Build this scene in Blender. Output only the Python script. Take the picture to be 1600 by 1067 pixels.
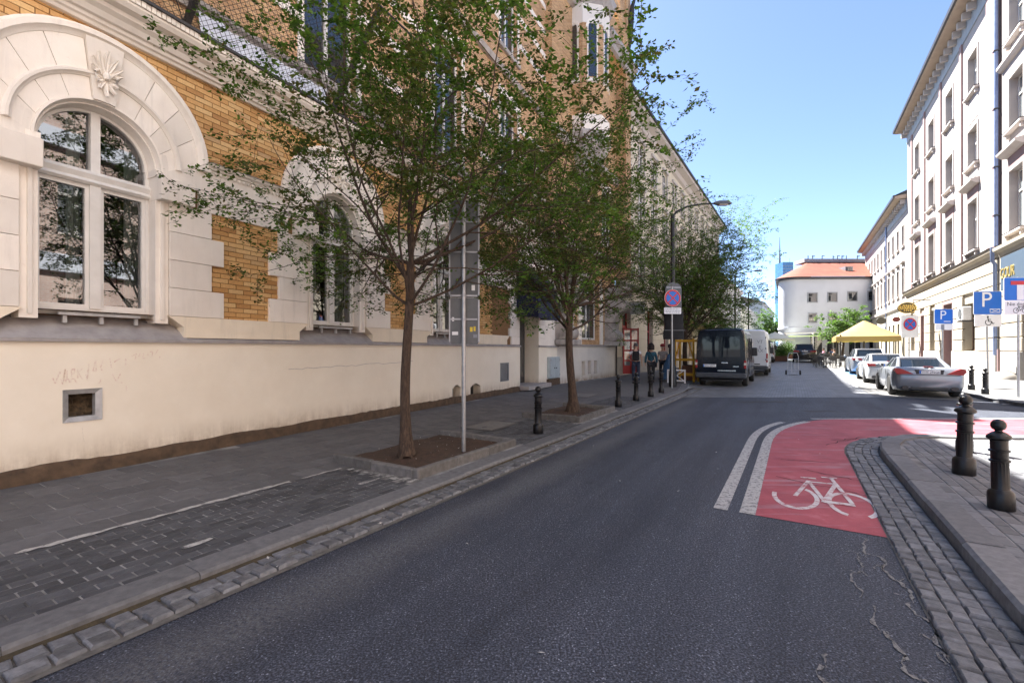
import bpy, bmesh, math, random
from mathutils import Vector, Matrix, noise
sin, cos, pi, rad = math.sin, math.cos, math.pi, math.radians
random.seed(7)
for _o in list(bpy.data.objects): bpy.data.objects.remove(_o, do_unlink=True)
scene = bpy.context.scene
COL = scene.collection

# ------------------------------------------------------------------ camera
cam_d = bpy.data.cameras.new('camera'); cam = bpy.data.objects.new('camera', cam_d); COL.objects.link(cam)
cam.location = (0, 0, 1.6); cam.rotation_euler = (pi/2, 0, 0)
cam_d.sensor_width = 36; cam_d.lens = 16.0; cam_d.shift_y = 0.0078
cam_d.clip_start = 0.05; cam_d.clip_end = 6000
scene.camera = cam

# ------------------------------------------------------------------ sky, sun, exposure
SUN_EL, SUN_AZ = 57.0, -31.3            # azimuth measured from +Y towards +X
w = bpy.data.worlds.new('World'); scene.world = w; w.use_nodes = True
nt = w.node_tree; nt.nodes.clear()
out = nt.nodes.new('ShaderNodeOutputWorld'); bg = nt.nodes.new('ShaderNodeBackground'); sky = nt.nodes.new('ShaderNodeTexSky')
sky.sky_type = 'NISHITA'; sky.sun_disc = False
sky.sun_elevation = rad(SUN_EL); sky.sun_rotation = rad(SUN_AZ)
sky.altitude = 100; sky.air_density = 0.5; sky.dust_density = 0.35; sky.ozone_density = 1.0
bg.inputs['Strength'].default_value = 0.078
nt.links.new(sky.outputs[0], bg.inputs[0]); nt.links.new(bg.outputs[0], out.inputs[0])
sl = bpy.data.lights.new('sun', 'SUN'); sun = bpy.data.objects.new('sun', sl); COL.objects.link(sun)
sl.energy = 5.0; sl.angle = rad(0.55); sl.color = (1.0, 0.965, 0.92)
_az, _el = rad(SUN_AZ), rad(SUN_EL)
_sd = Vector((sin(_az)*cos(_el), cos(_az)*cos(_el), sin(_el)))
sun.rotation_euler = (-_sd).to_track_quat('-Z', 'Y').to_euler(); sun.location = (-20, 30, 60)
scene.view_settings.view_transform = 'Standard'; scene.view_settings.look = 'None'
scene.view_settings.exposure = 2.5; scene.view_settings.gamma = 1; scene.view_settings.use_curve_mapping = False
scene.render.engine = 'CYCLES'
try:
    scene.cycles.use_denoising = True; scene.cycles.denoiser = 'OPENIMAGEDENOISE'
except Exception: pass
scene.cycles.max_bounces = 9; scene.cycles.transparent_max_bounces = 12; scene.cycles.diffuse_bounces = 7
scene.cycles.caustics_reflective = False; scene.cycles.caustics_refractive = False
scene.cycles.sample_clamp_indirect = 8

# ------------------------------------------------------------------ frames
TH = rad(31.7); D = (sin(TH), cos(TH)); R = (D[1], -D[0])      # street direction and its right-hand side
def zg(a): return max(0.0, a-26)*0.013
def S(a, c, z=None): return Vector((a*D[0]+c*R[0], a*D[1]+c*R[1], zg(a) if z is None else z))
def AC(x, y): return (x*D[0]+y*D[1], x*R[0]+y*R[1])
RZ = pi/2-TH                                                  # local +X along the street

# ------------------------------------------------------------------ mesh builder
class MB:
    def __init__(s, fy=1.0): s.v=[]; s.f=[]; s.m=[]; s.fy=fy
    def add(s, vs, fs, mi=0):
        n=len(s.v)
        s.v += [(x, y*s.fy, z) for x,y,z in vs]; s.f += [tuple(i+n for i in q) for q in fs]; s.m += [mi]*len(fs)
    def box(s, x0,x1,y0,y1,z0,z1, mi=0):
        s.add([(x0,y0,z0),(x1,y0,z0),(x1,y1,z0),(x0,y1,z0),(x0,y0,z1),(x1,y0,z1),(x1,y1,z1),(x0,y1,z1)],
              [(0,3,2,1),(4,5,6,7),(0,1,5,4),(1,2,6,5),(2,3,7,6),(3,0,4,7)], mi)
    def cbox(s, x0,x1,y0,y1,z0,z1, ch=.01, mi=0):             # box with all edges along z and top/bottom chamfered
        def ring(i, z): return [(x0+i+ch,y0+i,z),(x1-i-ch,y0+i,z),(x1-i,y0+i+ch,z),(x1-i,y1-i-ch,z),(x1-i-ch,y1-i,z),(x0+i+ch,y1-i,z),(x0+i,y1-i-ch,z),(x0+i,y0+i+ch,z)]
        rs = ring(ch,z0)+ring(0,z0+ch)+ring(0,z1-ch)+ring(ch,z1)
        fs=[tuple(range(7,-1,-1)), tuple(range(24,32))]
        for k in range(3):
            for i in range(8): fs.append((k*8+i, k*8+(i+1)%8, k*8+8+(i+1)%8, k*8+8+i))
        s.add(rs, fs, mi)
    def prism(s, pts, lo, hi, ax='y', mi=0):                  # polygon extruded along an axis; pts are the two other coords in order
        n=len(pts)
        if ax=='y': A=[(p,lo,q) for p,q in pts]; B=[(p,hi,q) for p,q in pts]
        elif ax=='x': A=[(lo,p,q) for p,q in pts]; B=[(hi,p,q) for p,q in pts]
        else: A=[(p,q,lo) for p,q in pts]; B=[(p,q,hi) for p,q in pts]
        s.add(A+B, [tuple(range(n-1,-1,-1)), tuple(range(n,2*n))]+[(i,(i+1)%n,n+(i+1)%n,n+i) for i in range(n)], mi)
    def lathe(s, prof, n=12, c=(0,0,0), mi=0, ax='z'):
        vs=[]
        for r,z in prof:
            for i in range(n):
                t=2*pi*i/n; x,y=r*cos(t),r*sin(t)
                if ax=='z': vs.append((c[0]+x,c[1]+y,c[2]+z))
                elif ax=='y': vs.append((c[0]+x,c[1]+z,c[2]+y))
                else: vs.append((c[0]+z,c[1]+x,c[2]+y))
        k=len(prof); fs=[(j*n+i,j*n+(i+1)%n,(j+1)*n+(i+1)%n,(j+1)*n+i) for j in range(k-1) for i in range(n)]
        fs += [tuple(range(n-1,-1,-1)), tuple(range((k-1)*n,k*n))]
        s.add(vs, fs, mi)
    def tube(s, P, rr, n=6, mi=0, caps=True):
        P=[Vector(p) for p in P]; k=len(P)
        if isinstance(rr,(int,float)): rr=[rr]*k
        vs=[]; ref=None
        for i,p in enumerate(P):
            d=(P[min(i+1,k-1)]-P[max(i-1,0)])
            if d.length<1e-9: d=Vector((0,0,1))
            d.normalize()
            if ref is None: ref = Vector((0,0,1)) if abs(d.z)<.9 else Vector((1,0,0))
            a=d.cross(ref)
            if a.length<1e-6: a=d.orthogonal()
            a.normalize(); b=d.cross(a); ref=b.cross(d) if False else ref
            for j in range(n):
                t=2*pi*j/n; q=p+(a*cos(t)+b*sin(t))*rr[i]; vs.append((q.x,q.y,q.z))
        fs=[(i*n+j,i*n+(j+1)%n,(i+1)*n+(j+1)%n,(i+1)*n+j) for i in range(k-1) for j in range(n)]
        if caps: fs += [tuple(range(n-1,-1,-1)), tuple(range((k-1)*n,k*n))]
        s.add(vs, fs, mi)
    def loft(s, rings, mi=0, caps=True):
        n=len(rings[0]); k=len(rings); vs=[p for r in rings for p in r]
        fs=[(i*n+j,i*n+(j+1)%n,(i+1)*n+(j+1)%n,(i+1)*n+j) for i in range(k-1) for j in range(n)]
        if caps: fs += [tuple(range(n-1,-1,-1)), tuple(range((k-1)*n,k*n))]
        s.add(vs, fs, mi)
    def sheet(s, pts, z, mi=0): s.add([(p[0],p[1],z if len(p)<3 else p[2]) for p in pts], [tuple(range(len(pts)))], mi)
    def ellipsoid(s, c, r, n=10, m=7, mi=0):
        s.lathe([(max(1e-3,r[0]*sin(pi*j/m)), -r[2]*cos(pi*j/m)) for j in range(m+1)], n, c, mi)
    def mesh(s, name, mats, smooth=None, recalc=True):
        me=bpy.data.meshes.new(name); me.from_pydata(s.v, [], s.f)
        me.polygons.foreach_set('material_index', s.m)
        for m in mats: me.materials.append(m)
        if recalc:
            b=bmesh.new(); b.from_mesh(me); bmesh.ops.recalc_face_normals(b, faces=b.faces); b.to_mesh(me); b.free()
        if smooth:
            me.shade_smooth(); me.set_sharp_from_angle(angle=rad(smooth))
        me.update(); return me
    def build(s, name, mats, parent=None, smooth=None, recalc=True):
        if not isinstance(mats,(list,tuple)): mats=[mats]
        return link(name, s.mesh(name, mats, smooth, recalc), parent)
def link(name, data, parent=None, loc=None, rot=None):
    o=bpy.data.objects.new(name, data); COL.objects.link(o)
    if parent is not None: o.parent=parent
    if loc is not None: o.location=loc
    if rot is not None: o.rotation_euler=rot
    return o
def tag(o, label=None, cat=None, group=None, kind=None):
    if label: o['label']=label
    if cat: o['category']=cat
    if group: o['group']=group
    if kind: o['kind']=kind
    return o
def thing(name, label, cat, loc=(0,0,0), rz=0, group=None):
    return tag(link(name, None, None, loc, (0,0,rz)), label, cat, group)
def copy_tree(o, parent=None):
    c=o.copy(); COL.objects.link(c); c.parent=parent
    for ch in list(o.children): copy_tree(ch, c)
    return c
def struct(o): o['kind']='structure'; return o

# lettering is turned into meshes first, while the scene is still small
TXT={}
def text_mesh(s, ext=.004, mat=None):
    key=(s,ext)
    if key not in TXT:
        cu=bpy.data.curves.new('lettering','FONT'); cu.body=s; cu.extrude=ext; cu.align_x='CENTER'; cu.align_y='CENTER'; cu.size=1
        cu.resolution_u=3
        ob=bpy.data.objects.new('lettering',cu); COL.objects.link(ob)
        dg=bpy.context.evaluated_depsgraph_get()
        TXT[key]=bpy.data.meshes.new_from_object(ob.evaluated_get(dg)); bpy.data.objects.remove(ob, do_unlink=True)
    return TXT[key]
for _t in ('P','Nie dotyczy','WW 292GE','WU 54571','GOUR','VT','E','RX','YMLK A KURTINGZ'): text_mesh(_t)
def put_text(s, parent, loc, size, mat, normal_axis='y-', name='lettering', sx=1.0, ext=.004):
    me=text_mesh(s,ext).copy(); me.materials.clear(); me.materials.append(mat)
    o=link(name, me, parent, loc)
    # text lies in XY facing +Z; stand it up
    rots={'y-':(pi/2,0,0),'y+':(pi/2,0,pi),'x-':(pi/2,0,-pi/2),'x+':(pi/2,0,pi/2),'z':(0,0,0)}
    o.rotation_euler=rots[normal_axis]; o.scale=(size*sx,size,size if normal_axis!='z' else 1)
    return o
# ------------------------------------------------------------------ materials
def N(t, ty, **kw):
    n=t.nodes.new('ShaderNode'+ty)
    for k,v in kw.items():
        if k in n.inputs: n.inputs[k].default_value=v
        else: setattr(n,k,v)
    return n
def c4(c): return (c[0],c[1],c[2],1)
def base(name):
    m=bpy.data.materials.new(name); m.use_nodes=True; t=m.node_tree; p=t.nodes['Principled BSDF']; return m,t,p
def ramp(t, fac, stops):
    r=t.nodes.new('ShaderNodeValToRGB'); e=r.color_ramp.elements
    while len(e)<len(stops): e.new(.5)
    for q,(pos,c) in zip(e,stops): q.position=pos; q.color=c4(c)
    t.links.new(fac, r.inputs[0]); return r.outputs[0]
def mixc(t, fac, a, b, mode='MIX'):
    n=t.nodes.new('ShaderNodeMix'); n.data_type='RGBA'; n.blend_type=mode
    if isinstance(fac,(int,float)): n.inputs[0].default_value=fac
    else: t.links.new(fac,n.inputs[0])
    for sck,v in ((n.inputs[6],a),(n.inputs[7],b)):
        if isinstance(v,tuple): sck.default_value=c4(v)
        else: t.links.new(v,sck)
    return n.outputs[2]
def coords(t, world=False):
    if world:
        g=N(t,'NewGeometry'); return g.outputs['Position']
    return N(t,'TexCoord').outputs['Object']
def noise_n(t, co, scale, detail=4, rough=.6):
    n=N(t,'TexNoise',Scale=scale,Detail=detail,Roughness=rough); t.links.new(co,n.inputs['Vector']); return n.outputs['Fac']
def mathn(t, op, a, b=None, clamp=False):
    n=t.nodes.new('ShaderNodeMath'); n.operation=op; n.use_clamp=clamp
    for i,v in enumerate((a,b)):
        if v is None: continue
        if isinstance(v,(int,float)): n.inputs[i].default_value=v
        else: t.links.new(v,n.inputs[i])
    return n.outputs[0]
def piece_random(t):
    a=N(t,'ObjectInfo').outputs['Random']; b=N(t,'NewGeometry').outputs['Random Per Island']
    return mathn(t,'FRACT',mathn(t,'ADD',a,b))
def bump(t, p, h, strength=.3, dist=.01):
    b=N(t,'Bump',Strength=strength,Distance=dist); t.links.new(h,b.inputs['Height']); t.links.new(b.outputs[0],p.inputs['Normal'])
def pm(name, c1, c2=None, scale=6, rough=.7, bs=0, bscale=None, metal=0, spec=.5, world=False, pieces=0, detail=5, rvar=0.1):
    """two tones mixed by noise, some roughness variation, fine relief"""
    m,t,p=base(name); co=coords(t,world); c2=c2 or tuple(x*.75 for x in c1)
    f=noise_n(t,co,scale,detail); col=ramp(t,f,[(.32,c2),(.68,c1)])
    if pieces:
        pr=piece_random(t); k=ramp(t,pr,[(0,(1-pieces,)*3),(1,(1+pieces*.35,)*3)]); col=mixc(t,1.0,col,k,'MULTIPLY')
    t.links.new(col,p.inputs['Base Color'])
    rr=N(t,'MapRange'); rr.inputs['To Min'].default_value=max(0,rough-rvar); rr.inputs['To Max'].default_value=min(1,rough+rvar)
    t.links.new(f,rr.inputs['Value']); t.links.new(rr.outputs[0],p.inputs['Roughness'])
    p.inputs['Metallic'].default_value=metal; p.inputs['Specular IOR Level'].default_value=spec
    if bs: bump(t,p,noise_n(t,co,bscale or scale*8,6,.65),bs)
    return m
M={}
def asphalt():
    m,t,p=base('asphalt'); co=coords(t,True)
    big=noise_n(t,co,.55,5,.6); fine=noise_n(t,co,80,2,.6); v=N(t,'TexVoronoi',Scale=150.0); t.links.new(co,v.inputs['Vector'])
    col=ramp(t,fine,[(.30,(.007,.008,.011)),(.48,(.028,.031,.038)),(.70,(.12,.127,.142))])
    spk=ramp(t,mathn(t,'MULTIPLY',v.outputs['Color'],1.0),[(.84,(0,0,0)),(.95,(.22,.22,.22))])
    col=mixc(t,1.0,col,spk,'ADD')
    tone=ramp(t,big,[(.3,(.66,.74,.90)),(.7,(1.08,1.14,1.30))]); col=mixc(t,1.0,col,tone,'MULTIPLY')
    dt=N(t,'VectorMath',operation='DOT_PRODUCT'); t.links.new(co,dt.inputs[0]); dt.inputs[1].default_value=(R[0],R[1],0)
    cc=mathn(t,'ADD',dt.outputs['Value'],mathn(t,'MULTIPLY',mathn(t,'SUBTRACT',noise_n(t,co,1.6,4),.5),.5))
    band=mathn(t,'MULTIPLY',ramp(t,mathn(t,'ABSOLUTE',mathn(t,'ADD',cc,2.72)),[(.06,(1,1,1)),(.34,(0,0,0))]),ramp(t,noise_n(t,co,34,5,.75),[(.38,(0,0,0)),(.62,(1,1,1))]))
    mpt=N(t,'Mapping'); mpt.inputs['Rotation'].default_value=(0,0,TH); t.links.new(co,mpt.inputs['Vector']); mps=N(t,'Mapping'); mps.inputs['Scale'].default_value=(1.5,.10,1); t.links.new(mpt.outputs[0],mps.inputs['Vector'])
    col=mixc(t,1.0,col,ramp(t,noise_n(t,mps.outputs[0],1.5,5,.6),[(.34,(.72,.72,.74)),(.66,(1.28,1.27,1.25))]),'MULTIPLY')
    oil=noise_n(t,co,2.6,3,.5); col=mixc(t,ramp(t,oil,[(.66,(0,0,0)),(.74,(.5,.5,.5))]),col,(.012,.012,.014))
    col=mixc(t,mathn(t,'MULTIPLY',band,.55),col,(.16,.16,.158))
    t.links.new(col,p.inputs['Base Color'])
    t.links.new(ramp(t,big,[(.3,(.62,)*3),(.7,(.85,)*3)]),p.inputs['Roughness'])
    bump(t,p,mathn(t,'ADD',fine,v.outputs['Distance']),.55,.006); return m
M['asphalt']=asphalt()
def red_lane():
    m,t,p=base('red_lane_paint'); co=coords(t,True); f=noise_n(t,co,2.2,7,.7); g=noise_n(t,co,60,4,.7)
    col=ramp(t,f,[(.3,(.25,.042,.056)),(.6,(.38,.075,.092)),(.75,(.46,.16,.18))])
    mp=N(t,'Mapping'); mp.inputs['Scale'].default_value=(.35,2.6,1); t.links.new(co,mp.inputs['Vector'])
    st=noise_n(t,mp.outputs[0],2.2,5,.6); col=mixc(t,ramp(t,st,[(.54,(0,0,0)),(.68,(.7,.7,.7))]),col,(.36,.20,.23))
    wp=noise_n(t,co,5.5,8,.78); col=mixc(t,ramp(t,wp,[(.60,(0,0,0)),(.70,(.75,.75,.75))]),col,(.085,.06,.066)); col=mixc(t,ramp(t,g,[(.56,(0,0,0)),(.74,(.6,.6,.6))]),col,(.12,.065,.07))
    t.links.new(col,p.inputs['Base Color']); p.inputs['Roughness'].default_value=.72; bump(t,p,g,.4,.005); return m
M['red_lane']=red_lane()
def worn(name, c, wear=.45, under=(.07,.072,.078), scale=14):
    m,t,p=base(name); co=coords(t,True); f=noise_n(t,co,scale,8,.75); g=noise_n(t,co,120,3,.7)
    ff=mathn(t,'ADD',mathn(t,'MULTIPLY',f,.75),mathn(t,'MULTIPLY',g,.25))
    k=ramp(t,ff,[(wear-.05,(0,0,0)),(wear+.06,(1,1,1))])
    t.links.new(mixc(t,k,under,c),p.inputs['Base Color']); p.inputs['Roughness'].default_value=.75; bump(t,p,g,.4,.005); return m
M['line_paint']=worn('worn_white_line_paint',(.42,.42,.41),.45,(.07,.072,.078),20)
M['line_faded']=worn('faded_white_line_paint',(.42,.42,.41),.53,(.062,.063,.068),9)
M['bike_paint']=worn('bike_symbol_paint',(.58,.56,.56),.45,(.33,.065,.08),7)
M['crack']=worn('dusty_crack_filling',(.21,.208,.20),.47,(.040,.041,.046),30)
def paver_mat(name, c1, c2, var=.3, sc=9):
    return pm(name,c1,c2,sc,.82,.5,70,pieces=var,world=True,rvar=.08)
M['paver_dark']=paver_mat('dark_grey_paver',(.088,.091,.099),(.052,.054,.061),.42)
M['paver_walk']=paver_mat('grey_brown_paver',(.138,.138,.144),(.096,.096,.101),.22)
M['paver_right']=paver_mat('cool_grey_paver',(.20,.205,.215),(.135,.14,.15),.35)
M['joint']=pm('sandy_joint',(.15,.14,.125),(.08,.075,.068),20,.95,.4,80,world=True)
M['joint_dark']=pm('dark_sand_joint',(.36,.355,.345),(.045,.044,.042),2.2,.95,.4,80,world=True,detail=8)
M['granite']=pm('granite_kerb',(.185,.186,.192),(.11,.112,.118),16,.75,.4,90,world=True,pieces=.3)
M['sett']=pm('granite_sett',(.20,.205,.215),(.095,.098,.105),22,.62,.7,50,world=True,pieces=.5)
M['concrete_kerb']=pm('concrete_kerb',(.17,.165,.16),(.10,.096,.092),12,.85,.5,80,world=True,pieces=.25)
M['soil']=pm('dry_soil',(.085,.048,.030),(.035,.022,.015),14,.95,1.0,40,world=True)
M['moss']=pm('moss_and_dirt',(.075,.058,.032),(.035,.028,.016),18,.95,1.0,60,world=True)
def setts_far():
    m,t,p=base('far_setts'); co=coords(t,True)
    mp=N(t,'Mapping'); mp.inputs['Rotation'].default_value=(0,0,TH); t.links.new(co,mp.inputs['Vector'])
    b=N(t,'TexBrick',Scale=1.0); b.inputs['Brick Width'].default_value=.18; b.inputs['Row Height'].default_value=.13; b.inputs['Mortar Size'].default_value=.012
    b.inputs['Color1'].default_value=(.115,.12,.13,1); b.inputs['Color2'].default_value=(.20,.205,.215,1); b.inputs['Mortar'].default_value=(.055,.055,.055,1)
    b.inputs['Mortar Smooth'].default_value=.4
    t.links.new(mp.outputs[0],b.inputs['Vector']); f=noise_n(t,co,.8,5)
    t.links.new(mixc(t,1.0,b.outputs['Color'],ramp(t,f,[(.3,(.8,.8,.8)),(.7,(1.25,1.25,1.25))]),'MULTIPLY'),p.inputs['Base Color'])
    p.inputs['Roughness'].default_value=.6; bump(t,p,b.outputs['Fac'],-.6,.01); return m
M['setts_far']=setts_far()
M['pave_far']=pm('far_pavement',(.13,.128,.125),(.085,.083,.082),3,.85,.4,40,world=True)
M['pave_light']=pm('pale_slab_pavement',(.20,.195,.185),(.15,.146,.14),3,.85,.4,40,world=True)
M['ground']=pm('ground',(.14,.135,.125),(.10,.095,.09),.5,.9,world=True)
# --- facades
def plaster_dirty(name, c1, c2, zdirt=.62, dirt=(.30,.22,.15)):
    m,t,p=base(name); co=coords(t,True); f=noise_n(t,co,1.3,7,.65); col=ramp(t,f,[(.3,c2),(.66,c1)])
    mp=N(t,'Mapping'); mp.inputs['Scale'].default_value=(5,5,.5); t.links.new(co,mp.inputs['Vector'])
    st=noise_n(t,mp.outputs[0],1.6,6,.7); sx=N(t,'SeparateXYZ'); t.links.new(co,sx.inputs[0])
    h=N(t,'MapRange'); h.inputs['From Min'].default_value=zdirt; h.inputs['From Max'].default_value=.12; t.links.new(sx.outputs['Z'],h.inputs['Value'])
    hh=mathn(t,'POWER',h.outputs[0],1.7,True)
    k=mathn(t,'MULTIPLY',hh,ramp(t,mathn(t,'ADD',mathn(t,'MULTIPLY',st,.45),mathn(t,'MULTIPLY',noise_n(t,co,3.2,7,.75),.55)),[(.36,(.05,.05,.05)),(.62,(1.15,1.15,1.15))]),True)
    col=mixc(t,k,col,dirt)
    sm=noise_n(t,co,9,6,.75); col=mixc(t,ramp(t,sm,[(.62,(0,0,0)),(.82,(.25,.25,.25))]),col,tuple(x*.62 for x in c1))
    t.links.new(col,p.inputs['Base Color']); p.inputs['Roughness'].default_value=.88; bump(t,p,noise_n(t,co,55,6,.7),.18,.006); return m
M['plinth']=plaster_dirty('cream_plinth_plaster',(.87,.80,.675),(.80,.725,.60))
M['plinth_white']=plaster_dirty('pale_plinth_plaster',(.70,.67,.62),(.60,.575,.53),.5)
def old_stone(name, c1, c2, pieces):
    m=pm(name,c1,c2,2.2,.85,.15,60,world=True,pieces=pieces); t=m.node_tree; p=t.nodes['Principled BSDF']; lk=p.inputs['Base Color'].links[0].from_socket
    co=coords(t,True); mp=N(t,'Mapping'); mp.inputs['Scale'].default_value=(7,7,.7); t.links.new(co,mp.inputs['Vector'])
    st=noise_n(t,mp.outputs[0],1.2,6,.7); sp=noise_n(t,co,14,7,.8)
    k=ramp(t,st,[(.52,(0,0,0)),(.74,(.55,.55,.55))]); col=mixc(t,k,lk,tuple(x*.70 for x in c1))
    col=mixc(t,ramp(t,sp,[(.60,(0,0,0)),(.76,(.45,.45,.45))]),col,(c1[0]*.55,c1[1]*.52,c1[2]*.48)); t.links.new(col,p.inputs['Base Color']); return m
M['stone']=old_stone('cream_stone',(.88,.82,.735),(.80,.735,.65),.14)
M['stone_b']=old_stone('sandy_stone_band',(.85,.755,.60),(.77,.675,.53),.10)
M['stone_grey']=pm('weathered_grey_ledge',(.40,.375,.365),(.29,.27,.265),6,.8,.3,50,world=True)
M['stone_old']=pm('weathered_pale_stone',(.48,.44,.40),(.24,.22,.205),2.6,.9,.4,30,world=True)
M['base_strip']=pm('brown_damp_base',(.13,.085,.052),(.06,.04,.026),7,.95,.8,50,world=True)
def brick_piece():
    m,t,p=base('ochre_glazed_brick'); co=coords(t,True); pr=piece_random(t)
    col=ramp(t,pr,[(0,(.42,.21,.065)),(.25,(.54,.30,.10)),(.6,(.63,.37,.14)),(.85,(.70,.46,.20)),(1,(.50,.32,.15))])
    f=noise_n(t,co,40,5,.7); col=mixc(t,1.0,col,ramp(t,f,[(.3,(.82,.80,.78)),(.7,(1.08,1.08,1.08))]),'MULTIPLY')
    t.links.new(col,p.inputs['Base Color']); p.inputs['Roughness'].default_value=.55; bump(t,p,f,.2,.004); return m
M['brick']=brick_piece()
M['mortar']=pm('dark_ochre_mortar',(.25,.135,.055),(.16,.09,.04),20,.95,.3,60,world=True)
def brick_far(name, c1, c2, mor, rot=0, bw=.25, rh=.075, ms=.008):
    m,t,p=base(name); co=N(t,'TexCoord').outputs['Object']
    sx=N(t,'SeparateXYZ'); t.links.new(co,sx.inputs[0]); cx=N(t,'CombineXYZ')
    xy=mathn(t,'ADD',sx.outputs['X'],sx.outputs['Y']); t.links.new(xy,cx.inputs['X']); t.links.new(sx.outputs['Z'],cx.inputs['Y'])
    b=N(t,'TexBrick',Scale=1.0); b.inputs['Brick Width'].default_value=bw; b.inputs['Row Height'].default_value=rh; b.inputs['Mortar Size'].default_value=ms
    b.inputs['Color1'].default_value=c4(c1); b.inputs['Color2'].default_value=c4(c2); b.inputs['Mortar'].default_value=c4(mor)
    t.links.new(cx.outputs[0],b.inputs['Vector']); f=noise_n(t,co,.7,6)
    t.links.new(mixc(t,1.0,b.outputs['Color'],ramp(t,f,[(.3,(.75,.72,.72)),(.7,(1.15,1.15,1.12))]),'MULTIPLY'),p.inputs['Base Color'])
    p.inputs['Roughness'].default_value=.8; bump(t,p,b.outputs['Fac'],-.5,.01); return m
M['brick_up']=brick_far('upper_brick',(.64,.42,.22),(.46,.27,.13),(.24,.17,.11))
M['brick_red']=brick_far('red_brick',(.42,.17,.11),(.33,.13,.085),(.30,.26,.22))
M['white_frame']=pm('white_painted_timber',(.74,.72,.68),(.66,.64,.60),5,.45,.1,40)
def glass(name, tint=(.55,.6,.6), refl=1.0, rough=.02):
    m,t,p=base(name); t.nodes.remove(p); o=t.nodes['Material Output']
    fr=N(t,'Fresnel',IOR=1.9); g=N(t,'BsdfGlossy',Roughness=rough); g.inputs['Color'].default_value=(.95,.97,1,1)
    tr=N(t,'BsdfTransparent'); tr.inputs['Color'].default_value=c4(tint); mx=N(t,'MixShader')
    co=coords(t,True); nz=noise_n(t,co,.9,2); b=N(t,'Bump',Strength=.015,Distance=.02); t.links.new(nz,b.inputs['Height'])
    t.links.new(b.outputs[0],g.inputs['Normal'])
    k=mathn(t,'ADD',mathn(t,'MULTIPLY',fr.outputs[0],.8*refl),.12,True)
    t.links.new(k,mx.inputs[0]); t.links.new(tr.outputs[0],mx.inputs[1]); t.links.new(g.outputs[0],mx.inputs[2]); t.links.new(mx.outputs[0],o.inputs[0]); return m
M['glass']=glass('window_glass')
def dark_glass(name, c=(.02,.024,.028), rough=.04, spec=.9, ior=1.7):
    m,t,p=base(name); co=coords(t,True); f=noise_n(t,co,.35,2); p.inputs['IOR'].default_value=ior; t.links.new(ramp(t,f,[(.3,tuple(x*.6 for x in c)),(.7,tuple(x*1.5 for x in c))]),p.inputs['Base Color'])
    p.inputs['Roughness'].default_value=rough; p.inputs['Specular IOR Level'].default_value=spec
    bump(t,p,noise_n(t,co,.8,2),.04,.02); return m
M['pane_dark']=dark_glass('dark_window_pane')
M['pane_grey']=dark_glass('grey_window_pane',(.16,.17,.175))
M['car_glass']=dark_glass('tinted_car_glass',(.008,.012,.018),.02,.5,1.42)
M['room']=pm('dim_room',(.07,.065,.06),(.04,.038,.035),1.5,.9)
M['curtain']=pm('pale_curtain',(.62,.63,.60),(.50,.51,.48),3,.9,.2,30)
M['zinc']=pm('zinc_sheet',(.34,.35,.37),(.24,.25,.27),3,.45,.1,30,metal=.6)
M['zinc_strip']=pm('worn_steel_strip',(.50,.50,.50),(.34,.34,.34),8,.5,.1,30,metal=.3)
M['net']=pm('dark_netting',(.025,.025,.025),None,9,.8)
M['steel_dark']=pm('dark_steel',(.022,.022,.024),(.035,.03,.028),8,.5,.2,40)
M['white_sheet']=pm('white_plastic_sheet',(.72,.74,.78),(.60,.62,.66),3,.5,.3,8)
M['pinkish']=pm('mauve_stucco',(.33,.225,.21),(.28,.19,.18),2,.9,.15,40,world=True)
M['stucco_pale']=pm('pale_rose_stucco',(.41,.365,.34),(.36,.32,.30),1.0,.9,.12,40,world=True)
M['stucco_trim']=pm('pale_trim_stucco',(.52,.475,.44),(.46,.42,.39),2,.85,.12,40,world=True)
M['stucco_sand']=pm('sand_rustication',(.41,.36,.28),(.35,.305,.24),1.6,.9,.15,40,world=True,pieces=.10)
M['stucco_cream']=pm('cream_stucco',(.66,.60,.47),(.58,.52,.40),1.2,.9,.12,40,world=True)
M['stucco_white']=pm('white_stucco',(.62,.65,.70),(.57,.60,.645),.6,.9,.1,30,world=True)
M['stucco_far']=pm('far_pale_stucco',(.62,.60,.55),(.54,.52,.48),.5,.9,world=True)
M['soffit']=pm('tan_soffit',(.40,.32,.245),(.33,.265,.205),2,.85,world=True)
M['frieze']=pm('grey_and_eaves_shade',(.36,.38,.40),(.29,.31,.33),2,.8,world=True)  # plain grey for several parts; on the frieze it carries the eaves shadow
M['grey_plinth']=pm('grey_stone_plinth',(.40,.37,.33),(.29,.27,.24),2,.88,.3,40,world=True)
M['roof_dark']=pm('dark_roof_sheet',(.055,.055,.06),(.04,.04,.045),2,.5,world=True,metal=.3)
def tiles():
    m=brick_far('red_roof_tile',(.27,.072,.034),(.19,.05,.025),(.09,.03,.018),0,.3,.32,.03); return m
M['tiles']=tiles()
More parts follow.
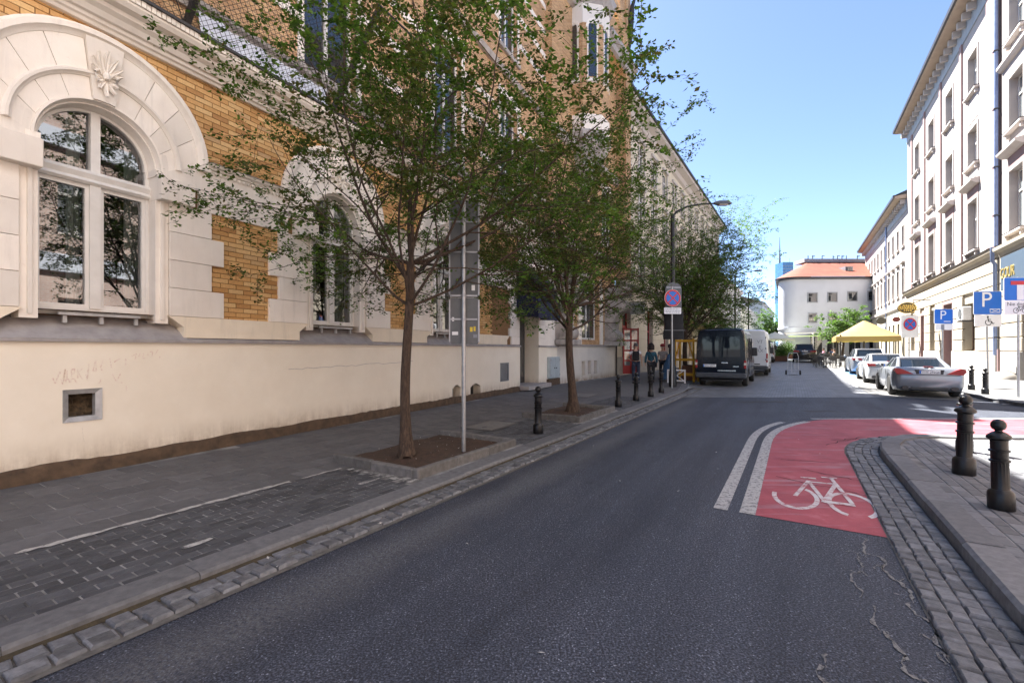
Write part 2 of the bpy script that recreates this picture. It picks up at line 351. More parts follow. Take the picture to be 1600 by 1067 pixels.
# --- objects
M['galv']=pm('galvanised_steel',(.40,.41,.42),(.30,.31,.32),14,.42,.1,60,metal=.75)
M['sign_back']=pm('grey_sign_back',(.115,.12,.125),(.085,.09,.095),5,.55,.05,30,metal=.3)
M['cast_iron']=pm('black_cast_iron',(.004,.004,.005),(.009,.009,.010),12,.34,.25,60,spec=.38)
M['sign_blue']=pm('sign_blue',(.008,.13,.52),(.007,.115,.47),3,.4)
M['sign_white']=pm('sign_white',(.72,.73,.74),(.64,.65,.66),4,.4)
M['sign_red']=pm('sign_red',(.52,.018,.02),(.46,.015,.018),4,.4)
M['ink']=pm('black_print',(.012,.012,.014),None,5,.5)
M['print_grey']=pm('grey_print',(.20,.22,.26),None,5,.5)
M['sticker_y']=pm('yellow_sticker',(.62,.46,.03),None,5,.5)
def bark():
    m,t,p=base('tree_bark'); co=coords(t,True); mp=N(t,'Mapping'); mp.inputs['Scale'].default_value=(1,1,.22); t.links.new(co,mp.inputs['Vector'])
    f=noise_n(t,mp.outputs[0],38,7,.7); t.links.new(ramp(t,f,[(.3,(.018,.012,.009)),(.52,(.062,.040,.027)),(.75,(.14,.092,.062))]),p.inputs['Base Color'])
    p.inputs['Roughness'].default_value=.92; bump(t,p,f,.9,.02); return m
M['bark']=bark()
def leaf(name, stops, trans=.35):
    m,t,p=base(name); o=t.nodes['Material Output']; pr=N(t,'NewGeometry').outputs['Random Per Island']
    col=ramp(t,pr,stops); t.links.new(col,p.inputs['Base Color']); p.inputs['Roughness'].default_value=.5; p.inputs['Specular IOR Level'].default_value=.35
    tl=N(t,'BsdfTranslucent'); t.links.new(mixc(t,1.0,col,(1.3,1.5,.7),'MULTIPLY'),tl.inputs[0]); mx=N(t,'MixShader'); mx.inputs[0].default_value=trans
    t.links.new(p.outputs[0],mx.inputs[1]); t.links.new(tl.outputs[0],mx.inputs[2]); t.links.new(mx.outputs[0],o.inputs[0]); return m
M['leaf']=leaf('street_tree_leaf',[(0,(.032,.066,.012)),(.35,(.060,.120,.020)),(.65,(.095,.175,.028)),(.82,(.13,.155,.034)),(.95,(.14,.27,.045)),(1,(.13,.085,.035))],.42)
M['leaf_rust']=leaf('street_tree_leaf_brownish',[(0,(.034,.052,.012)),(.4,(.064,.095,.020)),(.65,(.095,.110,.028)),(.85,(.115,.090,.032)),(1,(.07,.16,.028))],.42)
M['leaf_light']=leaf('light_green_leaf',[(0,(.05,.10,.02)),(.5,(.09,.17,.035)),(1,(.14,.22,.05))],.4)  # lighter green for the far trees and planters
def paint(name, c, rough=.28, metal=0, coat=.6):
    m,t,p=base(name); co=N(t,'TexCoord').outputs['Object']; f=noise_n(t,co,2.5,4); t.links.new(ramp(t,f,[(.3,tuple(x*.88 for x in c)),(.7,c)]),p.inputs['Base Color'])
    p.inputs['Metallic'].default_value=metal; p.inputs['Coat Weight'].default_value=coat; p.inputs['Coat Roughness'].default_value=.06
    t.links.new(ramp(t,noise_n(t,co,9,5),[(.3,(rough*.8,)*3),(.7,(rough*1.25,)*3)]),p.inputs['Roughness']); return m
M['paint_navy']=paint('dark_navy_van_paint',(.004,.007,.015),.12,0,.0); M['paint_navy'].node_tree.nodes['Principled BSDF'].inputs['Specular IOR Level'].default_value=.28
M['paint_white']=paint('white_van_paint',(.62,.64,.67),.35)
M['paint_silver']=paint('silver_car_paint',(.26,.28,.31),.34,.45,.35)
M['paint_white_car']=paint('white_car_paint',(.46,.48,.51),.25)
M['paint_dark']=paint('dark_brown_car_paint',(.030,.027,.026),.22,.3)
M['plastic']=pm('black_plastic',(.02,.02,.022),(.03,.03,.032),9,.55,.1,60)
M['bumper_grey']=pm('dusty_grey_bumper',(.055,.06,.068),(.035,.04,.045),9,.6,.1,60)
M['rubber']=pm('tyre_rubber',(.014,.014,.014),(.026,.025,.024),14,.85,.2,60)
M['alloy']=pm('alloy_wheel',(.42,.43,.44),(.30,.31,.32),6,.35,metal=.8)
M['lamp_red']=paint('red_tail_lamp',(.30,.003,.004),.4,0,.0)
M['lamp_clear']=paint('pale_tail_lamp',(.60,.55,.50),.15)
M['lamp_orange']=paint('amber_lamp',(.6,.22,.02),.15)
M['chrome']=pm('chrome',(.6,.6,.62),None,4,.15,metal=1)
M['yellow_steel']=pm('yellow_painted_steel',(.58,.33,.025),(.46,.25,.02),8,.5,.1,50)
M['white_wood']=pm('white_painted_wood',(.68,.68,.68),(.55,.55,.55),6,.6,.1,50)
M['red_door']=pm('red_door_paint',(.40,.018,.018),(.33,.014,.015),5,.4)
M['navy_cloth']=pm('navy_awning_cloth',(.012,.016,.045),(.009,.012,.035),4,.85,.3,60)
M['yellow_cloth']=leaf('yellow_canvas',[(0,(.40,.29,.13)),(1,(.40,.29,.13))],.3)
M['white_cloth']=leaf('white_canvas',[(0,(.72,.72,.72)),(1,(.72,.72,.72))],.3)
M['blue_glass']=dark_glass('blue_tower_glass',(.02,.11,.24),.08)
M['skin']=pm('skin',(.50,.30,.21),(.44,.26,.18),9,.55)
for nm,c in dict(tee_white=(.66,.66,.68),jeans=(.028,.040,.072),teal=(.020,.085,.12),trousers=(.020,.020,.022),tee_grey=(.30,.28,.27),cap_red=(.20,.02,.025),hair_dark=(.018,.012,.009),hair_grey=(.10,.09,.085),bag_black=(.010,.010,.012),shoe=(.03,.03,.032),pink=(.55,.20,.30),blue_shirt=(.10,.16,.34)).items():
    M[nm]=pm('cloth_'+nm,c,tuple(x*.7 for x in c),12,.85,.4,45)
M['tarp_blue']=pm('blue_tarpaulin',(.02,.075,.16),(.014,.05,.11),6,.6,.5,14)
M['gold']=pm('gilded_letters',(.60,.46,.14),(.50,.36,.10),6,.35,metal=.6)
M['panel_blue']=pm('slate_blue_panel',(.060,.088,.12),(.05,.075,.105),3,.5)
M['oval_dark']=pm('black_gold_oval',(.03,.028,.022),None,5,.5)
M['oval_red']=pm('dark_red_oval',(.16,.03,.03),None,5,.5)
M['elec']=pm('pale_meter_box',(.44,.50,.53),(.36,.42,.45),4,.6,.1,40)
M['graffiti']=worn('faded_red_graffiti',(.62,.40,.34),.54,(.82,.74,.63),40)
M['planter']=pm('terracotta_brown_planter',(.20,.09,.05),(.15,.07,.04),6,.8)
M['wood_brown']=pm('brown_wood',(.12,.06,.035),(.08,.04,.025),8,.6)
M['slab']=pm('pale_cover_slab',(.20,.195,.185),(.14,.135,.13),8,.85,.4,60,world=True)
M['litter']=pm('paper_litter',(.62,.60,.56),None,5,.8)
# ------------------------------------------------------------------ ground, roads, pavements
g=MB(); g.sheet([(-1500,-1500),(1500,-1500),(1500,1500),(-1500,1500)],-.16); struct(g.build('ground',M['ground']))
road=MB(); road.sheet([(-25,-25),(40,-25),(40,15.2),(-25,15.2)],0.0); road=struct(road.build('road',M['asphalt']))
# far street paved with setts, rising gently
fs=MB()
def strip(mb, c0, c1, alist, dz=0, mi=0):
    for a,b in zip(alist,alist[1:]):
        mb.add([tuple(S(a,c0))[:2]+(zg(a)+dz,),tuple(S(a,c1))[:2]+(zg(a)+dz,),tuple(S(b,c1))[:2]+(zg(b)+dz,),tuple(S(b,c0))[:2]+(zg(b)+dz,)],[(0,1,2,3)],mi)
fs.sheet([tuple(S(11,-4.5))[:2],(2.5,15.2),(40,15.2),tuple(S(26,40))[:2],tuple(S(26,-4.5))[:2]][1:],.004)
strip(fs,-4.5,40,[26,40,60,80,120,300],.004)
street=struct(fs.build('street',M['setts_far'],recalc=False))
# darker asphalt apron line and repaired patches near the sett edge
def patch(pts, name, mat, z, parent=road):
    mb=MB(); mb.sheet(pts,z); return mb.build(name,mat,parent,recalc=False)
M['asphalt_patch']=pm('asphalt_patch',(.048,.050,.055),(.028,.029,.033),30,.8,.5,80,world=True)
M['asphalt_band']=pm('worn_asphalt_band',(.125,.128,.132),(.060,.062,.067),26,.85,.5,90,world=True)
patch([(6.9,13.6),(8.3,13.7),(8.2,14.1),(6.8,14.0)],'asphalt_repair',M['asphalt_patch'],.005)
patch([(7.6,11.6),(8.4,11.65),(8.35,12.0),(7.5,11.9)],'asphalt_repair',M['asphalt_patch'],.005)
# --- left kerb: granite stones
KC0,KC1=-3.70,-3.45
def kerb_piece(mb, pA, pB, wl, z0, z1, ch=.02):
    """stone between two points of the road-side edge, wl = width vector away from the road"""
    d=(pB-pA); L=d.length; d.normalize(); A=pA+d*.002; B=pB-d*.002; W=wl
    wn=W.normalized()
    def P(p,k,z): q=p+W*k; return (q.x,q.y,z)
    vs=[P(A,0,z0),P(A,0,z1-ch)]; q=A+wn*ch; vs+=[(q.x,q.y,z1),P(A,1,z1),P(A,1,z0)]
    vs+=[P(B,0,z0),P(B,0,z1-ch)]; q=B+wn*ch; vs+=[(q.x,q.y,z1),P(B,1,z1),P(B,1,z0)]
    mb.add(vs,[(0,1,2,3,4),(9,8,7,6,5),(0,5,6,1),(1,6,7,2),(2,7,8,3),(3,8,9,4)])
def V2(p): return Vector((p[0],p[1],0))
kerb_l=MB(); kerb_l.sheet([tuple(S(-6,KC0+.01))[:2],tuple(S(-6,KC1-.02))[:2],tuple(S(20,KC1-.02))[:2],tuple(S(20,KC0+.01))[:2]],.06)
kerb_l=struct(kerb_l.build('kerb',M['joint_dark']))
def kc(a): return KC1-(.0 if a<18 else min(.55,(a-18)*.14))
a=-2.0
while a<60:
    L=random.uniform(.75,1.15) if a<26 else 2.0
    h=.068+random.uniform(-.006,.006); mb=MB()
    pA=V2(S(a,kc(a)+random.uniform(-.006,.006))); pB=V2(S(a+L,kc(a+L)+random.uniform(-.006,.006)))
    kerb_piece(mb,pA,pB,Vector((-R[0],-R[1],0))*.25,zg(a)-.05,zg(a)+h)
    mb.build('kerb_stone',M['granite'],kerb_l); a+=L
# moss and dirt line along the foot of the kerb
ms=MB(); n=160
for i in range(n):
    a0=-1+i*.13; a1=a0+.13
    w0=.03+.05*noise.noise(Vector((a0*1.7,0,0)))+.02; w1=.03+.05*noise.noise(Vector((a1*1.7,0,0)))+.02
    ms.add([tuple(S(a0,kc(a0)-.01,.03)),tuple(S(a0,kc(a0)+max(.015,w0),.012)),tuple(S(a1,kc(a1)+max(.015,w1),.012)),tuple(S(a1,kc(a1)-.01,.03))],[(0,1,2,3)])
tag(ms.build('moss',M['moss'],road,recalc=False),kind='stuff')
# --- gutters of setts
def sett_variants(k, mat):
    r=[]
    for i in range(k):
        mb=MB(); j=lambda s:random.uniform(-s,s)
        cs=[(-.5+j(.04),-.5+j(.05)),(.5+j(.04),-.5+j(.05)),(.5+j(.04),.5+j(.05)),(-.5+j(.04),.5+j(.05))]
        lo=[(x,y,0) for x,y in cs]; mid=[(x*.97,y*.97,.75+j(.05)) for x,y in cs]; hi=[(x*.78,y*.78,1+j(.06)) for x,y in cs]
        mb.loft([lo,mid,hi]); r.append(mb.mesh('sett',[mat],40))
    return r
SETTS=sett_variants(7,M['sett'])
gut_l=MB(); gut_l.sheet([tuple(S(-3,KC1-.02))[:2],tuple(S(-3,KC1+.34))[:2],tuple(S(20,KC1+.34))[:2],tuple(S(20,KC1-.02))[:2]],.006)
gut_l=struct(gut_l.build('gutter',M['joint']))
def lay_setts(parent, path, width, rows, step, n_ind, z=.004):
    """path: function arc-length -> (point, direction, right); individual setts nearest the camera, the rest merged"""
    items=[]
    for r_ in range(rows):
        s=0.0; wr=width/rows
        while s<path.L:
            L=step*random.uniform(.8,1.25); p,d,rt=path(s+L/2)
            q=p+rt*((r_+.5)*wr)
            items.append((q.length,q,d,L*.91,wr*.92,random.uniform(.014,.030))); s+=L
    items.sort(key=lambda t:t[0]); rest=MB()
    for i,(dist,q,d,L,W,h) in enumerate(items):
        ang=math.atan2(d.y,d.x)+random.uniform(-.05,.05)
        if i<n_ind:
            o=link('sett',random.choice(SETTS),parent,(q.x,q.y,z),(random.uniform(-.03,.03),random.uniform(-.03,.03),ang)); o.scale=(L,W,h)
        else:
            me=random.choice(SETTS); ca,sa=cos(ang),sin(ang)
            rest.add([(q.x+v.co.x*L*ca-v.co.y*W*sa,q.y+v.co.x*L*sa+v.co.y*W*ca,z+v.co.z*h) for v in me.vertices],[tuple(p.vertices) for p in me.polygons])
    if rest.f: tag(rest.build('setts',M['sett'],parent,30),kind='stuff')
class LinePath:
    def __init__(s, pts):
        s.p=[Vector((x,y,0)) for x,y in pts]; s.c=[0]
        for A,B in zip(s.p,s.p[1:]): s.c.append(s.c[-1]+(B-A).length)
        s.L=s.c[-1]
    def __call__(s, t):
        for i in range(len(s.p)-1):
            if t<=s.c[i+1] or i==len(s.p)-2:
                A,B=s.p[i],s.p[i+1]; d=(B-A).normalized(); return A+d*(t-s.c[i]), d, Vector((d.y,-d.x,0))
lay_setts(gut_l, LinePath([tuple(S(-1.5,KC1+.03))[:2],tuple(S(19,KC1+.03))[:2]]), .26, 2, .135, 280)
# --- right kerb, gutter and corner
def right_kerb_path(off):
    pts=[tuple(S(-6,1.1+off))[:2]]
    A=S(8.2,1.1+off); B=Vector((7.75,7.78-off,0)); 
    pts.append(tuple(A)[:2]); C=S(10.6,1.1+off); C=Vector((C.x-.1,C.y-.05-off*.3,0))
    for k in range(1,10):
        t=k/10; q=A*(1-t)**2+C*2*t*(1-t)+B*t*t; pts.append((q.x,q.y))
    pts.append((B.x,B.y)); pts.append((40,7.78-off)); return pts
RK=right_kerb_path(0)
kerb_r=MB(); kerb_r.sheet([tuple(S(-6,1.12))[:2],(6.5,7.0),(30,7.7),(30,7.4),(6.9,6.5),tuple(S(-6,1.35))[:2]],.05)
kerb_r=struct(kerb_r.build('kerb_corner',M['joint_dark']))
pt=LinePath(RK); s=2.0
while s<pt.L-1:
    L=random.uniform(.8,1.2)
    if 13.5<s<18: L=random.uniform(.42,.6)
    pA,d1,r1=pt(s); pB,d2,r2=pt(min(s+L,pt.L)); mb=MB(); h=.135+random.uniform(-.005,.005)
    kerb_piece(mb,pA,pB,(r1+r2).normalized()*.24,-.05,h,.025); mb.build('kerb_stone',M['granite'],kerb_r); s+=L
gut_r=MB()
gp=right_kerb_path(-.42); k=len(RK)
gut_r.add([(x,y,.005) for x,y in RK]+[(x,y,.005) for x,y in gp],[(i,i+1,k+i+1,k+i) for i in range(k-1)])
gut_r=struct(gut_r.build('gutter_corner',M['joint'],recalc=False))
class Off:                                    # offset path running along the kerb, setts laid to its road side
    def __init__(s, base_pts, off, t0, t1): s.b=LinePath(base_pts); s.t0=t0; s.L=t1-t0; s.off=off
    def __call__(s,t): p,d,r=s.b(t+s.t0); return p+r*s.off, d, r
lay_setts(gut_r, Off(RK,-.41,6.5,24), .40, 4, .125, 290)
# --- red bicycle lane and its markings
out_e=[tuple(S(4.97,-.31))[:2],tuple(S(9.3,-.31))[:2]]
A=S(9.3,-.31); C=S(11.9,-.31); B=Vector((7.6,10.44,0))
for k in range(1,9):
    t=k/9; q=A*(1-t)**2+C*2*t*(1-t)+B*t*t; out_e.append((q.x,q.y))
out_e += [(7.6,10.44),(40,10.44)]
in_e=[tuple(S(4.97,.70))[:2],tuple(S(7.5,.72))[:2],tuple(S(8.6,.80))[:2],tuple(S(9.3,.98))[:2],(6.1,7.68),(6.76,8.02),(7.6,8.14),(40,8.2)]
rl=MB(); rl.sheet(out_e+in_e[::-1],.004)
lane=rl.build('bicycle_lane',M['red_lane'],road,recalc=False)
def ribbon(pts, w, z, name, mat, parent=road):
    p=LinePath(pts); mb=MB(); n=len(pts); vs=[]
    for i,q in enumerate(p.p):
        d=(p.p[min(i+1,n-1)]-p.p[max(i-1,0)]).normalized(); r_=Vector((d.y,-d.x,0)); ww=w[i] if isinstance(w,list) else w
        vs += [tuple(q-r_*ww/2)[:2]+(z,), tuple(q+r_*ww/2)[:2]+(z,)]
    mb.add(vs,[(2*i,2*i+1,2*i+3,2*i+2) for i in range(n-1)]); return mb.build(name,mat,parent,recalc=False)
def white_line(c, end, ctrl):
    A=S(4.97,c); A2=S(8.9,c); pts=[tuple(A)[:2],tuple(A2)[:2]]
    for k in range(1,9):
        t=k/8; q=A2*(1-t)**2+ctrl*2*t*(1-t)+end*t*t; pts.append((q.x,q.y))
    return pts
ribbon(white_line(-.62,Vector((5.95,10.0,0)),S(10.6,-.62)),.13,.006,'lane_line',M['line_paint'])
ribbon(white_line(-.38,Vector((6.55,10.08,0)),S(10.8,-.38)),.14,.006,'lane_line',M['line_paint'])
ribbon([(6.9,10.48),(9.5,10.52),(40,10.52)],.12,.006,'lane_line',M['line_paint'])
# bicycle symbol
bs=MB()
ZB=[.0062]
def ann(cx,cy,rx,ry,w,t0=0,t1=360,n=26):
    ZB[0]+=.0004
    vs=[];fs_=[]
    for i in range(n+1):
        t=rad(t0+(t1-t0)*i/n)
        for k in (0,w): 
            p=S(cy+(ry-k*1.7)*sin(t),cx+(rx-k)*cos(t),ZB[0]); vs.append(tuple(p))
    bs.add(vs,[(2*i,2*i+1,2*i+3,2*i+2) for i in range(n)])
def bar(c0,a0,c1,a1,w):
    ZB[0]+=.0004; p=S(a0,c0,ZB[0]);q=S(a1,c1,ZB[0]);d=(q-p).normalized();r_=Vector((d.y,-d.x,0))*w/2
    bs.add([tuple(p-r_),tuple(p+r_),tuple(q+r_),tuple(q-r_)],[(0,1,2,3)])
ann(.02,5.82,.22,.45,.045,170,420); ann(.52,5.82,.22,.45,.045,-60,250)
bar(.02,5.85,.16,6.60,.042); bar(.14,6.55,.42,6.60,.045); bar(.42,6.55,.27,5.75,.045); bar(.17,6.50,.28,5.80,.042); bar(.27,5.78,.54,5.80,.085)
bar(.52,5.85,.40,6.85,.042); bar(.30,6.86,.46,6.90,.05); bar(.08,6.72,.24,6.75,.055)
bs.build('bicycle_symbol',M['bike_paint'],road,recalc=False)
# cracks with pale dust, right of the lane
random.seed(11)
def crack(p0, n, step, d0, w0, fork=2):
    n*=2; step*=.5; a_,c_=p0; ang=d0; pts=[tuple(S(a_,c_))[:2]]; ws=[w0]
    for i in range(n):
        ang=d0+random.uniform(-1.0,1.0)+.5*sin(i*.45); a_+=step*cos(ang); c_+=step*sin(ang)*.6; pts.append(tuple(S(a_,c_))[:2]); ws.append(w0*random.choice((.2,.35,.5,.8,1.3,1.9)))
        if fork and random.random()<.09: crack((a_,c_),random.randint(3,7),step*.8,ang+random.choice((-.9,.9)),w0*.6,fork-1)
    ribbon(pts,ws,.005,'crack',M['crack'])
crack((4.85,.52),30,.085,pi-.1,.015,2); crack((4.55,.50),16,.07,pi+.25,.011,1)
crack((3.6,.43),14,.07,pi-.3,.015,1); crack((2.9,.15),14,.07,pi+.2,.014,1)
M['crack_dark']=pm('dark_crack',(.035,.02,.02),None,9,.9)
def dark_crack(pts,w): ribbon(pts,[w*random.uniform(.4,1.2) for _ in pts],.0075,'crack',M['crack_dark'])
def wander(p,q,n,amp):
    r=[]
    for i in range(n+1):
        t=i/n; r.append((p[0]+(q[0]-p[0])*t+random.uniform(-amp,amp),p[1]+(q[1]-p[1])*t+random.uniform(-amp,amp)))
    return r
dark_crack(wander(tuple(S(6.6,-.2))[:2],tuple(S(6.25,.7))[:2],14,.03),.018); dark_crack(wander(tuple(S(7.2,.1))[:2],tuple(S(6.9,.72))[:2],12,.03),.016)
dark_crack(wander((5.6,8.0),(7.4,8.45),16,.04),.02); dark_crack(wander((5.2,7.6),(6.4,8.3),12,.05),.018); dark_crack(wander((3.9,6.6),(4.6,6.4),10,.03),.014)
# small patched strip in front of the lane
# --- left pavement
WA=Vector((-5.66,5.03,0)); AA=rad(26.62); UA=Vector((sin(AA),cos(AA),0)); NA=Vector((cos(AA),-sin(AA),0))
AB=rad(33.0); UB=Vector((sin(AB),cos(AB),0)); NB=Vector((cos(AB),-sin(AB),0)); B0=WA+UA*17.2
def WP(s,o=0,z=0): p=WA+UA*s+NA*o; return Vector((p.x,p.y,z))
def BP(s,o=0,z=0): p=B0+UB*s+NB*o; return Vector((p.x,p.y,z))
PZ=.056
pv=MB()
pv.sheet([tuple(WP(-8,-.3))[:2],tuple(WP(17.2,-.3))[:2],tuple(BP(60,-.3))[:2],tuple(S(75,-4.1))[:2],tuple(S(22,KC0-.3))[:2],tuple(S(18,KC0+.01))[:2],tuple(S(-8,KC0+.01))[:2]],PZ)
pavement=struct(pv.build('pavement',[M['joint_dark']],recalc=False))
def paver_mesh(l,w,h,mat,ch=.006):
    mb=MB(); x,y=l/2,w/2
    mb.loft([[(-x,-y,0),(x,-y,0),(x,y,0),(-x,y,0)],[(-x,-y,h-ch),(x,-y,h-ch),(x,y,h-ch),(-x,y,h-ch)],[(-x+ch,-y+ch,h),(x-ch,-y+ch,h),(x-ch,y-ch,h),(-x+ch,y-ch,h)]])
    mb.f.pop(-2); mb.m.pop()
    return mb.mesh('paver',[mat])
def lay_pavers(parent, inside, box, ori, ang, l, w, mat, n_ind, z, jit=.003, maxd=99, h=.02, gap=.006, name='paver', bond=.5):
    """running bond over box (u0,u1,v0,v1) in the frame at ori turned by ang; inside(x,y) keeps a paver"""
    ca,sa=cos(ang),sin(ang); items=[]; u0,u1,v0,v1=box; v=v0; row=0
    while v<v1:
        u=u0-(row%2)*l*bond
        while u<u1:
            cx,cy=u+l/2,v+w/2; x=ori[0]+cx*ca-cy*sa; y=ori[1]+cx*sa+cy*ca; d=math.hypot(x,y)
            if d<maxd and y>.3 and inside(x,y) and abs(x)/max(y,.01)<1.35: items.append((d,x,y))
            u+=l
        v+=w; row+=1
    items.sort(); me=paver_mesh(l-gap,w-gap,h,mat); rest=MB()
    for i,(d,x,y) in enumerate(items):
        dz=random.uniform(-jit,jit); ga=ang+random.uniform(-.012,.012)
        if i<n_ind: link(name,me,parent,(x,y,z+dz),(random.uniform(-.006,.006),random.uniform(-.006,.006),ga))
        else:
            c_,s_=cos(ga),sin(ga)
            rest.add([(x+q.co.x*c_-q.co.y*s_,y+q.co.x*s_+q.co.y*c_,z+dz+q.co.z) for q in me.vertices],[tuple(p.vertices) for p in me.polygons])
    if rest.f: tag(rest.build(name+'s',mat,parent,recalc=False),kind='stuff')
    return len(items)
PC=-4.98                                       # white line between parking strip and footway
def pits(a,c): return (PITS[0][0]-.1<a<PITS[0][1]+.1 and c>PITS[0][2]-.05) or (PITS[1][0]-.1<a<PITS[1][1]+.1 and c>PITS[1][2]-.05)
PITS=[(4.0,6.25,-5.35,-3.78),(8.9,11.15,-5.25,-3.82)]
def in_park(x,y):
    a,c=AC(x,y); return PC<c<KC0-.04 and a<24 and not pits(a,c)
def wall_dist(x,y): p=Vector((x,y,0))-WA; return p.dot(NA)
def in_walk(x,y):
    a,c=AC(x,y); p=Vector((x,y,0))-WA; s_=p.dot(UA)
    return c<=PC-.01 and p.dot(NA)>.08 and s_<17 and not pits(a,c)
# frame with u along the street and v to its left: v = -c
lay_pavers(pavement,in_park,(-3,15,-KC0+.0,-PC+.0),(0,0),RZ,.20,.10,M['paver_dark'],300,PZ-.0145,.002,16,.02,.010)
foot=struct(link('footway',None))
lay_pavers(foot,in_walk,(-4,24,-PC,10),(0,0),RZ,.35,.35,M['paver_walk'],230,PZ-.0145,.0012,26,.02,.008,'slab')
# far pavement finish beyond the laid pieces
fp=MB(); fp.sheet([tuple(S(14.6,-8.6))[:2],tuple(BP(60,.05))[:2],tuple(S(75,-4.2))[:2],tuple(S(22,KC0-.62))[:2],tuple(S(18,KC0-.02))[:2],tuple(S(14.6,KC0-.02))[:2]],PZ+.0068)
fp.build('far_footway',M['pave_far'],foot,recalc=False)
# worn white line of the parking strip
random.seed(5)
def dash(a0,a1,c,w,mat,z=PZ+.0105):
    pts=[];ws=[];n=max(2,int((a1-a0)/.06))
    for i in range(n+1):
        a_=a0+(a1-a0)*i/n; pts.append(tuple(S(a_,c+random.uniform(-.012,.012)))[:2]); ws.append(w*random.uniform(.45,1.15))
    ribbon(pts,ws,z,'parking_line',mat,pavement)
M['line_park']=worn('worn_parking_line',(.46,.45,.43),.44,(.10,.098,.095),16)
dash(-.35,.05,PC,.09,M['line_park']); dash(.55,.85,PC+.02,.06,M['line_park']); dash(.95,3.15,PC,.07,M['line_park']); dash(3.3,3.85,PC,.04,M['line_park'])
M['line_spot']=worn('spotty_parking_line',(.48,.47,.45),.50,(.085,.085,.088),9)
for k in range(9):
    c_=PC+.15+k*.13
    dash(3.84,3.92+random.uniform(0,.08),c_,random.uniform(.05,.12),M['line_spot'])
for a_,c_,l_ in ((1.65,-4.02,.22),(3.5,-4.2,.3)):
    dash(a_,a_+l_,c_,.07,M['line_spot'])
# --- tree pits with concrete edging
def tree_pit(a0,a1,c0,c1,label):
    t=thing('tree_pit',label,'tree pit',tuple(S((a0+a1)/2,(c0+c1)/2,0)),RZ,'tree pits along the left kerb')
    la,lc=(a1-a0)/2,(c1-c0)/2
    so=MB(); n=14; vs=[];fs_=[]
    for i in range(n+1):
        for j in range(n+1):
            x=-la+.06+(2*la-.12)*i/n; y=-lc+.06+(2*lc-.12)*j/n
            vs.append((x,y,PZ+.035+.045*noise.noise(Vector((x*1.7+a0,y*1.7,3)))+.02*noise.noise(Vector((x*9,y*9,a0)))+.05*math.exp(-((x)**2+(y)**2)*3)))
    for i in range(n):
        for j in range(n): fs_.append((i*(n+1)+j,(i+1)*(n+1)+j,(i+1)*(n+1)+j+1,i*(n+1)+j+1))
    so.add(vs,fs_); so.build('soil',M['soil'],t,60,recalc=False)
    def edge(x0,x1,y0,y1,k,alongx):
        for i in range(k):
            mb=MB(); h=PZ+.125+random.uniform(-.012,.008)
            if alongx: x_=x0+(x1-x0)*i/k; mb.cbox(x_+.003,x0+(x1-x0)*(i+1)/k-.003,y0,y1,PZ-.03,h,.014)
            else: y_=y0+(y1-y0)*i/k; mb.cbox(x0,x1,y_+.003,y0+(y1-y0)*(i+1)/k-.003,PZ-.03,h,.014)
            mb.build('edging_stone',M['concrete_kerb'],t)
    edge(-la,la,-lc,-lc+.09,3,True); edge(-la,-la+.09,-lc+.092,lc,2,False); edge(la-.09,la,-lc+.092,lc,2,False)
    e=MB(); e.cbox(-la+.092,la-.092,lc-.07,lc,PZ-.03,PZ+.028,.01); e.build('edging_stone',M['concrete_kerb'],t)
    lt=MB()
    for i in range(46):
        x=random.uniform(-la+.1,la-.1); y=random.uniform(-lc+.1,lc-.1); z=PZ+.075+.04*noise.noise(Vector((x*1.7+a0,y*1.7,3)))+.05*math.exp(-(x*x+y*y)*3); r_=random.uniform(.006,.016); q=random.uniform(0,6)
        lt.add([(x+r_*cos(q),y+r_*sin(q),z),(x+r_*.7*cos(q+1.6),y+r_*.7*sin(q+1.6),z+.006),(x+r_*cos(q+3),y+r_*sin(q+3),z+.003),(x+r_*.6*cos(q+4.6),y+r_*.6*sin(q+4.6),z)],[(0,1,2,3)])
    tag(lt.build('litter',M['litter'],t,recalc=False),kind='stuff')
    return t
tree_pit(*PITS[0],'square tree pit of dark soil with concrete edging around the sign pole')
tree_pit(*PITS[1],'smaller tree pit with concrete edging behind the single black bollard')
# loose litter on road and kerb
random.seed(21)
li=MB()
for i in range(60):
    a_=random.uniform(1.2,12); c_=KC1+random.uniform(-.05,.35) if i<38 else random.uniform(-3,.9); p=S(a_,c_,.034 if i<38 else .005); q=random.uniform(0,6); r_=random.uniform(.008,.028); 
    li.add([(p.x+r_*cos(q),p.y+r_*sin(q),p.z),(p.x+r_*.35*cos(q+1.57),p.y+r_*.35*sin(q+1.57),p.z+.004),(p.x+r_*cos(q+3.1),p.y+r_*sin(q+3.1),p.z+.002),(p.x+r_*.35*cos(q+4.7),p.y+r_*.35*sin(q+4.7),p.z)],[(0,1,2,3)])
tag(li.build('litter',M['litter'],recalc=False),'scraps of pale paper and leaves scattered along the gutter','litter',kind='stuff')
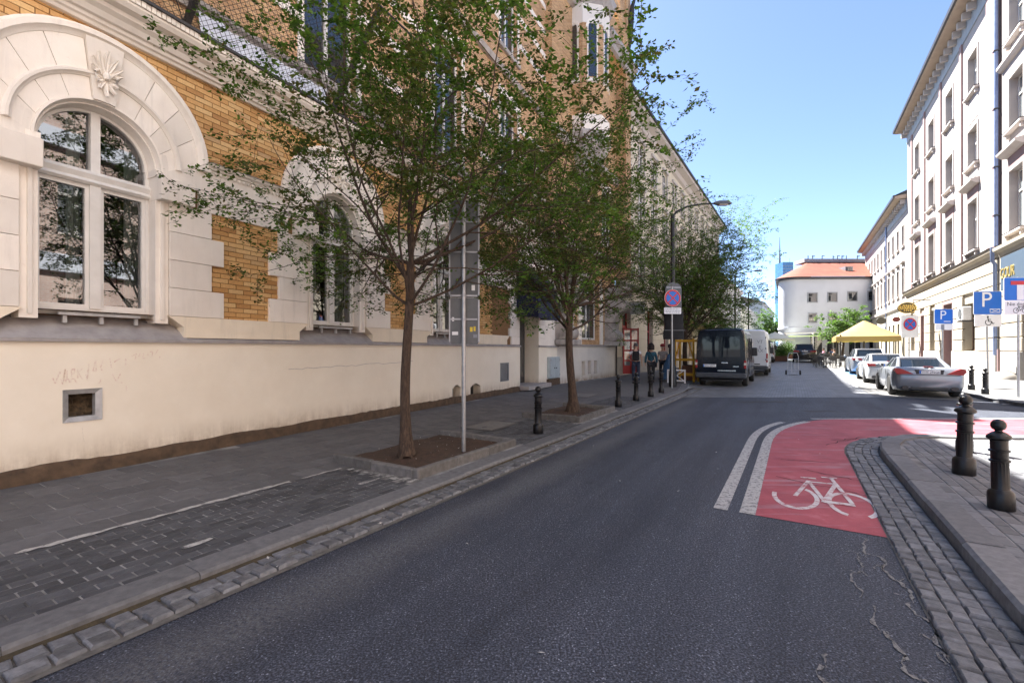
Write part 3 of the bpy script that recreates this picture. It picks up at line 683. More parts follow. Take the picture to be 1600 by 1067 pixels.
# inspection covers set in the footway
def cover(a,c,w,l,label):
    t=thing('inspection_cover',label,'manhole cover',tuple(S(a,c,PZ+.007)),RZ+.05)
    mb=MB(); mb.cbox(-l/2-.06,l/2+.06,-w/2-.06,w/2+.06,-.02,.004,.002); mb.build('rim',M['steel_dark'],t)
    mb=MB(); mb.cbox(-l/2,-.004,-w/2,w/2,-.01,.010,.003); mb.build('cover_plate',M['slab'],t)
    mb=MB(); mb.cbox(.004,l/2,-w/2,w/2,-.01,.0105,.003); mb.build('cover_plate',M['slab'],t)
    mb=MB(); mb.cbox(-l*.3,-l*.3+.12,-.03,.03,.009,.0125,.001); mb.build('lifting_slot',M['steel_dark'],t)
PT=PZ+.006
cover(7.6,-5.2,.62,.95,'pale rectangular inspection cover in the pavement before the second tree pit')
cover(14.2,-6.0,.7,1.1,'pale rectangular inspection cover in the footway beyond the second tree')
# --- right pavement at the corner
rp=MB(); inner=right_kerb_path(.22)
rp.sheet(inner+[(40,-20),tuple(S(-6,30))[:2]],.105)
pav_r=struct(rp.build('pavement_corner',M['joint_dark'],recalc=False))
_rk=LinePath(right_kerb_path(.25))
def in_right(x,y):
    a_,c_=AC(x,y)
    if y>7.48 or c_<1.37: return False
    for q in _rk.p:
        pass
    # behind the rounded kerb corner
    if a_>7.6 and y>4:
        best=min(((q-Vector((x,y,0))).length,i) for i,q in enumerate(_rk.p))
        i=best[1]; q=_rk.p[i]; d=(_rk.p[min(i+1,len(_rk.p)-1)]-_rk.p[max(i-1,0)]).normalized(); r_=Vector((d.y,-d.x,0))
        return (Vector((x,y,0))-q).dot(r_)>.06
    return True
lay_pavers(pav_r,in_right,(1.5,14,-7.5,-1.36),(0,0),RZ,.22,.11,M['paver_right'],300,.105-.0235,.002,11.5,.03,.010)
# --- far right pavement beyond the side street
fr=MB()
fk=[tuple(S(75,5.1))[:2],tuple(S(19.6,5.1))[:2],tuple(S(18.3,5.4))[:2],tuple(S(17.7,6.2))[:2],(16.2,12.55),(40,12.55)]
zz=lambda p: zg(AC(*p)[0])+.11
pts=[tuple(S(75,5.1))[:2],tuple(S(26,5.1))[:2]]+fk[1:]+[tuple(S(26,40))[:2],tuple(S(75,40))[:2]]
fr.add([(p[0],p[1],zz(p)) for p in pts],[(1,2,3,4,5,6,7),(0,1,7,8)])
pav_fr=struct(fr.build('pavement_far',M['pave_light'],recalc=False))
kf=MB(); kf.sheet([(14,13),(15,13),(15,14)],.02); kf=struct(kf.build('kerb_far',M['granite']))
p5=LinePath([tuple(S(60,5.1))[:2]]+[tuple(S(26,5.1))[:2]]+fk[1:]); s=0
while s<p5.L-.6:
    L=1.0; pA,d1,r1=p5(s); pB,d2,r2=p5(s+L); mb=MB(); zz0=zg(AC(pA.x,pA.y)[0]); kerb_piece(mb,pA,pB,-(r1+r2).normalized()*.2,zz0-.05,zz0+.125,.02); mb.build('kerb_stone',M['granite'],kf); s+=L
# pale terrace strip and parking bays along the sunny side of the street
tb=MB(); strip(tb,2.35,5.1,[19.5,26,40,60,75],.012); struct(tb.build('parking_bay_strip',M['pave_light'],recalc=False))
M['blue_bay']=worn('blue_bay_paint',(.10,.26,.55),.36,(.3,.3,.3),6)
bb=MB(); strip(bb,2.45,4.9,[31.8,36.5],.018); bb.build('blue_bay_marking',M['blue_bay'],street,recalc=False)
M['pale_line']=worn('pale_street_line',(.6,.6,.6),.36,(.2,.2,.2),9)
bb=MB(); strip(bb,2.25,2.37,[24,26,31,40,52],.016); bb.build('bay_edge_line',M['pale_line'],street,recalc=False)
# ------------------------------------------------------------------ generic facade helpers
def wall_open(mb, s0,s1,z0,z1, ops, o=0, depth=.2, mi=0, ri=None):
    """front sheet with rectangular openings plus their reveals; ops: (s0,s1,z0,z1)"""
    xs=sorted({s0,s1}|{v for q in ops for v in q[:2] if s0<v<s1}); zs=sorted({z0,z1}|{v for q in ops for v in q[2:4] if z0<v<z1})
    for xa,xb in zip(xs,xs[1:]):
        for za,zb in zip(zs,zs[1:]):
            mx,mz=(xa+xb)/2,(za+zb)/2
            if any(q[0]<mx<q[1] and q[2]<mz<q[3] for q in ops): continue
            mb.add([(xa,o,za),(xb,o,za),(xb,o,zb),(xa,o,zb)],[(0,1,2,3)],mi)
    r=mi if ri is None else ri
    for a,b,c,d in ops:
        i=o-depth
        mb.add([(a,o,c),(a,i,c),(a,i,d),(a,o,d)],[(0,1,2,3)],r); mb.add([(b,o,c),(b,i,c),(b,i,d),(b,o,d)],[(0,1,2,3)],r)
        mb.add([(a,o,d),(b,o,d),(b,i,d),(a,i,d)],[(0,1,2,3)],r); mb.add([(a,o,c),(b,o,c),(b,i,c),(a,i,c)],[(0,1,2,3)],r)
def window(parent, fy, a,b,c,d, o, frame=M['white_frame'], pane=M['pane_dark'], fw=.06, mull=1, transom=.68, th=.05, sub=True):
    """window part (outer frame, mullions, transom) with its pane as a sub-part; o = plane of the frame's front"""
    mb=MB(fy); i=o-th
    mb.box(a,a+fw,i,o,c,d); mb.box(b-fw,b,i,o,c,d); mb.box(a+fw,b-fw,i,o,d-fw,d); mb.box(a+fw,b-fw,i,o,c,c+fw*1.2)
    iw=(b-a-2*fw)
    for k in range(mull):
        x=a+fw+iw*(k+1)/(mull+1); mb.box(x-fw*.55,x+fw*.55,i,o+.008,c+fw*1.2,d-fw)
    if transom:
        z=c+(d-c)*transom; mb.box(a+fw,b-fw,i,o+.014,z-fw*.5,z+fw*.5)
    w_=mb.build('window',frame,parent)
    p=MB(fy); p.add([(a+fw*.4,o-th*.6,c+.02),(b-fw*.4,o-th*.6,c+.02),(b-fw*.4,o-th*.6,d-.02),(a+fw*.4,o-th*.6,d-.02)],[(0,1,2,3)]); p.build('pane',pane,w_ if sub else parent,recalc=False)
    return w_
def sweep(mb, prof, s0, s1, mi=0):                       # profile (o,z) extruded along s
    mb.prism(prof, s0, s1, 'x', mi)
def frame_thing(name,label,cat,org,ang):
    return thing(name,label,cat,(org[0],org[1],0),pi/2-ang)

# ------------------------------------------------------------------ A: ornate brick building, lower storey close to the camera
FY=-1.0
A=frame_thing('brick_building','ornate ochre brick building with cream stone arched windows and pale plinth','building',WA,AA)
BAYS=[.92,4.77,8.62]
OPS=[(c-.65,c+.65,2.02,4.76) for c in BAYS]
# plinth with its small openings
vents=[(.53,.89,.72,1.10),(8.86,9.28,.13,.58),(9.82,10.42,.10,.55),(11.75,12.35,.52,1.12)]
pl=MB(FY); wall_open(pl,-4,13.3,.05,1.70,vents,0,.28); wall_open(pl,15.05,17.2,.05,1.70,[],0); pl.add([(13.3,0,.05),(13.3,-1.1,.05),(13.3,-1.1,1.7),(13.3,0,1.7)],[(0,1,2,3)]); pl.add([(15.05,0,.05),(15.05,-1.1,.05),(15.05,-1.1,5.7),(15.05,0,5.7)],[(0,1,2,3)])
pl.build('plinth',M['plinth'],A,recalc=False)
bs_=MB(FY); vs=[]; nn=160
for i in range(nn+1):
    s_=-4+17.3*i/nn; h_=.235+.035*noise.noise(Vector((s_*1.3,0,0)))+.02*noise.noise(Vector((s_*7,3,0))); vs+=[(s_,.05,.04),(s_,.042+.008*noise.noise(Vector((s_*5,0,9))),h_-.05),(s_,.018,h_),(s_,-.01,h_+.006)]
bs_.add(vs,[(4*i+j,4*i+4+j,4*i+5+j,4*i+1+j) for i in range(nn) for j in range(3)]); bs_.build('plinth_base',M['base_strip'],A,50,recalc=False)
lg=MB(FY)
ledge=[(-.1,1.70),(.05,1.695),(.055,1.735),(-.02,1.765),(-.1,1.77)]
sweep(lg,ledge,-4,13.3); sweep(lg,ledge,15.05,17.2); lg.build('plinth_ledge',M['stone_grey'],A)
# backing wall (mortar) with window openings
O1=-.075
bw=MB(FY); wall_open(bw,-4,13.3,1.70,5.8,OPS+[(c-.95,c+.95,1.701,2.085) for c in BAYS],O1,.34); bw.build('wall',M['mortar'],A,recalc=False)
bw=MB(FY); wall_open(bw,13.3,17.25,3.4,5.8,[(13.45,14.9,3.39,4.9)],O1,.3); wall_open(bw,15.05,17.25,1.7,3.4,[],O1); bw.build('wall',M['stone'],A,recalc=False)
# --- bricks
LP=.25; LH=.0755; bricks=[]
def stone_cover(s,z):
    for c in BAYS+[BAYS[0]-3.85,BAYS[-1]+3.85]:
        if (s-c)**2+(z-4.36)**2<1.05**2 and z>4.3: return True
        if abs(s-c)<1.28 and z<4.36: return True
    return False
row=0; z=2.05
while z<5.78:
    s=-1.2-(row%2)*LP/2
    while s<13.3:
        m_=s+LP/2
        band=3.70<z<4.36
        if not band and not (12.45<m_<13.3 and z<4.4) and not stone_cover(m_,z+LH/2): bricks.append((s,z))
        s+=LP
    z+=LH; row+=1
bm_=MB(FY); bm_.add([(.004,0,.004),(LP-.004,0,.004),(LP-.004,0,LH-.004),(.004,0,LH-.004),(.006,.012,.006),(LP-.006,.012,.006),(LP-.006,.012,LH-.006),(.006,.012,LH-.006)],[(4,5,6,7),(0,1,5,4),(1,2,6,5),(2,3,7,6),(3,0,4,7)])
bme=bm_.mesh('brick',[M['brick']]); rest=MB()
def bkey(b):
    p=WP(b[0],0,b[1]); k=p.x/p.y
    return p.length if -1.14<k and (b[1]-1.6)/p.y<.78 else 1e3+p.length
bricks.sort(key=bkey)
for i,(s,z) in enumerate(bricks):
    if i<300: o_=link('brick',bme,A,(s,-O1+random.uniform(-.002,.002),z))
    else: rest.add([(s+v.co.x,-O1+v.co.y,z+v.co.z) for v in bme.vertices],[tuple(p.vertices) for p in bme.polygons])
tag(rest.build('bricks',M['brick'],A,recalc=False),kind='stuff')
# --- stone dressings of each bay
def arc(cx,cz,r,t0,t1,n): return [(cx+r*cos(rad(t0+(t1-t0)*i/n)),cz+r*sin(rad(t0+(t1-t0)*i/n))) for i in range(n+1)]
def ring_mould(mb, cx,cz,r0,r1,o0,o1,t0=0,t1=180,n=28, prof=None):
    """moulded ring: profile across the radius from r0 to r1, bulging from o0 to o1"""
    prof=prof or [(0,0),(.08,.55),(.3,.7),(.42,1),(.72,1),(.85,.6),(1,.45),(1,0)]
    rings=[]
    for i in range(n+1):
        t=rad(t0+(t1-t0)*i/n); rings.append([(cx+(r0+(r1-r0)*p)*cos(t),o0+(o1-o0)*q,cz+(r0+(r1-r0)*p)*sin(t)) for p,q in prof])
    mb.loft(rings)
def bay(c, full=True):
    # voussoirs between the window arch and the outer arch
    zi,ri,zo,ro=4.11,.66,4.36,1.17; n=9; gap=.22
    for k in range(n):
        t0=180*k/n+gap; t1=180*(k+1)/n-gap; m=4; mb=MB(FY)
        key=(k==n//2)
        inn=arc(c,zi,ri,t0,t1,m); ou=arc(c,zo,ro,t0,t1,m); o1=-.012 if not key else .03
        rings=[[(p[0],O1-.02,p[1]),(p[0],o1,p[1]),(q[0],o1+.012,q[1]),(q[0],O1-.02,q[1])] for p,q in zip(inn,ou)]
        mb.loft(rings); mb.build('voussoir',M['stone'],A)
    mb=MB(FY); ring_mould(mb,c,4.36,1.12,1.30,-.06,.065); mb.build('outer_arch_moulding',M['stone'],A,40)
    mb=MB(FY); ring_mould(mb,c,4.20,.83,.92,-.03,.045,0,180,24); mb.build('arch_moulding',M['stone'],A,40)
    mb=MB(FY); ring_mould(mb,c,4.11,.61,.70,-.20,.0,0,180,24); mb.build('arch_moulding',M['stone'],A,40)
    mb=MB(FY); ring_mould(mb,c,4.11,.585,.64,-.36,-.08,0,180,24); mb.build('arch_soffit',M['stone'],A,40)
    # filler between spring line and imposts, straight pieces below the arches
    for sg in (-1,1):
        e=lambda x0,x1: (min(c+sg*x0,c+sg*x1),max(c+sg*x0,c+sg*x1))
        a_,b_=e(.66,1.17); mb=MB(FY); mb.box(a_,b_,O1-.02,-.010,4.0,4.365); mb.build('stone_block',M['stone'],A)
        a_,b_=e(1.12,1.30); mb=MB(FY); mb.cbox(a_,b_,O1-.02,.055,4.30,4.372,.01); mb.build('stone_block',M['stone'],A)
        # jamb pilaster and impost block
        a_,b_=e(.60,.76); mb=MB(FY); mb.prism([(a_,-.05),(b_,-.05),(b_,-.40),(a_,-.40)] if sg<0 else [(a_,-.05),(b_,-.05),(b_,-.40),(a_,-.40)],1.97,3.70,'z'); mb.build('jamb',M['stone'],A)
        a_,b_=e(.655,.695); mb=MB(FY); mb.box(a_,b_,-.35,-.022,2.02,3.70); mb.build('jamb_bead',M['stone'],A)
        a_,b_=e(.60,1.04); mb=MB(FY); mb.cbox(a_,b_,-.38,.115,3.70,4.03,.008); mb.build('impost_block',M['stone'],A)
        a_,b_=e(.59,.72); mb=MB(FY); mb.box(a_,b_,-.38,-.004,4.031,4.13); mb.build('springer_block',M['stone'],A)
        # quoin blocks, alternately long and short
        zq=2.085; hs=[.405]*4
        for k,h in enumerate(hs):
            L_=1.53 if k%2==0 else 1.345
            a_,b_=e(.765,1.02 if False else L_); mb=MB(FY); mb.cbox(a_,b_,O1-.03,-.012,zq+.003,zq+h-.003,.004); mb.build('quoin',M['stone'],A); zq+=h
    # sill: sloping grey stone between the sill blocks
    mb=MB(FY); mb.add([(c-.86,-.36,2.06),(c+.86,-.36,2.06),(c+1.0,.045,1.735),(c-1.0,.045,1.735),(c-.86,-.36,1.70),(c+.86,-.36,1.70),(c+1.0,.045,1.70),(c-1.0,.045,1.70)],[(0,1,2,3),(3,2,6,7),(0,3,7,4),(1,2,6,5),(0,1,5,4),(4,5,6,7)])
    mb.build('sloping_sill',M['stone_grey'],A)
    # steel strip on the sill
    mb=MB(FY); mb.cbox(c-.40,c+.45,-.16,-.10,2.02,2.065,.008)
    for x in (-.34,.02,.40): mb.box(c+x-.02,c+x+.02,-.15,-.11,1.93,2.03)
    mb.build('sill_rail',M['zinc_strip'],A)
    # window frame
    w_=MB(FY); o=-.24; i=-.31; fw=.055
    w_.box(c-.62,c-.62+fw,i,o,2.04,4.12); w_.box(c+.62-fw,c+.62,i,o,2.04,4.12); w_.box(c-.62+fw,c+.62-fw,i,o,2.04,2.13)
    ring_mould(w_,c,4.11,.555,.625,i,o,0,180,20,[(0,0),(0,1),(1,1),(1,0)])
    w_.box(c-.058,c+.058,i,o+.02,2.13,3.74); w_.box(c-.05,c+.05,i,o+.02,3.90,4.68)
    sweep(w_,[(i,3.73),(o+.03,3.73),(o+.06,3.76),(o+.04,3.80),(o+.07,3.86),(o+.03,3.91),(i,3.91)],c-.60,c+.60)
    for sg in (-1,1):                                       # casement stiles
        x0,x1=(c+.058,c+.565) if sg>0 else (c-.565,c-.058)
        for zz0,zz1 in ((2.13,3.73),): w_.box(x0,x0+.04,i,o-.012,zz0,zz1); w_.box(x1-.04,x1,i,o-.012,zz0,zz1); w_.box(x0+.04,x1-.04,i,o-.012,zz0,zz0+.05); w_.box(x0+.04,x1-.04,i,o-.012,zz1-.05,zz1)
    win=w_.build('window',M['white_frame'],A)
    for x0,x1 in ((c-.56,c-.03),(c+.03,c+.56)):
        g_=MB(FY); g_.add([(x0,-.285,2.1),(x1,-.285,2.1),(x1,-.285,3.8),(x0,-.285,3.8)],[(0,1,2,3)]); g_.build('pane',M['glass'],win,recalc=False)
        g_=MB(FY); half=[(c,-.285,3.85)]+[(c+.59*cos(rad(t)),-.285,4.11+.59*sin(rad(t))) for t in (range(0,91,10) if x0>c-.1 else range(90,181,10))]
        half=[(x,y,z) for x,y,z in half]; half.insert(1 if x0>c-.1 else len(half),(c+(.59 if x0>c-.1 else -.59),-.285,3.85))
        g_.add(half,[tuple(range(len(half)))]); g_.build('pane',M['glass'],win,recalc=False)
    # dim room and curtains behind the glass
    rm=MB(FY); x0,x1,z0,z1=c-1.6,c+1.6,1.2,5.2
    rm.add([(x0,-.46,z0),(x1,-.46,z0),(x1,-3.2,z0),(x0,-3.2,z0),(x0,-.46,z1),(x1,-.46,z1),(x1,-3.2,z1),(x0,-3.2,z1)],[(0,1,2,3),(4,5,6,7),(2,3,7,6),(0,3,7,4),(1,2,6,5)]); rm.build('room',M['room'],A,recalc=False)
    for x0,x1 in ((c-.20,c-.05),(c+.42,c+.60)) if c<4 else ((c-.35,c-.15),(c+.28,c+.58)):
        cu=MB(FY); n_=14; vs=[]
        for k in range(n_+1):
            x=x0+(x1-x0)*k/n_; y=-.5+.022*sin(k*1.7); vs+=[(x,y,2.05),(x,y,4.6)]
        cu.add(vs,[(2*k,2*k+1,2*k+3,2*k+2) for k in range(n_)]); cu.build('curtain',M['curtain'],win,50,recalc=False)
for c in BAYS: bay(c)
# keystone ornaments: a small carved shield with scrolls
def ornament(c):
    mb=MB(FY); rnd=random.Random(int(c*10))
    def leaf_lobe(x,z,ang,L,W,o=.045):                      # one pointed, ridged acanthus lobe curling outwards
        d=(sin(ang),cos(ang)); nrm=(cos(ang),-sin(ang)); rings=[]
        for k in range(6):
            f=k/5; w_=W*sin(pi*(.12+.80*f))**.8; px_,pz_=x+d[0]*L*f,z+d[1]*L*f; oo=o+.05*f*f
            rings.append([(px_-nrm[0]*w_,oo-.02,pz_-nrm[1]*w_),(px_-nrm[0]*w_*.5,oo+.018,pz_-nrm[1]*w_*.5),(px_,oo+.006,pz_),(px_+nrm[0]*w_*.5,oo+.018,pz_+nrm[1]*w_*.5),(px_+nrm[0]*w_,oo-.02,pz_+nrm[1]*w_)])
        mb.loft(rings)
    for a_,L in ((-1.15,.15),(-.7,.21),(-.3,.27),(.05,.31),(.4,.26),(.8,.20),(1.2,.15)): leaf_lobe(c+.02*a_,5.10,a_,L,.034)
    for a_,L in ((2.2,.13),(-2.2,.13),(2.7,.19),(-2.7,.18),(pi,.24)): leaf_lobe(c,5.06,a_,L,.032)
    mb.lathe([(.002,-.05),(.03,-.04),(.045,0),(.03,.04),(.002,.05)],8,(c,.085,5.08))
    for sg in (-1,1): mb.tube([(c+sg*.03,.06,4.99),(c+sg*.10,.075,5.02),(c+sg*.115,.07,5.10),(c+sg*.07,.075,5.14),(c+sg*.05,.07,5.09)],[.012,.020,.018,.014,.008],6)
    mb.build('keystone_ornament',M['stone'],A,40)
for c in BAYS: ornament(c)
# sill blocks, stone bands, string course between the bays
edges=[(-4,BAYS[0]),(BAYS[0],BAYS[1]),(BAYS[1],BAYS[2]),(BAYS[2],14.0)]
for k,(l,r_) in enumerate(edges):
    s0=l+(.74 if k else 0); s1=r_-.74 if k<3 else 12.45
    mb=MB(FY); b0=.20 if k else 0; b1=.20
    mb.prism([(s0+b0,1.772),(s1-b1,1.772),(s1-b1,1.93),(s1,2.082),(s0,2.082),(s0+b0,1.93)],-.40,.0,'y'); mb.build('sill_block',M['stone_b'],A)
    a_,b_=l+1.16 if k else -4,(r_-1.16 if k<3 else 13.3)
    x=a_; nn=max(1,round((b_-a_)/1.2))
    for q in range(nn):
        mb=MB(FY); mb.cbox(a_+(b_-a_)*q/nn+.003,a_+(b_-a_)*(q+1)/nn-.003,O1-.03,-.014,3.705,4.375,.004); mb.build('stone_band_block',M['stone'],A)
    st=MB(FY); sweep(st,[(-.09,4.372),(.02,4.372),(.03,4.40),(.06,4.42),(.075,4.455),(-.09,4.47)],a_+(.14 if k else 0),b_-.14 if k<3 else b_); st.build('string_course',M['stone'],A)
    st=MB(FY); sweep(st,[(-.09,4.47),(.085,4.456),(.088,4.466),(-.09,4.492)],a_+(.14 if k else 0),b_-.14 if k<3 else b_); st.build('zinc_flashing',M['zinc'],A)
    dn=MB(FY); x=a_+.16 if k else -1.5
    while x<b_-.16: dn.lathe([(.004,-.03),(.022,-.02),(.026,0),(.022,.02),(.004,.03)],6,(x,.0,4.335)); x+=.075
    dn.build('bead_moulding',M['stone'],A,60)
# cream pier beside the door
for k in range(9):
    mb=MB(FY); mb.cbox(12.47 if k%2 else 12.62,13.30,O1-.03,-.010,1.775+k*.292+.003,1.775+(k+1)*.292-.003,.004); mb.build('quoin',M['stone'],A)
# --- cornice
CT=-4; CE=17.3
co_=MB(FY)
sweep(co_,[(-.1,5.70),(.0,5.70),(.02,5.735),(.05,5.75),(.06,5.79),(.10,5.80),(.14,5.86),(.20,5.90),(.21,5.95),(.30,5.97),(.34,6.02),(.34,6.05),(-.1,6.05)],CT,CE); co_.build('cornice',M['stone'],A)
tl=MB(FY); x=-1.5
while x<CE:
    tl.box(x+.002,x+.052,-.05,.365+random.uniform(-.006,.006),6.052,6.125); x+=.058
tag(tl.build('cornice_tile_edge',M['stone'],A),kind='stuff')
mb=MB(FY); mb.box(CT,CE,-.1,.40,6.126,6.165); mb.build('steel_gutter_angle',M['steel_dark'],A)
# --- upper storeys
UO=-.10
ups=[]
for c in [.2,4.65,8.8,12.6]:
    ups.append((c-.66,c+.66,7.0,10.3)); ups.append((c-.66,c+.66,12.2,15.2))
up=MB(FY); wall_open(up,-6,17.2,6.1,18.0,ups,UO,.28); up.box(-6,17.2,-9,-.9,6.1,18.0); up.build('upper_wall',M['brick_up'],A,recalc=False)
for a_,b_,c_,d_ in ups:
    window(A,FY,a_,b_,c_,d_,UO-.16,M['white_frame'],M['pane_dark'],.075,1,.66)
    mb=MB(FY); mb.cbox(a_-.14,b_+.14,UO-.02,UO+.10,c_-.16,c_-.002,.015); mb.build('window_sill',M['stone_old'],A)
    mb=MB(FY); mb.cbox(a_-.2,b_+.2,UO-.02,UO+.06,d_,d_+.42,.015); mb.build('window_head',M['stone'],A)
    for sx in (a_-.14,b_+.001):
        mb=MB(FY); mb.box(sx,sx+.139,UO-.02,UO+.03,c_,d_); mb.build('window_surround',M['stone'],A)
mb=MB(FY); sweep(mb,[(UO-.02,6.70),(UO+.06,6.70),(UO+.08,6.76),(UO+.14,6.80),(UO+.15,6.86),(UO-.02,6.88)],-6,17.2); mb.build('string_course',M['stone_old'],A)
for zb_ in (7.75,8.75,9.75,12.9,13.9,14.9,16.0):
    for s0_,s1_ in ((-6,-.62),(1.02,3.83),(5.47,7.98),(9.62,11.78),(13.42,17.2)):
        mb=MB(FY); mb.box(s0_,s1_,UO-.02,UO+.025,zb_,zb_+.22); mb.build('stone_band',M['stone'],A)
mb=MB(FY); sweep(mb,[(UO-.02,11.2),(UO+.12,11.2),(UO+.18,11.35),(UO-.02,11.4)],-6,17.2); mb.build('string_course',M['stone_old'],A)
mb=MB(FY); sweep(mb,[(UO-.02,17.4),(UO+.3,17.6),(UO+.5,17.9),(UO+.5,18.05),(UO-.02,18.1)],-6,17.2); mb.build('eaves_cornice',M['stone_old'],A)
mb=MB(FY); mb.add([(-6,UO+.4,18.06),(17.2,UO+.4,18.06),(17.2,-5,19.5),(-6,-5,19.5),(17.2,-9,18),(-6,-9,18)],[(0,1,2,3),(3,2,4,5)]); mb.build('roof',M['roof_dark'],A,recalc=False)
# pale plastic sheet lying on the cornice
ws=MB(FY); n_=46; vs=[]
for k in range(n_+1):
    x=2.05+2.35*k/n_; zt=6.70+.05*noise.noise(Vector((x*2.2,0,0)))+.02*sin(x*19); vs+=[(x,.12,6.17),(x,.02+.03*sin(x*9),zt),(x,-.09,zt-.03)]
ws.add(vs,[(3*k+j,3*k+3+j,3*k+4+j,3*k+1+j) for k in range(n_) for j in range(2)]); tag(ws.build('plastic_sheet',M['white_sheet'],None,50,recalc=False),'white rippled plastic sheet lying on the cornice behind the netting','plastic sheet')
bpy.data.objects['plastic_sheet'].matrix_world=Matrix.Translation((WA.x,WA.y,0))@Matrix.Rotation(pi/2-AA,4,'Z')
# --- catch netting on steel struts
net=frame_thing('debris_netting','black debris netting on slanted steel struts above the cornice','netting',WA,AA)
P0=(.36,6.17); P1=(1.55,7.75)
for s_ in (-.9,1.72,4.3,6.9,9.5,12.1,14.7):
    mb=MB(FY); d_=Vector((P1[0]-P0[0],0,P1[1]-P0[1])).normalized()
    mb.add([(s_-.035,P0[0],P0[1]-.02),(s_+.035,P0[0],P0[1]-.02),(s_+.035,P1[0],P1[1]),(s_-.035,P1[0],P1[1]),(s_-.035,P0[0]-.06,P0[1]+.05),(s_+.035,P0[0]-.06,P0[1]+.05),(s_+.035,P1[0]-.06,P1[1]+.05),(s_-.035,P1[0]-.06,P1[1]+.05)],[(0,1,2,3),(4,5,6,7),(0,1,5,4),(1,2,6,5),(2,3,7,6),(3,0,4,7)])
    mb.build('strut',M['steel_dark'],net)
    mb=MB(FY); mb.tube([(s_-.05,P0[0]-.02,P0[1]+.03),(s_-1.0,P1[0]-.6,P1[1]-.2),(s_-1.4,.0,9.0)],.008,4); mb.build('stay_cable',M['steel_dark'],net)
mb=MB(FY); mb.tube([(-2,P1[0],P1[1]),(17,P1[0],P1[1])],.02,5); mb.build('edge_cable',M['steel_dark'],net)
nm=MB(FY); Lz=math.hypot(P1[0]-P0[0],P1[1]-P0[1]); cell=.085; k=-2.0-Lz
def npt(s_,t):
    f=t/Lz; sag=-.10*sin(pi*f); return (s_,P0[0]+(P1[0]-P0[0])*f-sag*.8,P0[1]+(P1[1]-P0[1])*f+sag*.6)
wth=.0042
while k<16.5:
    for dr in (1,-1):
        prev=None; vs=[]
        for q in range(5):
            t=Lz*q/4; s_=k+t if dr>0 else k+Lz-t; p=npt(s_,t); vs+=[(p[0]-wth,p[1],p[2]),(p[0]+wth,p[1],p[2])]
        nm.add(vs,[(2*q,2*q+1,2*q+3,2*q+2) for q in range(4)])
    k+=cell
nm.build('net',M['net'],net,recalc=False)
# small floodlight box behind the net
fl=thing('floodlight','small grey floodlight fixed to the brick wall behind the netting','floodlight',tuple(WP(1.25,.02,6.75)),pi/2-AA)
mb=MB(); mb.cbox(-.06,.06,-.09,.0,-.06,.05,.012); mb.build('housing',M['zinc'],fl); mb=MB(); mb.tube([(0,-.02,-.06),(0,.02,-.13),(0,.11,-.13)],.012,6); mb.build('bracket',M['zinc'],fl)
# --- plinth details: flue frame, grilles, basement openings
ff=MB(FY); x0,x1,z0,z1=.53,.89,.72,1.10; e=.05
for pts,lo in (([(x0-.01,z0-.01),(x1+.01,z0-.01),(x1-e,z0+e),(x0+e,z0+e)],0),([(x1+.01,z0-.01),(x1+.01,z1+.01),(x1-e,z1-e),(x1-e,z0+e)],0),([(x1+.01,z1+.01),(x0-.01,z1+.01),(x0+e,z1-e),(x1-e,z1-e)],0),([(x0-.01,z1+.01),(x0-.01,z0-.01),(x0+e,z0+e),(x0+e,z1-e)],0)):
    ff.add([(pts[0][0],.012,pts[0][1]),(pts[1][0],.012,pts[1][1]),(pts[2][0],-.02,pts[2][1]),(pts[3][0],-.02,pts[3][1]),(pts[0][0],-.05,pts[0][1]),(pts[1][0],-.05,pts[1][1]),(pts[2][0],-.1,pts[2][1]),(pts[3][0],-.1,pts[3][1])],[(0,1,2,3),(0,1,5,4),(2,3,7,6)])
ff.build('vent_frame',M['zinc_strip'],A)
M['rubbish']=pm('rubble_in_vent',(.16,.11,.06),(.03,.022,.015),16,.95,1.0,30,world=True)
mb=MB(FY); n_=10; vs=[(x0-.05+(x1-x0+.1)*i/n_,-.14-.10*noise.noise(Vector((i*.9,j*.8,2)))-j*.012,z0-.05+(z1-z0+.1)*j/n_) for i in range(n_+1) for j in range(n_+1)]
mb.add(vs,[(i*(n_+1)+j,(i+1)*(n_+1)+j,(i+1)*(n_+1)+j+1,i*(n_+1)+j+1) for i in range(n_) for j in range(n_)]); mb.build('vent_infill',M['rubbish'],A,40,recalc=False)
for a_,b_,c_,d_ in vents[1:3]:
    mb=MB(FY); mb.add([(a_,-.27,c_),(b_,-.27,c_),(b_,-.27,d_),(a_,-.27,d_)],[(0,1,2,3)]); mb.build('basement_window',M['pane_dark'],A,recalc=False)
    mb=MB(FY); 
    for q in range(1,4): x=a_+(b_-a_)*q/4; mb.tube([(x,-.2,c_),(x,-.2,d_)],.009,5)
    mb.build('basement_bars',M['steel_dark'],A)
    mb=MB(FY); pts=[(a_,d_-.1)]+[(a_+(b_-a_)*q/8,d_-.1+.1*sin(pi*q/8)) for q in range(9)]+[(b_,d_-.1),(b_,d_+.01),(a_,d_+.01)]; mb.prism(pts,-.05,.004,'y'); mb.build('basement_lintel',M['plinth'],A)
a_,b_,c_,d_=vents[3]
mb=MB(FY); mb.box(a_,b_,-.06,-.02,c_,d_)
for q in range(9): z=c_+.06+(d_-c_-.12)*q/8; mb.box(a_+.06,b_-.06,-.02,-.006,z-.012,z+.012)
mb.box(a_-.02,a_+.04,-.02,.012,c_-.02,d_+.02); mb.box(b_-.04,b_+.02,-.02,.012,c_-.02,d_+.02); mb.box(a_+.04,b_-.04,-.02,.012,d_-.04,d_+.02); mb.box(a_+.04,b_-.04,-.02,.012,c_-.02,c_+.04)
mb.build('vent_grille',M['zinc'],A)
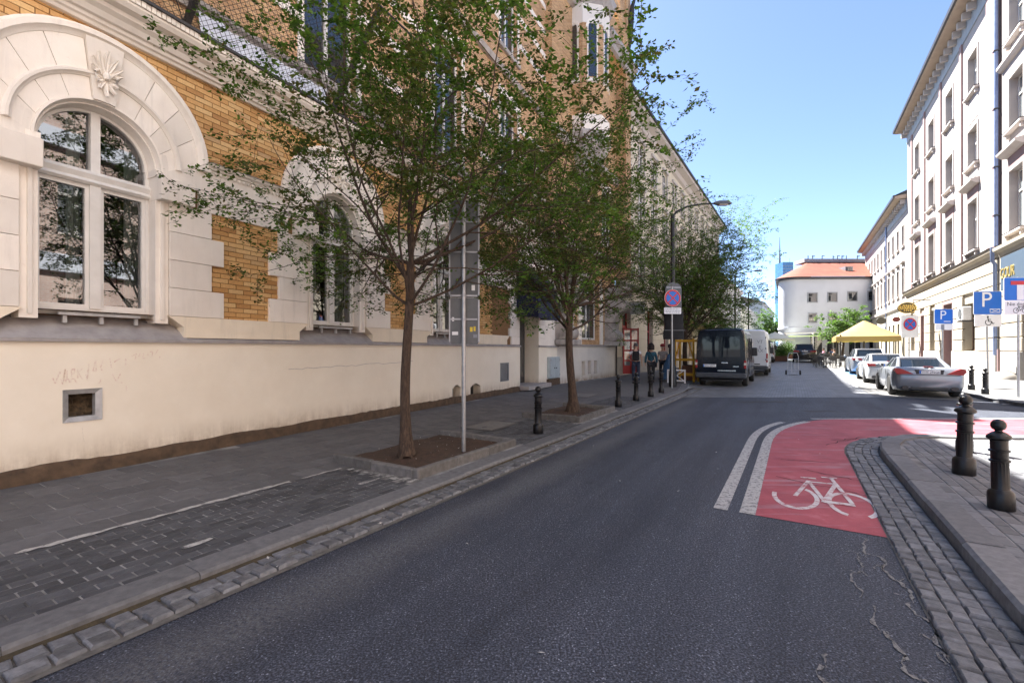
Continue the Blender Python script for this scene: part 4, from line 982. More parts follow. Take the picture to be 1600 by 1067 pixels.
# faded graffiti strokes, following the photograph
gr=MB(FY)
def G_(px,py):
    k=(px-800)/711.1; s_=(k*WA.y-WA.x)/(UA.x-UA.y*k); Y=WA.y+UA.y*s_; return (s_,1.6+(546-py)/711.1*Y)
def stroke(pts,w=.0065):
    q=[G_(60+x*.1312,540+y*.1312) for x,y in pts]
    for (s0,z0),(s1,z1) in zip(q,q[1:]):
        d=math.hypot(s1-s0,z1-z0) or 1; nx,nz=-(z1-z0)/d*w,(s1-s0)/d*w
        gr.add([(s0+nx,.003,z0+nz),(s0-nx,.003,z0-nz),(s1-nx,.003,z1-nz),(s1+nx,.003,z1+nz)],[(0,1,2,3)])
for st_ in ([(170,385),(200,450),(255,310),(262,330),(230,340)],[(265,395),(290,460),(320,280),(300,390)],[(330,440),(325,400),(365,400),(370,440)],[(385,440),(385,395),(430,395),(455,445)],[(340,300),(340,390)],[(395,380),(390,290),(430,275),(425,330),(390,335)],[(470,390),(465,280)],[(525,270),(470,320),(525,400)],[(600,215),(580,405),(565,340)],[(650,300),(680,170),(690,300),(650,302)],[(770,170),(740,260),(760,300)],[(850,150),(870,265)],[(975,150),(900,195)],[(880,340),(930,430),(975,330)],[(930,435),(1000,440)],[(1040,150),(1035,240)],[(1110,128),(1165,95),(1150,170)],[(1200,95),(1220,130)],[(1215,95),(1195,130)],[(1250,90),(1240,150),(1285,150)],[(1300,80),(1310,130)],[(1330,75),(1360,70),(1350,135)],[(1425,45),(1385,110)],[(1450,125),(1435,160)],[(745,390),(730,440),(705,450)],[(1045,480),(1050,540)]): stroke(st_)
gr.build('graffiti',M['graffiti'],A,recalc=False)
ck=MB(FY); random.seed(3)
def wcrack(p,q,n,amp,w=.004):
    pp=[(p[0]+(q[0]-p[0])*i/n+random.uniform(-amp,amp)*.5,p[1]+(q[1]-p[1])*i/n+random.uniform(-amp,amp)) for i in range(n+1)]
    for (s0,z0),(s1,z1) in zip(pp,pp[1:]): ck.add([(s0,.002,z0-w),(s0,.002,z0+w),(s1,.002,z1+w*random.uniform(.3,1)),(s1,.002,z1-w)],[(0,1,2,3)])
wcrack((3.6,1.24),(7.1,1.30),26,.018); wcrack((.70,.70),(.72,.45),8,.01,.003)
ck.build('plaster_crack',M['stone_grey'],A,recalc=False)
# --- entrance with navy awning
dr=MB(FY); dr.box(13.3,15.05,-1.12,-1.05,.12,3.4); dr.build('door_back',M['room'],A)
dd=MB(FY); dd.cbox(14.0,14.9,-.62,-.56,.26,3.3,.01); dl=dd.build('door',M['steel_dark'],A)
mb=MB(FY); mb.box(14.12,14.78,-.565,-.55,.5,3.1); mb.build('pane',M['pane_dark'],dl)
mb=MB(FY); mb.tube([(14.1,-.5,1.0),(14.1,-.5,2.2)],.02,6); mb.build('door_handle',M['galv'],dl)
dd=MB(FY); dd.cbox(13.32,13.95,-.42,-.37,.26,3.3,.01); dl=dd.build('door',M['steel_dark'],A)
mb=MB(FY); mb.box(13.4,13.87,-.375,-.36,.5,3.1); mb.build('pane',M['pane_grey'],dl)
mb=MB(FY); mb.cbox(13.2,15.4,-1.0,.42,.09,.25,.01); mb.build('door_step',M['stone_grey'],A)
mb=MB(FY); mb.box(13.3,15.05,-1.1,-.3,3.30,3.42); mb.build('door_lintel',M['stone'],A)
aw=frame_thing('door_awning','dark navy cloth awning hanging over the entrance door','awning',WA,AA)
mb=MB(FY); n_=8; vs=[]
for k in range(n_+1):
    s_=13.0+2.2*k/n_; w_=.03*sin(k*2.1); vs+=[(s_,.0,4.75),(s_,.55+w_,4.25),(s_,.85+w_,3.5),(s_,.88+w_,2.72+.03*sin(k*3))]
mb.add(vs,[(4*k+j,4*k+4+j,4*k+5+j,4*k+1+j) for k in range(n_) for j in range(3)])
for k in (0,n_): q=4*k; s_=13.0+2.2*k/n_; mb.add([(s_,0,4.75),(s_,.55,4.25),(s_,.85,3.5),(s_,.88,2.75),(s_,.0,2.8)],[(0,1,2,3,4)])
mb.build('cloth',M['navy_cloth'],aw,40,recalc=False)
mb=MB(FY); mb.tube([(13.0,.0,2.9),(13.0,.86,2.75),(15.2,.86,2.75),(15.2,.0,2.9)],.018,5); mb.build('frame',M['steel_dark'],aw)
# meter box on the wall
eb=frame_thing('meter_box','pale grey-blue electricity meter box with double doors on the wall','meter box',WP(16.0),AA)
mb=MB(FY); mb.cbox(-.05,1.12,.0,.14,.36,1.28,.012); mb.build('casing',M['elec'],eb)
for x0 in (-.02,.54):
    mb=MB(FY); mb.cbox(x0,x0+.54,.14,.158,.40,1.24,.006); d_=mb.build('door',M['elec'],eb)
    mb=MB(FY); mb.lathe([(.001,0),(.03,0),(.03,.02),(.001,.02)],8,(x0+(.44 if x0<.2 else .10),.158,.8),ax='y'); mb.build('lock',M['ink'],d_)
    mb=MB(FY)
    for hz in (.5,1.15): mb.cbox(x0+(.0 if x0<.2 else .50),x0+(.0 if x0<.2 else .50)+.04,.158,.17,hz-.04,hz+.04,.004)
    mb.build('hinge',M['zinc'],d_)
mb=MB(FY); mb.cbox(-.12,1.20,.0,.12,.05,.34,.012); mb.build('stone_foot',M['base_strip'],eb)
for k in range(6):
    mb=MB(FY); mb.cbox(15.06 if k%2 else 15.06,15.75 if k%2 else 15.6,O1-.02,-.01,1.775+k*.28+.003,1.775+(k+1)*.28-.003,.004); mb.build('quoin',M['stone'],A)
# ------------------------------------------------------------------ B: portal section of the same street front, turned to the far street
Bb=frame_thing('portal_building','brick corner house with scrolled stone consoles, corbelled oriel and tall gable','building',B0,AB)
lowops=[(2.55,2.98,.3,1.02),(3.3,3.72,.34,1.02),(4.1,4.5,.34,1.02)]
mb=MB(FY); wall_open(mb,-.1,7.3,.05,1.75,lowops,.02,.25); mb.add([(7.3,.02,.05),(7.3,-8,.05),(7.3,-8,5),(7.3,.02,5)],[(0,1,2,3)]); mb.build('plinth',M['plinth_white'],Bb,recalc=False)
mb=MB(FY)
for a_,b_,c_,d_ in lowops: mb.add([(a_,-.22,c_),(b_,-.22,c_),(b_,-.22,d_),(a_,-.22,d_)],[(0,1,2,3)])
mb.build('vent_backing',M['soffit'],Bb,recalc=False)
mb=MB(FY); sweep(mb,[(-.1,1.75),(.08,1.75),(.09,1.82),(-.1,1.86)],-.1,7.3); mb.build('plinth_ledge',M['stone_grey'],Bb)
gops=[(2.6,4.9,2.1,5.2),(.2,1.2,2.1,4.6)]
mb=MB(FY); wall_open(mb,-.1,7.3,1.8,6.4,gops,-.05,.35); mb.build('wall',M['brick_up'],Bb,recalc=False)
for q in gops: window(Bb,FY,*q,-.28,M['white_frame'],M['pane_dark'],.09,1,.66)
for s0,s1 in ((5.0,5.35),(2.2,2.55),(1.3,1.6)):
    mb=MB(FY); mb.cbox(s0,s1,-.08,.03,1.86,5.4,.01); mb.build('pier',M['stone'],Bb)
# scrolled consoles
def console(s0,s1):
    t=MB(FY); prof=[]
    def cc(cx,cz,r,t0,t1,n): return [(cx+r*cos(rad(t0+(t1-t0)*i/n)),cz+r*sin(rad(t0+(t1-t0)*i/n))) for i in range(n+1)]
    prof=[(-.05,2.05)]+cc(.42,2.33,.28,-110,60,10)+[(.40,2.72),(.42,3.0),(.55,3.35),(.78,3.62)]+cc(.86,3.98,.34,-70,100,10)+[(.70,4.40),(-.05,4.55)]
    t.prism(prof,s0,s1,'x')
    for sd in (s0,s1):
        sg=-1 if sd==s0 else 1
        for cx,cz,r in ((.42,2.33,.24),(.86,3.98,.29)):
            t.lathe([(.002,-.05),(r*.5,-.05),(r*.55,-.02),(r,-.03),(r,.05),(r*.55,.05),(r*.5,.06),(.002,.06)],16,(sd,cx,cz),ax='x')
    return t.build('scroll_console',M['stone_old'],Bb,35)
for s0,s1 in ((-.1,.75),(5.75,6.75)):
    console(s0,s1)
    mb=MB(FY); mb.cbox(s0-.12,s1+.12,-.05,.78,1.80,2.04,.03); mb.build('console_base',M['stone_old'],Bb)
    mb=MB(FY); mb.cbox(s0-.10,s1+.10,-.05,1.15,4.55,4.78,.03); mb.cbox(s0-.16,s1+.16,-.05,1.25,4.785,4.98,.03); mb.build('console_cap',M['stone_old'],Bb)
mb=MB(FY); ring_mould(mb,3.6,4.9,1.55,1.95,-.05,.30,0,180,24); mb.build('portal_arch',M['brick_up'],Bb,40)
# upper wall, oriel and gable block
OB=.35
uo=[(4.6,5.9,6.9,10.2),(-.2,.6,7,10)]
mb=MB(FY); wall_open(mb,-1.2,7.3,5.6,18.4,[],OB,.3); mb.add([(-1.2,OB,5.6),(-1.2,-6,5.6),(-1.2,-6,18.4),(-1.2,OB,18.4)],[(0,1,2,3)]); mb.add([(7.3,OB,5.6),(7.3,-6,5.6),(7.3,-6,18.4),(7.3,OB,18.4)],[(0,1,2,3)]); mb.add([(-1.2,-.1,5.6),(7.3,-.1,5.6),(7.3,OB,5.6),(-1.2,OB,5.6)],[(0,1,2,3)]); mb.add([(-1.2,OB,18.4),(7.3,OB,18.4),(7.3,-6,18.4),(-1.2,-6,18.4)],[(0,1,2,3)])
mb.build('upper_wall',M['brick_up'],Bb,recalc=False)
for z0,z1,oo in ((6.1,6.5,.5),(10.7,11.1,.45),(17.2,17.6,.55)):
    mb=MB(FY); sweep(mb,[(OB-.02,z0),(oo,z0+.05),(oo+.12,z0+.25),(oo+.12,z1),(OB-.02,z1+.06)],-1.25,7.35); mb.build('stone_band',M['stone_old'],Bb)
for a_,b_ in ((4.35,5.35),):
    window(Bb,FY,a_,b_,7.2,10.0,OB+.03,M['white_frame'],M['pane_dark'],.09,1,.66,.05)
    mb=MB(FY); mb.cbox(a_-.2,b_+.2,OB-.02,OB+.1,10.0,10.35,.02); mb.cbox(a_-.2,b_+.2,OB-.02,OB+.12,7.0,7.19,.02); mb.build('window_head',M['stone'],Bb)
OC=(1.9,.40)
def octa(r,z,n=8,ph=22.5): return [(OC[0]+r*cos(rad(ph+360*i/n)),OC[1]+r*sin(rad(ph+360*i/n)),z) for i in range(n)]
mb=MB(FY); mb.loft([octa(.25,9.0),octa(.45,9.5),octa(.75,10.0),octa(.9,10.1),octa(.9,10.3),octa(1.15,10.9),octa(1.3,11.1),octa(1.3,11.5),octa(1.22,11.6)]); mb.build('oriel_corbel',M['stone_old'],Bb)
mb=MB(FY); mb.loft([octa(1.22,11.6),octa(1.22,12.3)]); mb.build('oriel_base',M['stone'],Bb)
mb=MB(FY); mb.loft([octa(1.2,12.3),octa(1.2,16.4)]); mb.build('oriel_wall',M['brick_up'],Bb)
mb=MB(FY); mb.loft([octa(1.23,16.4),octa(1.23,17.3)]); mb.build('oriel_frieze',M['stone'],Bb)
mb=MB(FY); mb.loft([octa(1.25,17.3),octa(1.5,17.55),octa(1.55,17.7),octa(1.55,17.85),octa(1.35,18.1),octa(1.2,18.2)]); mb.build('oriel_cornice',M['stone_grey'],Bb)
mb=MB(FY); mb.loft([octa(1.15,18.2),octa(1.15,19.0),octa(1.2,19.0),octa(1.2,19.2),octa(1.0,19.4),octa(.05,19.9)]); mb.build('oriel_cap',M['stone_old'],Bb)
for k in range(8):
    t=rad(45*k+45); ap=1.2*cos(rad(22.5)); nx,ny=cos(t),sin(t); tx,ty=-ny,nx
    if ny<-.3: continue
    def fp(u,o,z): return (OC[0]+nx*(ap+o)+tx*u,OC[1]+ny*(ap+o)+ty*u,z)
    mb=MB(FY); mb.add([fp(-.2,.012,14.0),fp(.2,.012,14.0),fp(.2,.012,16.2)]+[fp(.2*cos(rad(q)),.012,16.2+.3*sin(rad(q))) for q in range(20,180,20)]+[fp(-.2,.012,16.2)],[tuple(range(12))]); w_=mb.build('window',M['pane_dark'],Bb,recalc=False)
    mb=MB(FY)
    for u in (-.26,.20): mb.add([fp(u,0,13.9),fp(u+.06,0,13.9),fp(u+.06,.05,13.9),fp(u,.05,13.9),fp(u,0,16.2),fp(u+.06,0,16.2),fp(u+.06,.05,16.2),fp(u,.05,16.2)],[(0,1,2,3),(4,5,6,7),(0,1,5,4),(1,2,6,5),(2,3,7,6),(3,0,4,7)])
    rings=[]
    for q in range(0,181,15):
        c_,s_=cos(rad(q)),sin(rad(q)); rings.append([fp(.2*c_,0,16.2+.3*s_),fp(.2*c_,.05,16.2+.3*s_),fp(.32*c_,.05,16.2+.44*s_),fp(.32*c_,0,16.2+.44*s_)])
    mb.loft(rings); mb.add([fp(-.3,0,13.7),fp(.3,0,13.7),fp(.3,.1,13.75),fp(-.3,.1,13.75),fp(-.3,0,13.9),fp(.3,0,13.9),fp(.3,.08,13.9),fp(-.3,.08,13.9)],[(0,1,2,3),(4,5,6,7),(0,1,5,4),(1,2,6,5),(2,3,7,6),(3,0,4,7)])
    mb.build('window_surround',M['stone'],Bb)
# gable block corbelled further out
mb=MB(FY); mb.box(3.4,7.3,OB,.9,17.0,19.0); mb.box(5.6,7.3,-.6,.9,19.001,24.0); mb.box(6.5,7.3,OB,.92,5.6,17.0); mb.build('gable_wall',M['brick_up'],Bb)
mb=MB(FY); ring_mould(mb,4.3,17.7,1.5,2.1,.9,1.12,-5,120,22); mb.build('gable_arch',M['brick_up'],Bb,40)
for s0 in (6.35,):
    mb=MB(FY); mb.box(s0,s0+.25,.9,1.0,17.6,22.6); mb.build('gable_pilaster',M['brick_up'],Bb)
mb=MB(FY); sweep(mb,[(.85,17.0),(1.05,17.05),(1.12,17.25),(1.3,17.35),(1.32,17.55),(.85,17.7)],3.3,7.4); mb.build('gable_string',M['stone_grey'],Bb)
for k in range(5):
    mb=MB(FY); mb.box(5.5-.05*k,7.3+.08+.09*k,-.6-.05*k,.95+.10*k,22.4+.28*k,22.4+.28*(k+1)-.004); mb.build('gable_cornice_course',M['brick_up'],Bb)
mb=MB(FY); mb.box(5.7,7.5,-.5,1.1,23.81,24.1); mb.build('gable_top',M['stone_old'],Bb)
# iron ornament on the gable edge
mb=MB(FY); mb.tube([(6.95,.93,18.4),(7.0,1.02,19.2),(6.95,1.06,20.2),(7.05,1.10,21.0),(7.1,1.3,21.6)],[.06,.12,.16,.12,.05],7); mb.tube([(6.95,1.05,20.2),(6.7,1.1,19.6),(6.85,1.06,18.9)],[.05,.08,.04],6); mb.build('iron_ornament',M['steel_dark'],Bb,50)
mb=MB(FY); mb.tube([(7.2,.10,.1),(7.2,.10,1.9)],.05,8); mb.build('downpipe',M['steel_dark'],Bb)

# ------------------------------------------------------------------ C: long cream building with red doors
C0=BP(7.32,0.0); CH=16.7; CL=37.0
Cb=frame_thing('cream_building','long cream stucco building with red doors and white upper windows','building',C0,AB)
gdoors=[(1.1,2.7,.12,4.2),(6.2,7.6,.12,4.3),(10.6,12.0,.12,4.3),(15,16.4,.9,4.3),(19.4,20.8,.9,4.3),(23.8,25.2,.9,4.3),(28.2,29.6,.9,4.3)]
cops=[]
for r_,(z0,z1) in enumerate(((6.3,8.9),(10.0,12.3),(13.3,15.4))):
    x=1.3
    while x<CL-1.5: cops.append((x,x+1.25,z0,z1)); x+=3.0
mb=MB(FY); wall_open(mb,0,CL,5.4,CH,cops,0,.22); mb.add([(CL,0,.1),(CL,-10,.1),(CL,-10,CH),(CL,0,CH)],[(0,1,2,3)]); mb.build('upper_wall',M['stucco_cream'],Cb,recalc=False)
mb=MB(FY); wall_open(mb,0,CL,.05,5.4,gdoors,0,.4); mb.build('wall',M['stucco_cream'],Cb,recalc=False)
segs=[]; x=0
for q in gdoors: segs.append((x,q[0]-.02)); x=q[1]+.02
segs.append((x,CL))
for a_,b_ in segs:
    mb=MB(FY); mb.cbox(a_,b_,-.02,.06,.08,1.15,.01); mb.build('plinth_block',M['grey_plinth'],Cb)
    for k in range(7):
        mb=MB(FY); mb.cbox(a_+.02,b_-.02,-.02,.035,1.165+k*.56,1.165+(k+1)*.56-.035,.012); mb.build('rusticated_course',M['stucco_cream'],Cb)
mb=MB(FY); sweep(mb,[(0,5.3),(.12,5.34),(.25,5.55),(.25,5.62),(0,5.72)],0,CL); mb.build('string_course',M['stone_old'],Cb)
for a_,b_,c_,d_ in cops:
    window(Cb,FY,a_,b_,c_,d_,-.12,M['white_frame'],M['pane_dark'],.08,1,.66)
    mb=MB(FY); mb.box(a_-.12,b_+.12,0,.12,c_-.12,c_); mb.box(a_-.15,b_+.15,0,.14,d_+.02,d_+.2); mb.box(a_-.14,a_-.001,0,.05,c_,d_+.019); mb.box(b_+.001,b_+.14,0,.05,c_,d_+.019); mb.build('window_surround',M['stucco_trim'],Cb)
for k,(a_,b_,c_,d_) in enumerate(gdoors):
    if k==0:
        # the red door stands open towards the street
        mb=MB(FY); mb.box(a_,b_,-.36,-.34,c_,d_); mb.build('doorway',M['room'],Cb)
        t=MB(FY)
        def leaf_box(u0,u1,z0,z1,th=.04):
            t.box(u0,u1,-th/2,th/2,z0,z1)
        W_=.95; 
        for u in (0,.43,W_-.09): leaf_box(u,u+.09,.0,2.75)
        for z0 in (0.0,.75,1.35,1.95,2.62): leaf_box(.09,W_-.09,z0,z0+(.5 if z0==0 else .10))
        d_o=t.build('door',M['red_door'],Cb); d_o.location=(a_+.02,-.05,.14); d_o.rotation_euler=(0,0,rad(-62))
        p=MB(FY); p.add([(.05,0,.4),(W_-.05,0,.4),(W_-.05,0,2.7),(.05,0,2.7)],[(0,1,2,3)]); p.build('pane',M['pane_grey'],d_o,recalc=False)
        mb=MB(FY); mb.box(a_,b_,-.3,-.24,2.95,3.1); mb.box(a_,a_+.1,-.3,-.24,.12,d_); mb.box(b_-.1,b_,-.3,-.24,.12,d_); mb.box((a_+b_)/2-.05,(a_+b_)/2+.05,-.3,-.24,3.1,d_); mb.build('door_frame',M['red_door'],Cb)
    else: window(Cb,FY,a_,b_,c_,d_,-.25,M['red_door'],M['pane_dark'],.10,1,.66)
mb=MB(FY); sweep(mb,[(0,CH-.6),(.2,CH-.5),(.3,CH-.2),(.75,CH-.05),(.8,CH+.12),(0,CH+.2)],-.05,CL+.2); mb.build('eaves_cornice',M['stucco_trim'],Cb)
mb=MB(FY); sweep(mb,[(.74,CH+.12),(.92,CH+.14),(.94,CH+.26),(.74,CH+.24)],-.05,CL+.2); mb.build('gutter_rail',M['roof_dark'],Cb)
mb=MB(FY); mb.add([(0,.8,CH+.2),(CL,.8,CH+.2),(CL,-5,CH+2.6),(0,-5,CH+2.6),(CL,-10,CH),(0,-10,CH)],[(0,1,2,3),(3,2,4,5)]); mb.build('roof',M['roof_dark'],Cb,recalc=False)
# ------------------------------------------------------------------ D, E: lower buildings further along the left side
def far_block(name,label,org,ang,L,H,rows,pitch,wall,depth=10,base=.3,ww=1.0,fy=FY):
    t=frame_thing(name,label,'building',org,ang); ops=[]
    for z0,z1 in rows:
        x=.8
        while x<L-ww: ops.append((x,x+ww,z0,z1)); x+=pitch
    mb=MB(fy); wall_open(mb,0,L,base-.5,H,ops,0,.2)
    mb.add([(0,0,-.2),(0,-depth,-.2),(0,-depth,H),(0,0,H)],[(0,1,2,3)]); mb.add([(L,0,-.2),(L,-depth,-.2),(L,-depth,H),(L,0,H)],[(0,1,2,3)]); mb.build('wall',wall,t,recalc=False)
    for q in ops: window(t,fy,*q,-.1,M['white_frame'],M['pane_dark'],.08,1,.66)
    mb=MB(fy); sweep(mb,[(0,H-.5),(.15,H-.4),(.45,H-.1),(.45,H+.1),(0,H+.15)],-.1,L+.1); mb.build('cornice',M['stucco_trim'],t)
    mb=MB(fy); mb.add([(-.1,.45,H+.11),(L+.1,.45,H+.11),(L+.1,-depth/2,H+2),(-.1,-depth/2,H+2),(L+.1,-depth,H),(-.1,-depth,H)],[(0,1,2,3),(3,2,4,5)]); mb.build('roof',M['roof_dark'],t,recalc=False)
    return t
far_block('terrace_house','pale low town house with rows of tall windows beyond the cream building',BP(7.32+CL+.1,0),AB,22,11.0,((1.2,3.6),(5,7.2),(8.2,10)),1.9,M['stucco_far'])
far_block('terrace_house','cream lower house with plain cornice at the far end of the left side',BP(7.32+CL+22.3,0),AB,30,9.0,((1.2,3.4),(5.0,7.4)),2.4,M['stucco_cream'])
far_block('terrace_house','grey distant block closing the left side of the street',BP(7.32+CL+52.5,1.0),AB,40,12.0,((1.4,3.6),(5,7),(8.4,10.4)),3.0,M['stucco_far'])
# ochre awning and brown shop sign far along the left side
t=thing('shop_awning','ochre shop awning jutting out behind the dark van','awning',tuple(BP(24,0,0)),pi/2-AB)
mb=MB(FY); mb.add([(0,.1,4.6),(7,.1,4.6),(7,1.6,3.7),(0,1.6,3.7),(0,1.6,3.35),(7,1.6,3.35)],[(0,1,2,3),(3,2,5,4)]); mb.add([(0,.1,4.6),(0,1.6,3.7),(0,1.6,3.35),(0,.1,3.35)],[(0,1,2,3)]); mb.build('cloth',M['yellow_cloth'],t,recalc=False)
mb=MB(FY); mb.tube([(0,.1,3.6),(0,1.58,3.4),(7,1.58,3.4),(7,.1,3.6)],.03,5); mb.build('frame',M['steel_dark'],t)
# ------------------------------------------------------------------ right side of the street (outward = +y)
CR=9.1
def right_frame(name,label,a0,c=CR): return thing(name,label,'building',tuple(S(a0,c,0)),RZ)
def eaves(t,L,H,x0=0,over=.95,frieze=True):
    mb=MB(); sweep(mb,[(0,H-.08),(over-.1,H),(over,H+.04),(over,H+.22),(0,H+.30)],x0,L); mb.build('eaves_soffit',M['soffit'],t)
    mb=MB(); sweep(mb,[(over,H+.06),(over+.12,H+.08),(over+.14,H+.30),(over,H+.34)],x0,L); mb.build('gutter_rail',M['roof_dark'],t)
    if frieze:
        mb=MB(); mb.box(x0,L,0,.05,H-1.15,H-.09); mb.build('frieze',M['frieze'],t)  # bluish grey paints the shadow under the eaves into this band
        x=x0+.3
        while x<L: 
            mb=MB(); mb.box(x,x+.22,.05,.45,H-.5,H-.085); mb.build('bracket',M['stucco_trim'],t); x+=.95
    mb=MB(); mb.add([(x0,over,H+.31),(L,over,H+.31),(L,-6,H+3.2),(x0,-6,H+3.2),(L,-13,H),(x0,-13,H)],[(0,1,2,3),(3,2,4,5)]); mb.build('roof',M['roof_dark'],t,recalc=False)
def dressed_window(t,a,b,c,d,hood=False,sill=True,dep=.34):
    window(t,1,a,b,c,d,-dep+.06,M['white_frame'],M['pane_grey'],.09,1,.66,.06)
    mb=MB(); fw=.13
    mb.box(a-fw,a-.001,0,.05,c,d+fw); mb.box(b+.001,b+fw,0,.05,c,d+fw); mb.box(a,b,0,.05,d+.001,d+fw); mb.build('window_surround',M['stucco_trim'],t)
    if sill: 
        mb=MB(); mb.cbox(a-.22,b+.22,-.1,.22,c-.14,c-.002,.02); mb.build('window_sill',M['stucco_trim'],t)
        for x in (a-.08,b-.04):
            mb=MB(); mb.box(x,x+.12,0,.15,c-.34,c-.142); mb.build('sill_bracket',M['stucco_trim'],t)
        mb=MB(); mb.box(a-.24,b+.24,-.02,.235,c-.001,c+.012); mb.build('sill_flashing',M['roof_dark'],t)
    if hood:
        mb=MB(); mb.box(a-.1,b+.1,0,.03,d+fw+.01,d+.72); mb.build('hood_panel',M['pinkish'],t)
        mb=MB(); sweep(mb,[(0,d+.72),(.18,d+.74),(.40,d+.90),(.42,d+1.0),(0,d+1.08)],a-.34,b+.34); mb.build('window_hood',M['stucco_trim'],t)
ROWS=((7.45,10.45),(12.5,14.75),(16.85,19.2))
# main four-storey house
RA0=33.4; RL=22.3
Rm=right_frame('corner_house','tall pale rose four-storey house with mauve pilaster strips and sandy rusticated ground floor',RA0)
cols=[36.55,41.3,46.05,50.8]
ops=[]
for x in cols:
    for z0,z1 in ROWS: ops.append((x-RA0,x-RA0+1.7,z0,z1))
H=21.9
mb=MB(); wall_open(mb,1.35,RL,6.6,H-1.1,ops,0,.36); mb.add([(1.35,0,6.6),(RL,0,6.6),(RL,0,6.5),(1.35,0,6.5)],[(0,1,2,3)]); mb.add([(RL,0,0),(RL,-12,0),(RL,-12,H),(RL,0,H)],[(0,1,2,3)]); mb.add([(0,0,0),(0,-12,0),(0,-12,H),(0,0,H)],[(0,1,2,3)]); mb.build('wall',M['stucco_pale'],Rm,recalc=False)
for x in cols:
    for k,(z0,z1) in enumerate(ROWS): dressed_window(Rm,x-RA0,x-RA0+1.7,z0,z1,k==0,True)
    mb=MB(); mb.box(x-RA0-.05,x-RA0+1.75,0,.025,15.15,16.35); mb.build('apron_panel',M['stucco_trim'],Rm)
    mb=MB(); mb.box(x-RA0-.05,x-RA0+1.75,0,.025,11.75,12.1); mb.build('apron_panel',M['stucco_trim'],Rm)
for x in (39.3,44.05,48.8,53.4):
    mb=MB(); mb.box(x-RA0,x-RA0+.42,0,.09,6.95,H-1.1); mb.build('pilaster_strip',M['pinkish'],Rm)
mb=MB(); mb.box(0,1.30,-.3,.16,6.95,H-.1); mb.build('corner_pilaster',M['pinkish'],Rm)
eaves(Rm,RL,H)
mb=MB(); sweep(mb,[(0,6.35),(.10,6.38),(.14,6.55),(.34,6.70),(.36,6.86),(0,6.98)],-.05,RL); mb.build('string_course',M['stucco_sand'],Rm)
mb=MB(); sweep(mb,[(.30,6.865),(.42,6.86),(.42,6.88),(.0,6.995),(.0,6.985)],-.05,RL); mb.build('zinc_flashing',M['roof_dark'],Rm)
gops=[(3.35,5.75,1.5,4.4),(7.75,10.2,.14,4.95),(12.2,13.7,1.5,4.6),(15.4,16.9,.14,4.6),(18.8,20.3,1.5,4.6)]
mb=MB(); wall_open(mb,0,RL,.05,6.4,gops,-.04,.5); mb.build('ground_floor_wall',M['stucco_sand'],Rm,recalc=False)
def rustic(t,L,gops,z0=1.5,z1=6.34,n=7,mat=M['stucco_sand'],x0=0):
    h=(z1-z0)/n
    for k in range(n):
        za,zb=z0+k*h+.02,z0+(k+1)*h-.02; cuts=[(q[0],q[1]) for q in gops if q[2]<zb-.05 and q[3]>za+.05]; x=x0
        for a,b in sorted(cuts)+[(L,L)]:
            if a-x>.1: mb=MB(); mb.cbox(x+.006,a-.006,-.06,.09,za,zb,.03); mb.build('rusticated_block',mat,t)
            x=b
    cuts=[(q[0],q[1]) for q in gops if q[2]<.5]; x=x0
    for a,b in sorted(cuts)+[(L,L)]:
        if a-x>.1: mb=MB(); mb.cbox(x,a-.004,-.06,.15,.08,z0-.01,.02); mb.build('plinth_block',M['grey_plinth'],t)
        x=b
rustic(Rm,RL,gops)
for a,b,c,d in gops:
    if c<.5:
        mb=MB(); mb.box(a,a+.2,-.35,.06,c,d); mb.box(b-.2,b,-.35,.06,c,d); mb.box(a+.2,b-.2,-.35,.06,d-.22,d); mb.build('door_surround',M['pinkish'],Rm)
        mb=MB(); mb.box(a+.2,b-.2,-.42,-.36,c,d-1.3); mb.box((a+b)/2-.02,(a+b)/2+.02,-.36,-.34,c,d-1.3); d_=mb.build('door',M['wood_brown'],Rm)
        for q in (a+.3,(a+b)/2+.12):
            mb=MB(); mb.cbox(q,q+(b-a)/2-.42,-.36,-.335,c+.3,c+1.2,.012); mb.cbox(q,q+(b-a)/2-.42,-.36,-.335,c+1.35,d-1.5,.012); mb.build('door_panel',M['wood_brown'],d_)
        mb=MB(); mb.tube([((a+b)/2-.12,-.33,1.15),((a+b)/2-.12,-.28,1.15),((a+b)/2-.12,-.28,1.35)],.02,5); mb.build('door_handle',M['galv'],d_)
        window(Rm,1,a+.2,b-.2,d-1.3,d-.22,-.36,M['white_frame'],M['pane_dark'],.06,1,0)
    else: window(Rm,1,a,b,c,d,-.40,M['wood_brown'],M['pane_dark'],.08,1,.7)
# air conditioner, downpipe
ac=thing('air_conditioner','white air conditioner box fixed above the ground-floor niche','air conditioner',tuple(S(RA0+4.3,CR-.02,0)),RZ)
mb=MB(); mb.cbox(-.55,.55,.1,.5,3.35,4.15,.03); mb.build('casing',M['white_wood'],ac)
mb=MB(); mb.lathe([(.02,0),(.3,0),(.32,.03),(.28,.03),(.02,.02)],16,(-.1,.5,3.75),ax='y'); mb.build('fan_grille',M['sign_back'],ac); mb=MB(); mb.box(-.5,.5,.0,.5,3.26,3.33); mb.build('bracket',M['steel_dark'],ac)
M['pipe_blue']=pm('bluish_zinc_pipe',(.22,.27,.40),(.16,.20,.32),4,.4,metal=.4)
dp=thing('downpipe','long bluish zinc downpipe between the two right-hand houses','downpipe',tuple(S(RA0-.18,CR,0)),RZ)
mb=MB(); mb.tube([(0,.16,6.95),(0,.16,23.0)],.085,10); mb.build('upper_pipe',M['pipe_blue'],dp,40); mb=MB(); mb.tube([(0,.30,6.9),(0,.30,6.2),(0,.2,6.0),(0,.2,1.3)],.085,10); mb.build('lower_pipe',M['pipe_blue'],dp,40)
mb=MB()
